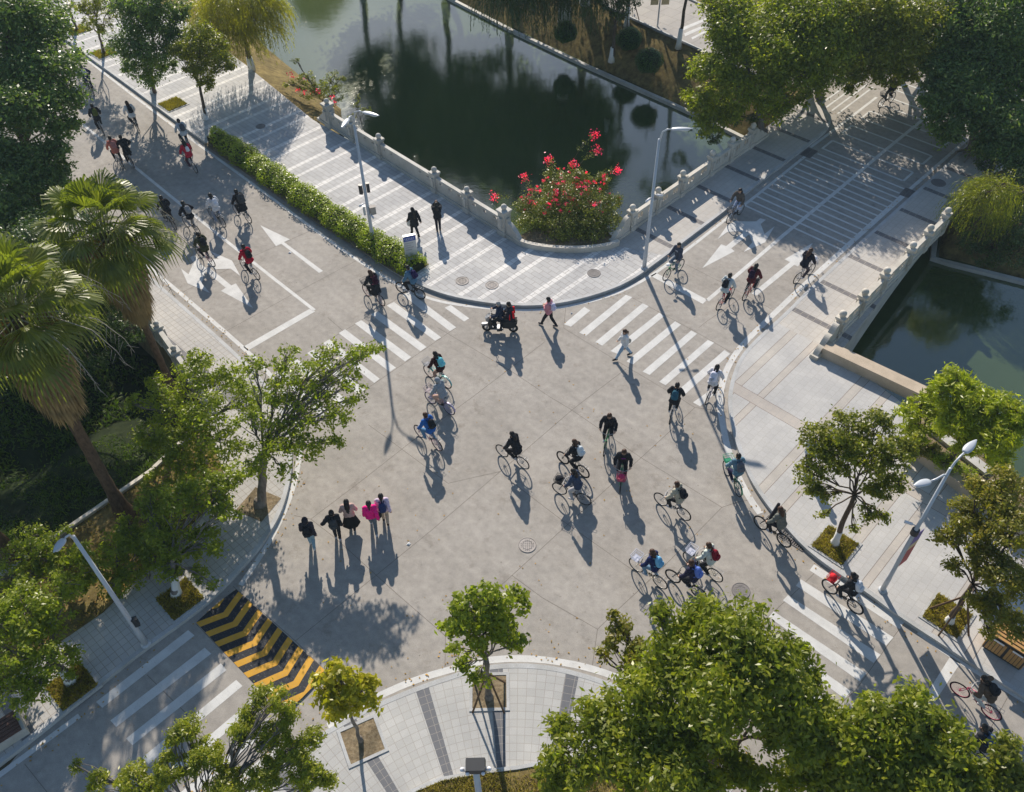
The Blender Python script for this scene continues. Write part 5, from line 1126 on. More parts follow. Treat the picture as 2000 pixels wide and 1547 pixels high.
def banner(zs, mats_):
    for (z0, z1, m_) in mats_:
        b = MB(); V = []
        b.box((.12 + .24 * bx.x, .24 * bx.y + .05, (z0 + z1) / 2), (.52, .014, z1 - z0), .6); b.build('banner', m_, l3)
banner(0, [(1.45, 2.45, M['red']), (2.45, 2.75, M['cream']), (2.75, 3.35, M['bpurple'])])
cctv(l3, (.05, .1, 3.9), (.7, .6, .1)); cctv(l3, (-.05, .05, 3.95), (-.7, .4, .1))
l4 = lamp('street lamp leaning out over the lower left crossing, seen from above', (285, 1258), 6.6, [(-.08, -.32, .25, .5)], r0=.105)
lbox(l4, 'equipment_box', (.14, .02, 1.5), (.16, .14, .42), M['dsteel'], .4)
B5 = Vector((*g2(948, 1652), K)); l5 = thing('camera_pole', 'grey pole with a flat topped camera unit standing in the grass at the bottom edge', 'camera pole', B5)
b = MB(); b.tube([(0, 0, 0), (0, 0, 5.9)], [.10, .08], 12); b.build('pole', M['steel'], l5, smooth=True)
b = MB(); b.box((0, 0, 5.95), (.62, .10, .08)); b.build('bracket', M['steel'], l5)
b = MB(); b.box((0, .02, 6.12), (.5, .34, .2), 0, 0, .92); b.build('camera_unit', M['dsteel'], l5)
for s_ in (-1, 1):
    b = MB(); b.sphere((.19 * s_, -.17, 6.12), .05, 10, 6); b.build('camera_lens', M['whitep'], l5, smooth=True); b = MB(); b.sphere((.33 * s_, -.02, 6.0), .06, 10, 6); b.build('camera_lens', M['whitep'], l5, smooth=True)
# guide sign in the hedge
B = Vector((*g2(806, 519, K), K)); sg = thing('guide_sign', 'upright grey guide sign with a blue header beside the end of the hedge', 'sign', B, math.radians(18))
b = MB(); b.box((0, 0, .95), (.62, .12, 1.9)); b.box((0, 0, .04), (.8, .3, .08)); b.build('panel', M['panel'], sg)
b = MB(); b.box((0, -.066, 1.72), (.60, .012, .26)); b.build('header', M['blue'], sg)
b = MB()
for i in range(6): 
    x = -.24 + i * .085
    for (dx, dz, w_, h_) in ((0, .03, .06, .012), (0, -.01, .05, .012), (0, .0, .012, .09), (.02, -.035, .03, .012)): b.box((x + dx, -.0735, 1.74 + dz), (w_, .003, h_))
for i in range(9): b.box((-.20 + i * .048, -.0735, 1.655), (.034, .003, .02))
b.build('header_lettering', M['whitep'], sg)
b = MB()
for r_ in range(4):
    for i in range(8 - (r_ % 2) * 2):
        b.box((-.23 + i * .052, -.0625, 1.47 - r_ * .13), (.038, .006, .010)); b.box((-.23 + i * .052, -.0625, 1.45 - r_ * .13), (.010, .006, .045)); 
b.build('panel_lettering', M['text'], sg)
# manholes and gratings
def manhole(label, u, v, r_, z, m, wd=1):
    c = g2(u, v, z); root = thing('manhole_cover', label, 'manhole cover', (*c, z)); b = MB()
    b.lathe((0, 0, 0), [(r_, .0), (r_, .008), (r_ * .95, .012), (0.001, .012)], 28); b.build('lid', m, root)
    b = MB(); b.torus((0, 0, .012), r_ * .93, .012, 'z', 28, 5); b.torus((0, 0, .012), r_ * .55, .008, 'z', 24, 5)
    for i in range(-4, 5):
        for j in range(-4, 5):
            if (i * i + j * j) ** .5 * .085 < r_ * .85 and wd: b.box((i * .085 * r_ / .35 * .9, j * .085 * r_ / .35 * .9, .014), (.035, .035, .008), .78)
    b.build('tread_pattern', M['iron'], root)
manhole('round worn pink grey manhole cover in the middle of the road', 1030, 1065, .35, .002, M['iron2'])
manhole('dark round manhole cover on the road near the right crossing', 1447, 1154, .34, .002, M['iron'])
manhole('round manhole cover on the promenade left of its neighbour', 903, 549, .34, K, M['iron2'])
manhole('round manhole cover on the promenade set in a pale square', 961, 557, .33, K, M['iron2'])
manhole('manhole cover on the promenade in tree shadow', 1160, 534, .34, K, M['iron'])
manhole('dark oval looking manhole cover on the far right bridge pavement', 1833, 357, .40, K, M['iron'])
manhole('small round manhole cover in promenade shade near the first balustrade post', 509, 247, .3, K, M['iron'])
def grate(label, u, v, lx, ly, ang, z=.004, n=12):
    root = thing('drain_grate', label, 'drain grate', (*g2(u, v), z), ang); b = MB()
    b.box((0, 0, .001), (lx, ly, .004)); b.build('pit', M['rubber'], root); b = MB()
    for i in range(n + 1): b.box((-lx / 2 + lx * i / n, 0, .012), (lx / n * .45, ly, .02))
    for y in (-ly / 2, 0, ly / 2): b.box((0, y, .014), (lx, .03, .02))
    b.build('grating', M['iron'], root)
grate('black drain grate by the left kerb of the bridge road', 1580, 299, .95, .62, B_DIR + .05); grate('black drain grate by the right kerb of the bridge road', 1772, 377, .8, .55, B_DIR + .05)
grate('rusty slotted drain grate at the curved kerb beside the grey jacket rider', 1549, 1056, 1.0, .36, -.78)
# wooden bin
B = Vector((*g2(1958, 1278, K), K)); a_ = math.atan2(*(Vector(g2(1990, 1300)) - Vector(g2(1915, 1252))).yx)
bn = thing('litter_bin', 'double wooden slatted litter bin with a sloping lid on the right pavement', 'bin', B, a_)
b = MB(); b.box((0, 0, .5), (1.25, .46, .9)); b.build('frame', M['dsteel'], bn)
for s_ in (-1, 1):
    b = MB()
    for i in range(5): b.box((s_ * .31 + (-.22 + i * .11), -.245, .48), (.09, .03, .66))
    dr = b.build('door', M['wood'], bn); b = MB(); b.box((s_ * .31, -.27, .80), (.34, .02, .075)); b.build('label_plate', M['whitep'], dr)
for s_ in (-1, 1):
    b = MB()
    for i in range(4): b.box((s_ * .64, -.17 + i * .11, .5), (.03, .09, .8))
    b.build('side_slats', M['wood'], bn)
b = MB()
for i in range(6):
    y = -.32 + i * .125; b.box((0, y, 1.12 + .035 * i - (0 if i < 3 else (i - 3) * .06)), (1.42, .105, .035))
b.build('lid', M['wood'], bn); b = MB(); [b.box((x, y, 1.0), (.05, .05, .3)) for x in (-.58, .58) for y in (-.18, .18)]; b.build('lid_posts', M['dsteel'], bn)
# stone bench at bottom left
B = Vector((*g2(8, 1440, K), K)); be = thing('bench', 'stone bench with a dark slatted wooden seat at the bottom left edge', 'bench', B, B_DIR - .12)
b = MB(); b.box((.22, 0, .2), (.95, .82, .4)); b.build('stone_base', M['stone2'], be); b = MB()
for i in range(6): b.box((-.15 - .0, -.34 + i * .135, .425), (1.5, .115, .05))
b.build('seat', M['bwood'], be); 
# banner pole on the far path
B = G(1284, 52, 0); bp = thing('banner_pole', 'thin pole with two pale hanging banners beside the far path', 'banner pole', B); b = MB(); b.tube([(0, 0, -.2), (0, 0, 4.2)], [.06, .04], 8); b.build('pole', M['steel'], bp)
for s_ in (-1, 1): b = MB(); b.box((s_ * .38, 0, 2.4), (.55, .02, 1.7)); b.build('banner', M['cream'], bp)
# litter
def scrap(label, u, v, s_, m):
    c = g2(u, v); b = MB(); b.add([(-s_, -s_ * .4, .0), (s_ * .3, -s_ * .7, .02), (s_, s_ * .2, .005), (.1 * s_, s_ * .7, .05), (0, 0, .06)], [(0, 1, 4), (1, 2, 4), (2, 3, 4), (3, 0, 4), (0, 3, 2, 1)]); o = b.build('paper_scrap', m); o.location = (*c, .004); tag(o, label, 'litter')
scrap('crumpled white paper scrap lying on the road joint right of the five walkers', 798, 1063, .09, M['paperm']); scrap('small white paper scrap beside the tail of the left road arrow', 566, 494, .1, M['paperm']); scrap('tiny white scrap on the road beside the right crossing', 1116, 612, .06, M['paperm'])
# exposed roots of the banyan
rb = G(1905, 300, K); rt = thing('tree_roots', 'grey hanging roots of the banyan spilling onto the bridge pavement', 'roots', rb); b = MB(); rn = random.Random(9)
for i in range(16):
    a = rn.uniform(math.pi * .9, math.pi * 2.1); L_ = rn.uniform(.5, 1.3); b.tube([(rn.uniform(-.2, .2), rn.uniform(-.2, .2), 1.5), (math.cos(a) * .35, math.sin(a) * .35, .7), (math.cos(a) * L_ * .7, math.sin(a) * L_ * .7, .18), (math.cos(a) * L_ * 1.2, math.sin(a) * L_ * 1.2, -.02)], [.09, .07, .055, .03], 7)
b.build('root_mass', BARKG, rt, smooth=True)
# slender sapling trunk by the banyan pit

# ------------------------------------------------------------------ bicycle (x forward, wheels on z = 0)
WB, WR = 1.06, .335
def bike_parts(basket=None, rack=True, mudguard=False, fat=False):
    P = {}
    def wheel(x):
        r = .030 if fat else .0225; t = MB(); t.torus((x, 0, WR), WR - r, r, 'y', 32, 6)
        s_ = MB(); s_.torus((x, 0, WR), WR - r * 2.1, .011, 'y', 32, 5)
        for k in range(18): a = math.pi * 2 * k / 18; s_.tube([(x + .02 * math.cos(a + 1), .012 * (-1) ** k, WR + .02 * math.sin(a + 1)), (x + (WR - .045) * math.cos(a), 0, WR + (WR - .045) * math.sin(a))], .0028, 3, caps=False)
        s_.tube([(x, -.045, WR), (x, .045, WR)], .022, 8); return t, s_
    P['front'] = wheel(WB / 2); P['rear'] = wheel(-WB / 2)
    f = MB(); bb = (-.08, 0, .29); st = (-.20, 0, .80); hd = (.33, 0, .82); hl = (.36, 0, .70); rx = -WB / 2
    f.tube([bb, st], .017, 8); f.tube([st, (hd[0], 0, hd[2] - .04)], .017, 8); f.tube([hl, bb], .02, 8); f.tube([hd, hl], .021, 8)
    for s_ in (-1, 1): f.tube([(rx, s_ * .05, WR), (bb[0], s_ * .03, bb[2])], .010, 6); f.tube([(rx, s_ * .05, WR), (st[0], s_ * .02, st[2] - .06)], .009, 6)
    P['frame'] = f
    k = MB()
    for s_ in (-1, 1): k.tube([(WB / 2, s_ * .05, WR), (.385, s_ * .045, .66)], .012, 6)
    k.box((.385, 0, .665), (.04, .12, .03)); k.tube([(.385, 0, .66), (.37, 0, .74)], .018, 8); P['fork'] = k
    h = MB(); h.tube([hd, (.30, 0, .98)], .015, 8); h.tube([(.20, -.29, 1.0), (.26, -.24, 1.02), (.33, -.10, 1.0), (.33, .10, 1.0), (.26, .24, 1.02), (.20, .29, 1.0)], .012, 7)
    for s_ in (-1, 1): h.tube([(.21, s_ * .285, 1.002), (.12, s_ * .305, .99)], .018, 8); h.tube([(.27, s_ * .2, 1.02), (.33, s_ * .26, .99)], .006, 4)
    P['handlebar'] = h
    s = MB(); s.tube([st, (-.225, 0, .90)], .013, 8); s.sphere((-.255, 0, .925), .5, 12, 8, sc=(.27, .17, .07)); s.sphere((-.14, 0, .925), .5, 8, 6, sc=(.22, .07, .05)); P['saddle'] = s
    c = MB(); c.lathe((0, 0, 0), [(.001, 0), (.09, 0), (.09, .006), (.001, .006)], 18); c.v = [(bb[0] + x, -.055 - z, bb[2] + y) for x, y, z in c.v]; P['chainring'] = c
    m = MB()
    for x in (WB / 2, -WB / 2):
        a0, a1 = (math.radians(20), math.radians(150)) if x > 0 else (math.radians(15), math.radians(175)); n = 10
        for i in range(n):
            A0, A1 = a0 + (a1 - a0) * i / n, a0 + (a1 - a0) * (i + 1) / n; R_ = WR + .018
            m.add([(x + R_ * math.cos(A0), -.032, WR + R_ * math.sin(A0)), (x + R_ * math.cos(A1), -.032, WR + R_ * math.sin(A1)), (x + R_ * math.cos(A1), .032, WR + R_ * math.sin(A1)), (x + R_ * math.cos(A0), .032, WR + R_ * math.sin(A0))], [(0, 1, 2, 3)])
    P['mudguards'] = m
    r = MB()
    for s_ in (-1, 1): r.tube([(-.22, s_ * .05, .74), (-.78, s_ * .06, .74)], .007, 5); r.tube([(-WB / 2, s_ * .06, WR), (-.66, s_ * .06, .74)], .006, 5)
    for x in (-.35, -.5, -.65, -.78): r.tube([(x, -.06, .74), (x, .06, .74)], .006, 5)
    P['rack'] = r
    B_ = MB(); cx_, z0, z1 = .56, .78, 1.02
    for z, sx, sy in ((z1, .17, .19), (.90, .155, .17), (z0, .13, .14)):
        for p, q_ in (((-1, -1), (1, -1)), ((1, -1), (1, 1)), ((1, 1), (-1, 1)), ((-1, 1), (-1, -1))): B_.tube([(cx_ + p[0] * sx, p[1] * sy, z), (cx_ + q_[0] * sx, q_[1] * sy, z)], .008, 5)
    for i in range(7):
        t = -1 + 2 * i / 6
        for p0, p1 in (((t * .13, -.14), (t * .17, -.19)), ((t * .13, .14), (t * .17, .19)), ((-.13, t * .14), (-.17, t * .19)), ((.13, t * .14), (.17, t * .19))): B_.tube([(cx_ + p0[0], p0[1], z0), (cx_ + p1[0], p1[1], z1)], .005, 4)
    B_.sheet([(cx_ - .13, -.14), (cx_ + .13, -.14), (cx_ + .13, .14), (cx_ - .13, .14)], z0); P['basket'] = B_
    return P
_bp = {f: bike_parts(fat=f) for f in (False, True)}
BM = {}
for f in (False, True):
    for k_, v_ in _bp[f].items():
        for i, mb in enumerate(v_ if isinstance(v_, tuple) else (v_,)):
            me = bpy.data.meshes.new(k_); me.from_pydata(mb.v, [], mb.f); me.polygons.foreach_set('use_smooth', [k_ in ('saddle', 'front', 'rear', 'frame', 'handlebar')] * len(me.polygons)); me.materials.append(M['rubber']); me.update(); BM[(f, k_, i)] = me
def omat(o, m): o.material_slots[0].link = 'OBJECT'; o.material_slots[0].material = m
def bpaint(c): return plain('bike_%02x%02x%02x' % tuple(int(x * 255) for x in c), c, .35, .5, .2, .05)
def bicycle(label, p, ang, col, basket=None, rack=True, mud=False, fat=False, rim=None, z=0.0, group='bicycles crossing the junction'):
    root = thing('bicycle', label, 'bicycle', (p[0], p[1], z), ang, group); m = bpaint(col)
    def part(k_, nm, mat, par=root, i=0): o = obj(nm, BM[(fat, k_, i)], par); omat(o, mat); return o
    part('frame', 'frame', m); part('fork', 'fork', m); part('handlebar', 'handlebar', M['chrome'] if not fat else M['dsteel']); part('saddle', 'saddle', M['rubber']); part('chainring', 'chainring', M['dsteel'])
    for w_ in ('front', 'rear'):
        o = part(w_, 'wheel', M['rim'] if rim is None else bpaint(rim), root, 1); part(w_, 'tyre', M['rubber'], o, 0)
    if mud: part('mudguards', 'mudguards', m)
    if rack: part('rack', 'rear_rack', M['chrome'])
    if basket: part('basket', 'basket', basket if not isinstance(basket, tuple) else plain('basket_%02x%02x%02x' % tuple(int(x * 255) for x in basket), basket, .6))
    return root

# ------------------------------------------------------------------ people: capsules fused into one continuous skin by voxel remeshing
def ik(a, b, l1, l2, pole):
    a, b = Vector(a), Vector(b); d = b - a; L = min(d.length, (l1 + l2) * .998); d.normalize(); b2 = a + d * L
    x = (l1 * l1 - l2 * l2 + L * L) / (2 * L); h = math.sqrt(max(0, l1 * l1 - x * x)); pl = Vector(pole); pl = (pl - d * pl.dot(d)).normalized(); return a + d * x + pl * h, b2
def hand_caps(w_, d, side, fwd, grip):
    """palm, four fingers of unequal length and a thumb that leaves the side of the palm"""
    d = Vector(d).normalized(); side = Vector(side).normalized(); n = d.cross(side).normalized(); out = []
    pc = w_ + d * .045; out.append(('hand', w_ + d * .015 - side * .016, .021, pc + d * .03 - side * .018, .019)); out.append(('hand', w_ + d * .015 + side * .014, .021, pc + d * .03 + side * .02, .018))
    for i, (o_, l_) in enumerate(((-.030, .062), (-.010, .072), (.010, .068), (.029, .052))):
        k = pc + d * .035 + side * o_; m1 = k + (d * (1 - grip * .45) + n * grip * .85).normalized() * l_ * .55; m2 = m1 + (d * (1 - grip * 1.3) + n * (.25 + grip)).normalized() * l_ * .5
        out.append(('hand', k, .0098, m1, .0092)); out.append(('hand', m1, .0092, m2, .0082))
    t0 = w_ + d * .03 - side * .03; t1 = t0 + (-side * .8 + d * .6 + n * grip * .5).normalized() * .038; t2 = t1 + (-side * .1 + d * .9 + n * grip).normalized() * .03
    out.append(('hand', t0, .0125, t1, .011)); out.append(('hand', t1, .011, t2, .0095)); return out
def body_caps(J):
    c = []
    V = {k: Vector(v) for k, v in J.items() if not isinstance(v, (int, float))}
    pel, ch, nk, hd = V['pelvis'], V['chest'], V['neck'], V['head']; fw = V['face']; sx = V['sx']    # sx: unit vector to the left
    wst = pel.lerp(ch, .45)
    c += [('pelvis', pel - sx * .075, .105, pel + sx * .075, .105), ('torso', pel - sx * .05 + (ch - pel) * .15, .105, wst - sx * .045, .10), ('torso', pel + sx * .05 + (ch - pel) * .15, .105, wst + sx * .045, .10), ('torso', wst - sx * .045, .10, ch - sx * .075, .115), ('torso', wst + sx * .045, .10, ch + sx * .075, .115), ('torso', ch - sx * .075, .115, ch + sx * .075, .115), ('torso', ch, .11, nk, .065), ('torso', V['shL'], .058, V['shR'], .058), ('neck', nk, .056, hd - (hd - nk) * .3, .052)]
    up = (hd - nk).normalized()
    c += [('head', hd - up * .045 + fw * .018, .062, hd + up * .045 - fw * .012, .084), ('head', hd - up * .07 + fw * .035, .04, hd - up * .02 + fw * .02, .06), ('head', hd + fw * .088 - up * .022, .012, hd + fw * .075 + up * .012, .009), ('head', hd + sx * .078 - up * .01, .014, hd + sx * .082 + up * .018, .014), ('head', hd - sx * .078 - up * .01, .014, hd - sx * .082 + up * .018, .014)]
    for s_, S in ((1, 'L'), (-1, 'R')):
        sh, el, wr = V['sh' + S], V['el' + S], V['wr' + S]; c += [('uarm', sh, .054, el, .040), ('farm', el, .040, wr, .026)]
        d = V.get('hd' + S, (wr - el).normalized()); side = sx * (s_ if abs(d.dot(sx)) < .9 else 0) + (fw if abs(d.dot(sx)) >= .9 else Vector()); side = (side - d * side.dot(d)).normalized(); c += hand_caps(wr, d, -side * 1.0, fw, J.get('grip', .3))
        hp, kn, an, to = V['hip' + S], V['kn' + S], V['an' + S], V['toe' + S]; c += [('thigh', hp, .085, kn, .056), ('shin', kn, .056, an, .036), ('shin', kn.lerp(an, .12), .055, kn.lerp(an, .45), .05)]
        he = an + (an - to).normalized() * .045 - Vector((0, 0, .045)) * (1 if abs((to - an).normalized().z) < .9 else 0); c += [('foot', he, .034, to, .030), ('foot', an, .038, an.lerp(to, .45) - Vector((0, 0, .02)), .036)]
    return c
def make_body(J, vox=.0115):
    caps = body_caps(J); mb = MB()
    for tg, a, ra, b_, rb in caps:
        a, b_ = Vector(a), Vector(b_); d = b_ - a; L = d.length; d = d.normalized() if L > 1e-5 else Vector((0, 0, 1)); pts, rs = [], []
        for k in range(5): t = math.pi / 2 * k / 5; pts.append(a - d * ra * math.cos(t)); rs.append(max(.0008, ra * math.sin(t)))
        pts.append(a); rs.append(ra); pts.append(b_ if L > 1e-5 else b_ + d * .001); rs.append(rb)
        for k in range(4, -1, -1): t = math.pi / 2 * k / 5; pts.append(b_ + d * rb * math.cos(t)); rs.append(max(.0008, rb * math.sin(t)))
        mb.tube(pts, rs, 12 if ra > .02 else 8)
    me = bpy.data.meshes.new('b'); me.from_pydata(mb.v, [], mb.f); o = bpy.data.objects.new('b', me); C.objects.link(o)
    md = o.modifiers.new('r', 'REMESH'); md.mode = 'VOXEL'; md.voxel_size = vox; md.use_smooth_shade = True
    sm = o.modifiers.new('s', 'SMOOTH'); sm.factor = .5; sm.iterations = 2
    dg = bpy.context.evaluated_depsgraph_get(); out = bpy.data.meshes.new_from_object(o.evaluated_get(dg)); bpy.data.objects.remove(o); bpy.data.meshes.remove(me); out.name = 'body'
    out.materials.clear(); out.materials.append(M['skin'])
    n = len(out.vertices); co = np.empty(n * 3, np.float32); out.vertices.foreach_get('co', co); co = co.reshape(-1, 3); nv = np.empty(n * 3, np.float32); out.vertices.foreach_get('normal', nv); nv = nv.reshape(-1, 3)
    best = np.full(n, 9e9); tg = np.zeros(n, int); names = ['torso', 'pelvis', 'neck', 'head', 'uarm', 'farm', 'hand', 'thigh', 'shin', 'foot']
    for t_, a, ra, b_, rb in caps:
        a = np.array(a); d = np.array(b_) - a; L2 = max(1e-9, d @ d); t = np.clip(((co - a) @ d) / L2, 0, 1); ds = np.linalg.norm(co - a - t[:, None] * d, axis=1) - (ra + (rb - ra) * t); k = ds < best; best[k] = ds[k]; tg[k] = names.index(t_)
    nf = len(out.polygons); lt = np.empty(nf, np.int32); out.polygons.foreach_get('loop_total', lt); li = np.empty(len(out.loops), np.int32); out.loops.foreach_get('vertex_index', li); ls = np.empty(nf, np.int32); out.polygons.foreach_get('loop_start', ls)
    faces = [li[s_:s_ + q_] for s_, q_ in zip(ls, lt)]; ft = tg[li[ls]]
    return dict(me=out, co=co, nv=nv, faces=faces, ft=ft, names=names, J=J, tg=tg)
def shell(B_, name, tags, off, extra=None, keep=None, flare=0.0):
    ids = {B_['names'].index(t) for t in tags}; sel = [f for f, t in zip(B_['faces'], B_['ft']) if t in ids and (keep is None or keep(B_['co'][f[0]]))]
    if not sel: return None
    used = np.unique(np.concatenate(sel)); mp = -np.ones(len(B_['co']), int); mp[used] = np.arange(len(used)); r = np.random.default_rng(len(used))
    co = B_['co'][used]; n = B_['nv'][used]; wr = (np.sin(co[:, 2] * 55 + co[:, 0] * 21) * np.sin(co[:, 1] * 38 + co[:, 2] * 17)) * off * .28
    co = co + n * (off + wr)[:, None]
    me = bpy.data.meshes.new(name); V = [tuple(x) for x in co]; F = [tuple(int(mp[i]) for i in f) for f in sel]
    if extra: o = len(V); V += extra[0]; F += [tuple(i + o for i in f) for f in extra[1]]
    me.from_pydata(V, [], F); me.polygons.foreach_set('use_smooth', [True] * len(F)); me.materials.append(M['skin']); me.update(); return me
def hair_mesh(J, long=0, pony=False, up=None, hood=False, cap=False):
    hd, nk, fw, sx = Vector(J['head']), Vector(J['neck']), Vector(J['face']), Vector(J['sx']); up = (hd - nk).normalized(); b = MB(); m_ = Matrix((fw, sx, up)).transposed()
    n, m = 16, 10; V = []
    for i in range(m + 1):
        th = math.pi * .80 * i / m
        for j in range(n):
            ph = 2 * math.pi * j / n; fr = math.cos(ph); lim = 1.0 if fr < .35 else .50
            t2 = min(th, math.pi * (.42 if fr > .35 else (.62 if fr > -.3 else .8))); r = .108 if not hood else .124
            p = Vector((r * math.sin(t2) * fr * 1.02, r * .93 * math.sin(t2) * math.sin(ph), r * 1.16 * math.cos(t2))); V.append(tuple(hd + m_ @ (p + Vector((-.012, 0, .018)))))
    b.add(V, [(i * n + j, (i + 1) * n + j, (i + 1) * n + (j + 1) % n, i * n + (j + 1) % n) for i in range(m) for j in range(n)])
    if long:
        back = -fw; p0 = hd + back * .05 + up * .02; p1 = nk + back * .105 + up * .03; dn = (Vector(J['pelvis']) - Vector(J['chest'])).normalized(); dn = (dn + Vector((0, 0, -.25))).normalized(); p2 = nk + back * .125 + dn * long * .55; p3 = nk + back * .11 + dn * long
        o = len(b.v); b.tube([p0, p1, p2, p3, p3 + dn * .03], [.088, .085, .075, .05, .015], 10)
        for i in range(o, len(b.v)):
            v = Vector(b.v[i]); k = min([p0, p1, p2, p3], key=lambda q_: (q_ - v).length); e = v - k; e = e - fw * e.dot(fw) * .45 + sx * e.dot(sx) * .18; b.v[i] = tuple(k + e)
    if pony: back = -fw; p0 = hd + back * .10 + up * .01; b.tube([p0, p0 + back * .045 - up * .05, p0 + back * .03 - up * .16, p0 + back * .015 - up * .25], [.024, .036, .03, .008], 8)
    me = bpy.data.meshes.new('hair'); me.from_pydata(b.v, [], b.f); me.polygons.foreach_set('use_smooth', [True] * len(b.f)); me.materials.append(M['hair']); me.update(); return me
def eyes_mesh(J):
    hd, nk, fw, sx = Vector(J['head']), Vector(J['neck']), Vector(J['face']), Vector(J['sx']); up = (hd - nk).normalized(); b = MB()
    for s_ in (-1, 1): b.sphere(tuple(hd + fw * .083 + sx * s_ * .031 + up * .012), .0095, 8, 6, sc=(1, 1, .7)); b.tube([hd + fw * .083 + sx * s_ * .045 + up * .03, hd + fw * .090 + sx * s_ * .018 + up * .032], .0045, 5)
    b.tube([hd + fw * .083 - sx * .02 - up * .056, hd + fw * .088 - up * .058, hd + fw * .083 + sx * .02 - up * .056], .005, 5); me = bpy.data.meshes.new('face'); me.from_pydata(b.v, [], b.f); me.materials.append(M['eye']); me.update(); return me
def skirt_extra(J, L, r0=.15, r1=.26, pleat=0, center=None, down=(0, 0, -1)):
    c = Vector(center or J['pelvis']) + Vector((0, 0, .06)); sx = Vector(J['sx']); f = Vector((1, 0, 0)); dn = Vector(down).normalized(); n = 24; V = []; rows = 6
    for i in range(rows + 1):
        t = i / rows; r = r0 + (r1 - r0) * t ** .8
        for k in range(n): a = 2 * math.pi * k / n; q_ = r * (1 + .05 * math.sin(a * 7) * t); V.append(tuple(c + dn * L * t + f * q_ * math.cos(a) * .82 + sx * q_ * math.sin(a)))
    return V, [(i * n + k, i * n + (k + 1) % n, (i + 1) * n + (k + 1) % n, (i + 1) * n + k) for i in range(rows) for k in range(n)]
def cyclist_J(theta, lean=.5, look=0.0, reach=(.14, .30, 1.02), head_t=0.0):
    hip = Vector((-.25, 0, 1.0)); ln = lean; ch = hip + Vector((math.sin(ln) * .40, 0, math.cos(ln) * .40)); nk = ch + Vector((math.sin(ln * .9) * .17, 0, math.cos(ln * .9) * .17)); hl = ln * .45; hd = nk + Vector((math.sin(hl) * .145, 0, math.cos(hl) * .145))
    f = Vector((math.cos(look) * math.cos(hl), math.sin(look), -math.sin(hl) * .6)); up = (hd - nk).normalized(); f = (f - up * f.dot(up)).normalized(); sx = up.cross(f).normalized()
    J = dict(pelvis=hip, chest=ch, neck=nk, head=hd, face=f, sx=Vector((0, 1, 0)), grip=1.0)
    J['sx'] = Vector((0, 1, 0)); bb = Vector((-.08, 0, .29))
    for s_, S, th in ((1, 'L', theta), (-1, 'R', theta + math.pi)):
        J['sh' + S] = ch.lerp(nk, .72) + Vector((0, s_ * .165, 0)); wr = Vector((reach[0] - .05, s_ * reach[1], reach[2] + .02)); el, w2 = ik(J['sh' + S], wr, .275, .25, (-.2, s_ * .8, -.7)); J['el' + S], J['wr' + S] = el, w2; J['hd' + S] = (Vector((.9, -s_ * .15, -.25))).normalized()
        J['hip' + S] = hip + Vector((0, s_ * .09, -.02)); an = bb + Vector((math.cos(th) * .165 - .07, s_ * .13, math.sin(th) * .165 + .10)); kn, a2 = ik(J['hip' + S], an, .43, .43, (1, s_ * .12, .2)); J['kn' + S], J['an' + S] = kn, a2; J['toe' + S] = a2 + Vector((.135, 0, -.055))
    return J
def walker_J(stride=.32, arms=(.25, -.25), h=1.65, lean=.05, phone=False, cross=0, look=0.0, hold=None):
    k = h / 1.65; hip = Vector((0, 0, .90 * k)); ch = hip + Vector((math.sin(lean) * .34, 0, .34)) * k; nk = ch + Vector((.01, 0, .17)) * k; hd = nk + Vector((.025, 0, .135)) * k; f = Vector((math.cos(look), math.sin(look), -.1)).normalized()
    J = dict(pelvis=hip, chest=ch, neck=nk, head=hd, face=f, sx=Vector((-math.sin(look), math.cos(look), 0)) if abs(look) > 3 else Vector((0, 1, 0)), grip=.45)
    for s_, S, st in ((1, 'L', stride), (-1, 'R', -stride)):
        J['hip' + S] = hip + Vector((0, s_ * .085, -.02)); an = Vector((st * 1.05, s_ * (.075 - cross), .085 + (.05 if st < 0 else 0))); kn, a2 = ik(J['hip' + S], an, .42 * k, .42 * k, (1, 0, .05)); J['kn' + S], J['an' + S] = kn, a2; J['toe' + S] = a2 + Vector((.14, 0, -.05 if st >= 0 else -.085))
        J['sh' + S] = ch.lerp(nk, .72) + Vector((0, s_ * .165, 0)); a = arms[0 if s_ > 0 else 1]
        if phone: wr = hd + Vector((.26, s_ * .05, -.03)); pole = (0, s_ * .7, -1)
        elif hold and hold.get(S): wr = Vector(hold[S]); pole = (-.5, s_ * .7, -.6)
        else: wr = J['sh' + S] + Vector((math.sin(a) * .5, s_ * .08, -math.cos(a) * .5)); pole = (-1, s_ * .1, -.1)
        J['el' + S], J['wr' + S] = ik(J['sh' + S], wr, .275 * k, .25 * k, pole)
    return J
PROTO = {}
def proto(key, J):
    if key in PROTO: return PROTO[key]
    B_ = make_body(J); D = dict(B=B_, J=J, parts={})
    D['jacket'] = shell(B_, 'jacket', ('torso', 'uarm', 'farm', 'pelvis'), .034, keep=None)
    D['trousers'] = shell(B_, 'trousers', ('pelvis', 'thigh', 'shin'), .018)
    for S, s_ in (('L', 1), ('R', -1)):
        D['shoe' + S] = shell(B_, 'shoe', ('foot',), .010, keep=lambda c, s_=s_: c[1] * s_ > -.0)
    D['hood'] = None; PROTO[key] = D; return D
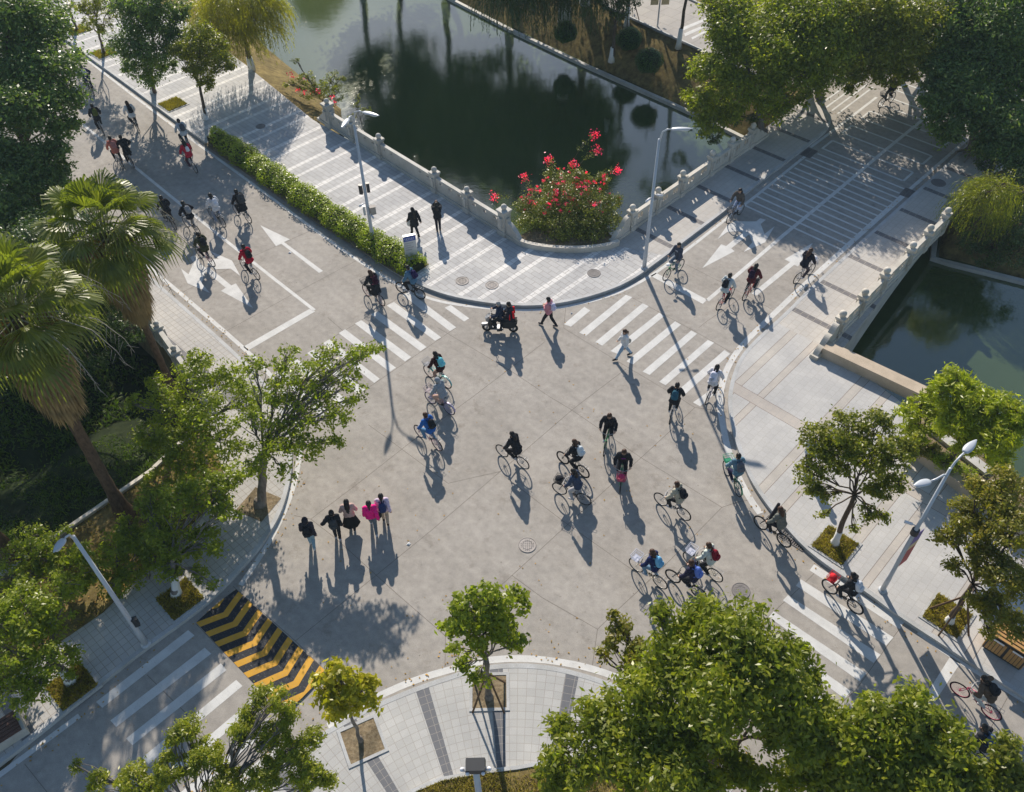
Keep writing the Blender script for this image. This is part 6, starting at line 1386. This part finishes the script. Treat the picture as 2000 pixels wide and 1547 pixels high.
def person(label, key, J, p, ang, jacket=(.02, .02, .025), trousers=(.03, .035, .05), shoes=(.5, .5, .52), hair='short', haircol='hair', skirt=None, face=False, z=0.0, vest=None, group=None, hood=False, coat=0, name='person'):
    D = proto(key, J); root = thing(name, label, 'person', (p[0], p[1], z), ang, group); J = D['J']; root.scale = (1.05, 1.05, 1.05)
    bo = obj('body', D['B']['me'], root); jm = cloth(jacket)
    if coat:
        k_ = ('coat', coat); 
        if k_ not in D['parts']: D['parts'][k_] = shell(D['B'], 'coat', ('torso', 'uarm', 'farm', 'pelvis'), .038, extra=skirt_extra(J, coat, .15, .15 + coat * .28))
        o = obj('coat', D['parts'][k_], root); omat(o, jm)
    else: o = obj('jacket', D['jacket'], root); omat(o, jm)
    if skirt: 
        V, F = skirt_extra(J, skirt[1], .135, .135 + skirt[1] * .3); me = bpy.data.meshes.new('skirt'); me.from_pydata(V, [], F); me.polygons.foreach_set('use_smooth', [True] * len(F)); me.materials.append(cloth(skirt[0])); me.update(); obj('skirt', me, root)
    o = obj('trousers', D['trousers'], root); omat(o, cloth(trousers))
    for S in 'LR':
        if D['shoe' + S]: o = obj('shoe', D['shoe' + S], root); omat(o, cloth(shoes))
    hk = ('hair', hair)
    if hk not in D['parts']: D['parts'][hk] = hair_mesh(J, long={'long': .34, 'mid': .16}.get(hair, 0), pony=hair == 'pony', hood=hair == 'hood')
    o = obj('hood' if hair == 'hood' else 'hair', D['parts'][hk], root); omat(o, M[haircol] if isinstance(haircol, str) else cloth(haircol))
    if face:
        if 'face' not in D['parts']: D['parts']['face'] = eyes_mesh(J)
        obj('face_features', D['parts']['face'], root)
    return root
# backpack: x points to the wearer's back plane normal (away from the body), z up along the spine
def bag_meshes():
    out = {}
    def rbox(w_, d, h, cx_, top=.8):
        b = MB(); n, m = 20, 9; V = []
        for i in range(m + 1):
            t = i / m; zz = -h / 2 + h * t; e = max(.0, 1 - abs(2 * t - 1) ** 4) ** .5 * .9 + .1; k_ = (1 - (1 - top) * t)
            for j in range(n):
                a = 2 * math.pi * j / n; c_, s_ = math.cos(a), math.sin(a); f_ = lambda x: math.copysign(abs(x) ** .55, x); V.append((cx_ + f_(c_) * d / 2 * e, f_(s_) * w_ / 2 * e * k_, zz))
        b.add(V, [(i * n + j, i * n + (j + 1) % n, (i + 1) * n + (j + 1) % n, (i + 1) * n + j) for i in range(m) for j in range(n)] + [tuple(reversed(range(n))), tuple(m * n + j for j in range(n))]); return b
    out['pack'] = rbox(.30, .17, .43, .085); out['pocket'] = rbox(.23, .07, .19, .18, .95); out['pocket'].v = [(x, y, z - .08) for x, y, z in out['pocket'].v]
    for s_, nm in ((1, 'strapL'), (-1, 'strapR')): b = MB(); b.tube([(.01, s_ * .08, .17), (-.13, s_ * .095, .215), (-.26, s_ * .10, .12), (-.285, s_ * .12, -.02), (-.2, s_ * .165, -.13), (.0, s_ * .13, -.16)], .017, 6); out[nm] = b
    b = MB(); b.torus((.05, 0, .225), .035, .009, 'y', 12, 5); out['handle'] = b
    R = {}
    for k_, b in out.items(): me = bpy.data.meshes.new(k_); me.from_pydata(b.v, [], b.f); me.polygons.foreach_set('use_smooth', [True] * len(b.f)); me.materials.append(M['dsteel']); me.update(); R[k_] = me
    return R
BAG = bag_meshes()
def backpack(label, owner, J, col, scale=1.0, pocket=None, name='backpack', strap=None, text=False):
    ch, pel, nk = Vector(J['chest']), Vector(J['pelvis']), Vector(J['neck']); sp = (nk - pel).normalized(); back = Vector((-1, 0, 0)); back = (back - sp * back.dot(sp)).normalized(); y = sp.cross(back).normalized()
    c = pel.lerp(nk, .60) + back * .135; m_ = Matrix((back, y, sp)).transposed().to_4x4(); m_.translation = c
    root = bpy.data.objects.new(name, None); C.objects.link(root); root.matrix_world = Matrix.Translation(owner.location) @ Matrix.Rotation(owner.rotation_euler.z, 4, 'Z') @ Matrix.Scale(1.05, 4) @ m_ @ Matrix.Scale(scale, 4); tag(root, label, 'backpack', 'backpacks worn by riders and walkers')
    m = cloth(col); o = obj('pack', BAG['pack'], root); omat(o, m); o = obj('pocket', BAG['pocket'], root); omat(o, cloth(pocket) if pocket else m)
    for k_ in ('strapL', 'strapR'): o = obj('strap', BAG[k_], root); omat(o, cloth(strap) if strap else m)
    o = obj('handle', BAG['handle'], root); omat(o, m)
    if text:
        b = MB()
        for z, w_ in ((.05, .14), (.0, .12), (-.05, .08)):
            n = int(w_ / .03)
            for i in range(n): b.box((.219, -w_ / 2 + w_ * (i + .5) / n, z - .06), (.006, .02, .026))
        b.build('lettering', M['text'], root)
    return root

# ------------------------------------------------------------------ who rides where (front and rear tyre contact points measured in the photo)
BK, WH, NV, GY, DG = (.026, .027, .032), (.72, .72, .72), (.02, .03, .09), (.22, .23, .25), (.06, .065, .07)
SIL, PINKB, BLKB, GRNB, REDB, WHB = (.5, .52, .55), (.55, .30, .36), (.03, .03, .035), (.02, .26, .10), (.5, .04, .05), (.65, .65, .65)
WIRE = (.12, .12, .13)
RG = 'cyclists crossing the junction'
# front px, rear px, theta, lean, jacket, trousers, hair, haircolour, bike colour, basket, bag(colour,label) , person label, bike label, options
RID = [
 ((170, 170), (187, 191), 0, .55, NV, BK, 'short', 'hair', BLKB, None, ((.55, .56, .6), 'pale backpack on the rider nearest the top left corner'), 'rider in dark clothes nearest the top left corner, half under the trees', 'black bicycle nearest the top left corner under the trees', {}),
 ((191, 244), (208, 272), 2, .5, BK, BK, 'short', 'hair', BLKB, None, ((.10, .12, .03), 'dark olive backpack on the black clad rider in the leaf shade'), 'black clad rider in leaf shade left of the white jacket rider', 'black bicycle in leaf shade left of the white jacket rider', {}),
 ((257, 242), (275, 263), 1, .45, (.6, .62, .64), BK, 'mid', 'brown', BLKB, None, (BK, 'black backpack over the white jacket in the upper left shade'), 'rider in a white jacket wearing black backpack, upper left road shade', 'bicycle under the white jacketed rider in the upper left shade', {}),
 ((226, 312), (243, 332), 0, .5, (.50, .17, .13), BK, 'short', 'hair', SIL, None, ((.40, .18, .17), 'salmon coloured backpack on the rider in the salmon jacket'), 'rider in a salmon pink jacket riding beside a black jacketed one', 'silver bicycle under the salmon pink jacketed rider', {}),
 ((247, 309), (264, 331), 3, .55, BK, BK, 'short', 'hair', BLKB, None, None, 'rider in a flapping black jacket beside the salmon pink one', 'black bicycle under the rider beside the salmon pink jacket', dict(coat=.28)),
 ((356, 280), (374, 296), 1, .5, (.50, .54, .58), BK, 'short', 'hair', (.10, .28, .42), None, ((.10, .11, .13), 'dark grey backpack on the rider hugging the kerb near the hedge'), 'rider with a dark grey backpack hugging the kerb near the hedge top', 'light blue bicycle close to the kerb near the top of the hedge', {}),
 ((365, 322), (385, 339), 2, .4, (.55, .03, .06), (.1, .05, .06), 'long', 'hair', WHB, None, ((.78, .76, .78), 'small white backpack on the long haired rider in red'), 'long haired rider in a red jacket near the hedge with white bag', 'white bicycle under the long haired rider in red', dict(bs=.7)),
 ((323, 430), (344, 450), 0, .5, BK, (.03, .03, .04), 'short', 'hair', BLKB, None, None, 'rider in dark clothes mostly hidden behind the palm fronds', 'bicycle mostly hidden behind the palm fronds', {}),
 ((366, 443), (388, 459), 1, .6, BK, (.30, .31, .33), 'mid', 'hair', BLKB, None, ((.25, .26, .28), 'grey backpack on the rider leaning forward by the palm'), 'rider in a black and grey jacket leaning forward by the palm', 'black bicycle just right of the palm fronds', {}),
 ((417, 428), (437, 443), 3, .45, (.60, .62, .66), (.2, .25, .35), 'mid', 'hair', BLKB, None, ((.66, .68, .74), 'large white backpack on the rider left of the black coat rider'), 'dark haired rider in white with a large white backpack, upper left road', 'black bicycle under the rider with the large white backpack', {}),
 ((464, 420), (488, 436), 0, .5, BK, BK, 'short', 'hair', SIL, None, (DG, 'big black bag on the rider above the straight lane arrow'), 'rider in a long black coat with a big black bag', 'silver bicycle under the black coat rider above the lane arrow', dict(coat=.35, bs=1.25)),
 ((392, 503), (417, 521), 1, .5, (.05, .055, .03), BK, 'short', 'hair', PINKB, None, (BK, 'black shoulder bag on the olive jacket rider over the turn arrows'), 'rider in a dark olive jacket passing over the left turn arrows', 'pale bicycle passing over the left turn arrows', dict(coat=.2)),
 ((478, 527), (504, 546), 2, .45, (.42, .015, .04), BK, 'short', 'hair', WHB, None, (BK, 'black backpack on the red jacket rider at the left lane line'), 'rider in a crimson jacket with black backpack at the lane line', 'white bicycle at the left lane line under the crimson jacket', dict(coat=.12)),
 ((717, 577), (746, 597), 0, .3, BK, BK, 'mid', 'brown', SIL, WIRE, ((.05, .015, .03), 'dark backpack with pink straps on the black coat rider'), 'rider in a long black coat beside the lamp shadow, pink straps', 'silver bicycle with a wire basket beside the lamp post shadow', dict(coat=.42, strap=(.5, .08, .2), rim=(.45, .3, .32))),
 ((785, 572), (821, 584), 0, .5, (.10, .20, .30), BK, 'short', 'hair', BLKB, None, ((.03, .02, .08), 'dark purple backpack on the denim rider at the hedge end'), 'rider in a blue denim jacket at the kerb by the hedge end', 'thick tyred black bicycle at the kerb by the hedge end', dict(fat=True)),
 ((839, 736), (872, 757), 3, .3, (.05, .02, .02), (.35, .24, .2), 'mid', 'hair', (.18, .5, .5), (.4, .4, .42), ((.18, .58, .66), 'turquoise backpack on the rider above the grey hooded one'), 'rider in a brown vest carrying a turquoise backpack', 'turquoise framed bicycle with a basket ridden by turquoise backpack wearer', dict(rim=(.45, .35, .35), mud=True)),
 ((843, 788), (877, 808), 1, .35, (.28, .31, .35), (.5, .34, .28), 'hood', (.28, .31, .35), (.45, .38, .6), (.45, .38, .4), None, 'rider in a grey hooded top directly below the turquoise backpack rider', 'lilac bicycle with a basket under the grey hooded rider', dict(rim=(.4, .35, .5), mud=True, shoes=BK)),
 ((822, 854), (853, 877), 0, .3, (.03, .13, .42), (.10, .22, .38), 'short', 'brown', (.6, .4, .45), None, (BK, 'black backpack on the rider in the bright blue shirt'), 'rider in a bright blue shirt and jeans left of the middle', 'pink framed bicycle under the rider in the bright blue shirt', dict(rim=(.5, .4, .42))),
 ((983, 892), (1019, 913), 1, .45, BK, BK, 'mid', 'hair', SIL, None, None, 'rider all in black at the centre, scarf blowing behind', 'silver bicycle under the all black rider at the centre', dict(coat=.22)),
 ((1100, 905), (1137, 930), 2, .45, BK, BK, 'mid', 'brown', BLKB, None, ((.60, .66, .70), 'pale grey backpack on the upper rider of the central pair'), 'black jacket rider with a pale grey backpack, upper of central pair', 'thick wheeled black bicycle, the upper one of the central pair', dict(fat=True, rim=(.05, .05, .05))),
 ((1094, 965), (1138, 984), 3, .4, (.05, .07, .12), (.42, .42, .45), 'mid', 'hair', (.12, .12, .13), (.04, .04, .045), None, 'rider in a spotted navy jacket and pale trousers, lower of central pair', 'dark bicycle with a filled black basket, lower of central pair', {}),
 ((1181, 884), (1189, 852), 1, .45, BK, BK, 'short', 'brown', GRNB, None, None, 'man in a black jacket riding a green bicycle towards the camera', 'green bicycle, the left one of two coming towards the camera', dict(face=True, rack=False)),
 ((1211, 956), (1214, 920), 3, .45, BK, BK, 'short', 'brown', GRNB, (.5, .10, .16), None, 'rider in a black sweater with a purple chest print facing the camera', 'green bicycle with a red basket coming towards the camera', dict(face=True, rack=False, badge=(.35, .03, .36))),
 ((1293, 988), (1329, 1011), 0, .45, (.40, .38, .31), BK, 'short', 'brown', SIL, None, (BK, 'black backpack on the beige hooded jacket rider'), 'rider in a beige hooded jacket with a black backpack', 'silver bicycle under the rider in the beige hooded jacket', dict(rack=False)),
 ((1243, 1115), (1285, 1145), 0, .35, (.02, .03, .10), (.14, .24, .36), 'long', 'brown', (.6, .55, .45), (.6, .62, .72), ((.16, .42, .66), 'sky blue backpack on the long brown haired rider'), 'long brown haired rider in navy with a sky blue backpack', 'cream bicycle with a white basket under the long haired navy rider', dict(rim=(.5, .48, .45))),
 ((1349, 1103), (1391, 1131), 2, .4, (.55, .60, .55), BK, 'pony', 'brown', (.6, .55, .4), (.62, .64, .74), ((.22, .015, .03), 'dark red backpack on the pony tailed rider in pale jacket'), 'pony tailed rider in a pale green jacket with dark red backpack', 'cream bicycle with a white basket under the pony tailed rider', dict(rim=(.5, .48, .45))),
 ((1314, 1136), (1360, 1165), 1, .5, (.03, .03, .06), BK, 'short', 'brown', BLKB, None, ((.12, .20, .58), 'royal blue backpack on the front rider of the lower trio'), 'rider in black and lilac with a royal blue backpack', 'thick tyred black bicycle, front one of the lower trio', dict(fat=True)),
 ((1417, 926), (1438, 964), 1, .35, (.12, .22, .30), (.03, .03, .07), 'short', 'hair', (.02, .32, .16), (.02, .30, .16), ((.12, .13, .16), 'dark bag hanging behind the rider on the green bicycle'), 'rider in a blue grey jacket on a green bicycle along the right kerb', 'bright green bicycle with green mudguards along the right kerb', dict(mud=True)),
 ((1484, 1032), (1526, 1064), 0, .3, (.15, .16, .145), BK, 'mid', 'brown', BLKB, None, None, 'brown haired rider in a grey jacket beside the drain grate', 'black bicycle beside the rusty drain grate at the curve', dict(fat=True)),
 ((1619, 1158), (1662, 1192), 0, .4, BK, BK, 'mid', 'hair', BLKB, (.55, .03, .04), ((.60, .64, .72), 'white and blue backpack on the rider over the right crossing'), 'black clad rider with a white backpack on the lower right crossing', 'black bicycle with a red bag in its basket on the right crossing', dict(fat=True)),
 ((1873, 1360), (1923, 1396), 1, .75, (.12, .085, .06), (.55, .55, .53), 'short', 'hair', (.35, .06, .12), None, (BK, 'black backpack on the white trousered rider at bottom right'), 'rider in a brown jacket and white trousers at the bottom right', 'bicycle with dark red wheels at the bottom right', dict(rim=(.4, .05, .12))),
 ((1872, 1452), (1906, 1488), 0, .6, BK, BK, 'short', 'hair', BLKB, None, ((.04, .08, .16), 'dark blue backpack on the rider hidden by the lowest right tree'), 'dark rider half hidden by the bottom right tree', 'black bicycle half hidden by the bottom right tree', {}),
 ((1397, 758), (1381, 787), 1, .35, (.62, .62, .66), BK, 'long', 'hair', (.55, .5, .6), None, ((.70, .70, .80), 'white backpack with dark lettering on the rider at right crossing'), 'long haired rider with a big white lettered backpack near right crossing', 'pale bicycle riding away at the right end of the crossing', dict(bs=1.12, text=True)),
 ((1318, 792), (1309, 823), 3, .4, BK, BK, 'short', 'hair', SIL, None, ((.04, .12, .17), 'dark teal backpack on the dark rider below the crossing'), 'dark clothed rider with a teal backpack riding away below the crossing', 'silver bicycle riding away just below the right crossing', dict(coat=.1)),
 ((1425, 583), (1404, 604), 0, .4, (.45, .50, .52), BK, 'short', 'hair', REDB, None, (BK, 'black backpack on the pale blue shirt rider on the red bicycle'), 'rider in a pale shirt with black backpack, left of two red bicycles', 'red bicycle, the left one of the pair', {}),
 ((1475, 564), (1454, 586), 2, .4, (.10, .025, .03), BK, 'long', 'hair', REDB, None, ((.03, .015, .035), 'dark backpack on the long haired rider of the right red bicycle'), 'long haired rider in dark red, one arm out, on a red bicycle', 'red bicycle, the right one of the pair', {}),
 ((1421, 438), (1447, 417), 1, .35, (.10, .09, .08), (.35, .42, .58), 'long', 'hair', BLKB, WIRE, None, 'rider in a dark jacket and light jeans at the bridge lane arrow', 'black bicycle at the turn arrow of the bridge lane', dict(face=True)),
 ((1301, 547), (1327, 528), 3, .25, (.07, .08, .11), (.14, .18, .24), 'short', 'hair', GRNB, None, None, 'rider in a grey printed sweater on a green bicycle by the lamp', 'dark green bicycle beside the street lamp at the kerb', dict(face=True, badge=(.5, .5, .55), rack=False)),
 ((1580, 537), (1556, 553), 0, .45, (.02, .02, .03), (.06, .05, .06), 'long', 'brown', (.4, .4, .42), (.6, .6, .63), None, 'long brown haired rider in black by the right white line', 'grey bicycle with a pale basket by the right white line', dict(coat=.1)),
 ((1717, 211), (1741, 199), 1, .45, BK, BK, 'short', 'hair', BLKB, WIRE, None, 'distant dark rider at the far end of the bridge under trees', 'black bicycle at the far end of the bridge', {}),
]
TH = [math.radians(a) for a in (20, 115, 200, 290)]
for i, (fp, rp, th, ln, jk, tr, hr, hc, bc_, bk, bag, pl, bl_, op) in enumerate(RID):
    f_, r_ = Vector(g2(*fp)), Vector(g2(*rp)); mid = (f_ + r_) / 2; ang = math.atan2(f_.y - r_.y, f_.x - r_.x)
    bicycle(bl_, mid, ang, bc_, bk, op.get('rack', True), op.get('mud', False), op.get('fat', False), op.get('rim'))
    q_ = round(ln * 5) / 5; J = cyclist_J(TH[th], max(.2, q_), look=0, reach=(.19, .285, 1.02))
    P_ = person(pl, ('cyc', th, q_), J, mid, ang, jk, tr, op.get('shoes', (.45, .45, .48)), hr, hc, face=op.get('face', False), group=RG, coat=op.get('coat', 0))
    if op.get('badge'):
        b = MB(); ch = Vector(J['chest']); nk = Vector(J['neck']); sp = (nk - ch).normalized(); fw = Vector((sp.z, 0, -sp.x)); m_ = Matrix((fw, Vector((0, 1, 0)), sp)).transposed()
        for k in range(5):
            y = -.07 + .028 * k + .007
            for z_, h_ in ((.05, .035), (.0, .03)): 
                pts = [(.135 + .0 * k, y, z_), (.135, y + .02, z_), (.135, y + .02, z_ + h_), (.135, y, z_ + h_)]; b.add([tuple(ch + m_ @ Vector(p)) for p in pts] + [tuple(ch + m_ @ Vector((p[0] + .014, p[1], p[2]))) for p in pts], [(0, 3, 2, 1), (4, 5, 6, 7), (0, 1, 5, 4), (1, 2, 6, 5), (2, 3, 7, 6), (3, 0, 4, 7)])
        b.build('chest_print', cloth(op['badge']), P_)
    if bag: backpack(bag[1], P_, J, bag[0], op.get('bs', 1.0), strap=op.get('strap'), text=op.get('text', False))
# long black instrument bag standing on the handlebar side of the grey jacket rider
c = Vector(g2(1490, 1040)); b = MB(); b.tube([(0, 0, .75), (.02, .02, 1.0), (.05, .04, 1.45), (.07, .06, 1.78)], [.13, .15, .10, .055], 12); o = b.build('instrument_bag', cloth(BK), smooth=True); o.location = (*(Vector(g2(1500, 1043)) + Vector((0, .05))), 0); tag(o, 'long black instrument bag held upright in front of the grey jacket rider', 'instrument bag')
# tote and things in baskets
def sack(label, p, s_, m, nm='bag'):
    b = MB(); b.sphere((0, 0, 0), 1, 12, 8, sc=s_); r = random.Random(int(s_[0] * 1e4)); b.v = [(x + r.uniform(-.012, .012), y + r.uniform(-.012, .012), z) for x, y, z in b.v]; o = b.build(nm, m, smooth=True); o.location = p; return tag(o, label, 'bag')
def at_basket(fp, rp, h=.95):
    f_, r_ = Vector(g2(*fp)), Vector(g2(*rp)); d = (f_ - r_).normalized(); q_ = (f_ + r_) / 2 + d * .56; return (q_.x, q_.y, h)
sack('black helmet bag stuffed in the basket of the lower central bicycle', at_basket((1094, 965), (1138, 984)), (.16, .16, .13), cloth(BK)); sack('red bag in the basket of the bicycle on the lower right crossing', at_basket((1619, 1158), (1662, 1192)), (.13, .15, .13), cloth((.6, .03, .04)))
sack('white bundle in the basket of the long brown haired rider', at_basket((1580, 537), (1556, 553), 1.0), (.14, .16, .12), cloth((.7, .7, .74))); sack('red bag in the basket of the green bicycle facing the camera', at_basket((1211, 956), (1214, 920)), (.13, .13, .10), cloth((.55, .05, .14)))
sack('white papers carried in the basket of the bicycle by the lamp', at_basket((1301, 547), (1327, 528), .98), (.10, .10, .05), M['paperm'])

# ------------------------------------------------------------------ walkers
def walk(label, u, v, deg, J, key, **k): return person(label, key, J, g2(u, v, k.pop('zz', 0)), math.radians(deg), z=k.pop('z', 0), **k)
WG = 'five walkers side by side'
J = walker_J(.16, (.3, -.3)); P_ = walk('leftmost of the five walkers, dark hooded jacket and light blue jeans', 611, 1068, 98, J, 'w1', jacket=(.05, .045, .055), trousers=(.22, .34, .42), shoes=(.6, .6, .62), hair='hood', haircol=(.035, .032, .04), group=WG); backpack('black backpack on the leftmost of the five walkers', P_, J, BK)
J = walker_J(.08, (.2, -.1), hold=dict(L=(.05, .42, 1.0))); P_ = walk('second walker from left, all black with a pale sleeve', 661, 1053, 100, J, 'w2', jacket=BK, trousers=BK, shoes=(.5, .5, .55), hair='short', group=WG); backpack('black backpack on the second walker from the left of five', P_, J, DG)
J = walker_J(.12, (.1, -.1), hold=dict(L=(.2, .1, 1.15), R=(.2, -.1, 1.15))); P_ = walk('long haired middle walker in a beige coat and black skirt', 689, 1032, 98, J, 'w3', jacket=(.50, .36, .33), trousers=BK, shoes=BK, hair='long', group=WG, skirt=((.02, .02, .02), .62))
J = walker_J(.30, (.15, -.5)); P_ = walk('walker in a bright magenta jacket and grey jeans', 731, 1035, 100, J, 'w4', jacket=(.80, .02, .24), trousers=(.12, .15, .18), shoes=(.5, .5, .55), hair='pony', group=WG)
sack('black bag carried at the right hand of the magenta jacket walker', (*(Vector(g2(741, 1022)) + Vector((.02, .0))), .55), (.13, .10, .24), cloth(BK))
J = walker_J(.14, (.15, -.4)); P_ = walk('rightmost of the five walkers, pale pink top and beige trousers', 754, 1021, 98, J, 'w5', jacket=(.58, .48, .62), trousers=(.45, .36, .28), shoes=(.04, .02, .03), hair='pony', group=WG); backpack('navy blue backpack on the rightmost of the five walkers', P_, J, (.03, .045, .13))
J = walker_J(.32, (.3, -.3), hold=dict(L=(.22, .05, 1.12), R=(.24, -.12, 1.12))); P_ = walk('walker in a pink jacket and black trousers right of the scooter', 1072, 637, 150, J, 'w6', jacket=(.55, .24, .28), trousers=BK, shoes=(.06, .06, .07), hair='short'); backpack('lilac white bag on the pink jacket walker', P_, J, (.6, .58, .75), .9)
J = walker_J(.36, (.1, .3)); P_ = walk('walker in a white jacket and light blue jeans on the right crossing', 1217, 699, 195, J, 'w7', jacket=(.68, .68, .68), trousers=(.30, .42, .55), shoes=BK, hair='pony', haircol='brown', face=True); sack('pale tote bag hanging behind the white jacket walker', (*(Vector(g2(1217, 699)) + Vector((.20, .05))), 1.0), (.10, .06, .15), cloth((.5, .48, .42)))
J = walker_J(.22, (.4, -.5)); P_ = walk('walker in a long black coat on the promenade', 812, 461, 120, J, 'w8', jacket=BK, trousers=BK, shoes=BK, hair='long', z=K, zz=K, coat=.3); 
sack('white paper carrier bag held by the walker in the black coat', (*(Vector(g2(799, 450, K)) + Vector((.05, 0))), K + .45), (.14, .06, .2), cloth((.7, .7, .72)))
J = walker_J(.02, phone=True); P_ = walk('person in a black jacket on the promenade holding up a camera', 857, 452, 95, J, 'w9', jacket=BK, trousers=(.03, .03, .04), shoes=BK, hair='mid', z=K, zz=K, coat=.1)
b = MB(); b.box((0, 0, 0), (.07, .15, .09)); b.tube([(.03, 0, 0), (.10, 0, 0)], [.035, .032], 10); o = b.build('camera', M['dsteel']); pp = Vector(g2(857, 452, K)) + Vector((math.cos(math.radians(95)), math.sin(math.radians(95)))) * .36; o.location = (pp.x, pp.y, K + 1.48); o.rotation_euler = (0, 0, math.radians(95)); tag(o, 'small black camera raised by the person on the promenade', 'camera')
J = walker_J(.38, (.5, -.5)); P_ = walk('walker partly hidden behind the round crowned pavement tree', 1572, 912, 60, J, 'w10', jacket=(.45, .50, .55), trousers=BK, shoes=(.2, .2, .22), hair='short', z=K, zz=K)

# ------------------------------------------------------------------ electric scooter with two riders
f_, r_ = Vector(g2(954, 646)), Vector(g2(1000, 648)); mid = (f_ + r_) / 2; ang = math.atan2(f_.y - r_.y, f_.x - r_.x); sc = thing('electric_scooter', 'black and silver electric scooter carrying two people below the kerb', 'scooter', (*mid, 0), ang)
wb = .62
for x in (wb, -wb):
    t = MB(); t.torus((x, 0, .23), .185, .048, 'y', 28, 8); w_ = t.build('wheel', M['rubber'], sc, smooth=True); t = MB(); t.torus((x, 0, .23), .12, .02, 'y', 20, 6); t.tube([(x, -.06, .23), (x, .06, .23)], .05, 10)
    for k in range(5): a = 2 * math.pi * k / 5; t.tube([(x, 0, .23), (x + .13 * math.cos(a), 0, .23 + .13 * math.sin(a))], .014, 5)
    t.build('rim', M['chrome'], w_)
def hull(pts, wd, m, nm, parent=sc, w2=None):
    b = MB(); n = len(pts); w2 = w2 or wd; V = [(x, wd / 2, z) for x, z in pts] + [(x, -wd / 2, z) for x, z in pts]; tri = geometry.tessellate_polygon([[Vector((x, z, 0)) for x, z in pts]])
    b.add(V, [tuple(t) for t in tri] + [tuple(i + n for i in reversed(t)) for t in tri] + [(i, (i + 1) % n, (i + 1) % n + n, i + n) for i in range(n)]); o = b.build(nm, m, parent); md = o.modifiers.new('bevel', 'BEVEL'); md.width = .02; md.segments = 2; return o
hull([(-.70, .42), (-.80, .62), (-.70, .74), (-.05, .72), (-.02, .60), (-.16, .34), (-.45, .30)], .26, M['dsteel'], 'rear_body'); hull([(-.16, .30), (-.16, .22), (.40, .22), (.46, .30)], .30, M['chrome'], 'footboard')
hull([(.38, .26), (.50, .30), (.54, .62), (.44, .95), (.36, .93), (.42, .60)], .34, M['dsteel'], 'leg_shield'); hull([(-.74, .74), (-.80, .80), (-.10, .80), (-.02, .73)], .27, M['rubber'], 'seat')
hull([(.46, .66), (.62, .70), (.64, .86), (.50, .98), (.42, .92)], .26, M['chrome'], 'headlight_cowl'); hull([(.44, .42), (.58, .50), (.86, .44), (.84, .38), (.62, .44), (.48, .34)], .13, M['chrome'], 'front_mudguard')
b = MB(); b.sphere((.645, 0, .80), .075, 12, 8, sc=(.5, 1, 1)); b.build('headlight', M['glass'], sc, smooth=True); b = MB(); b.tube([(.34, -.33, 1.05), (.44, -.12, 1.02), (.44, .12, 1.02), (.34, .33, 1.05)], .016, 8)
for s_ in (-1, 1): b.tube([(.42, s_ * .2, 1.03), (.46, s_ * .26, 1.24)], .007, 5); b.sphere((.46, s_ * .27, 1.27), .05, 8, 6, sc=(.3, 1, .7))
b.tube([(.50, 0, .60), (.42, 0, 1.02)], .025, 8); b.build('handlebar', M['chrome'], sc, smooth=True)
b = MB(); [b.tube([(wb, s_ * .07, .23), (.52, s_ * .06, .62)], .02, 8) for s_ in (-1, 1)]; b.build('fork', M['chrome'], sc)
def seated_J(x, lean, reach, feet):
    J = cyclist_J(0.0, lean); d = Vector((x + .25, 0, -.10)); K_ = {k: (Vector(v) + d if isinstance(v, Vector) and k not in ('face', 'sx', 'hdL', 'hdR') else v) for k, v in J.items()}
    for s_, S in ((1, 'L'), (-1, 'R')):
        el, wr = ik(K_['sh' + S], Vector((reach[0], s_ * reach[1], reach[2])), .275, .25, (-.2, s_ * .8, -.8)); K_['el' + S], K_['wr' + S] = el, wr; K_['hip' + S] = K_['pelvis'] + Vector((0, s_ * .09, -.02))
        kn, an = ik(K_['hip' + S], Vector((feet[0], s_ * feet[1], feet[2])), .43, .43, (1, s_ * .35, .6)); K_['kn' + S], K_['an' + S] = kn, an; K_['toe' + S] = an + Vector((.13, 0, -.055))
    return K_
J = seated_J(-.10, .25, (.33, .30, 1.08), (.22, .12, .33)); person('grey haired scooter driver in a dark blue jacket', 'sc1', J, mid, ang, jacket=(.035, .045, .075), trousers=BK, shoes=BK, hair='short', haircol='greyh', face=True)
J = seated_J(-.52, .2, (-.20, .16, 1.02), (-.05, .30, .36)); PS = person('passenger sitting behind the scooter driver in black with red trim', 'sc2', J, mid, ang, jacket=(.03, .03, .04), trousers=BK, shoes=BK, hair='short', coat=.2)

b = MB(); b.box((-.46, .19, 1.10), (.05, .05, .44)); b.box((-.46, -.19, 1.10), (.05, .05, .44)); b.tube([(-.60, .17, 1.32), (-.63, .17, .98)], .05, 8); b.tube([(-.60, -.17, 1.32), (-.63, -.17, .98)], .05, 8); b.build('red_trim', cloth((.70, .02, .03)), PS, smooth=True)

# ------------------------------------------------------------------ light summer haze over the place
b = MB(); b.box((-10, 45, 17.5), (560, 560, 46)); hz_ = b.build('haze'); tag(hz_, 'thin pale haze in the air over the whole place', kind='stuff')
hm = bpy.data.materials.new('haze_air'); t_ = nodes(hm); t_.nodes.clear(); pv = t_.nodes.new('ShaderNodeVolumePrincipled'); pv.inputs['Density'].default_value = .00035; pv.inputs['Color'].default_value = (.62, .82, 1, 1); pv.inputs['Anisotropy'].default_value = .1
om = t_.nodes.new('ShaderNodeOutputMaterial'); t_.links.new(pv.outputs[0], om.inputs['Volume']); hz_.data.materials.append(hm)
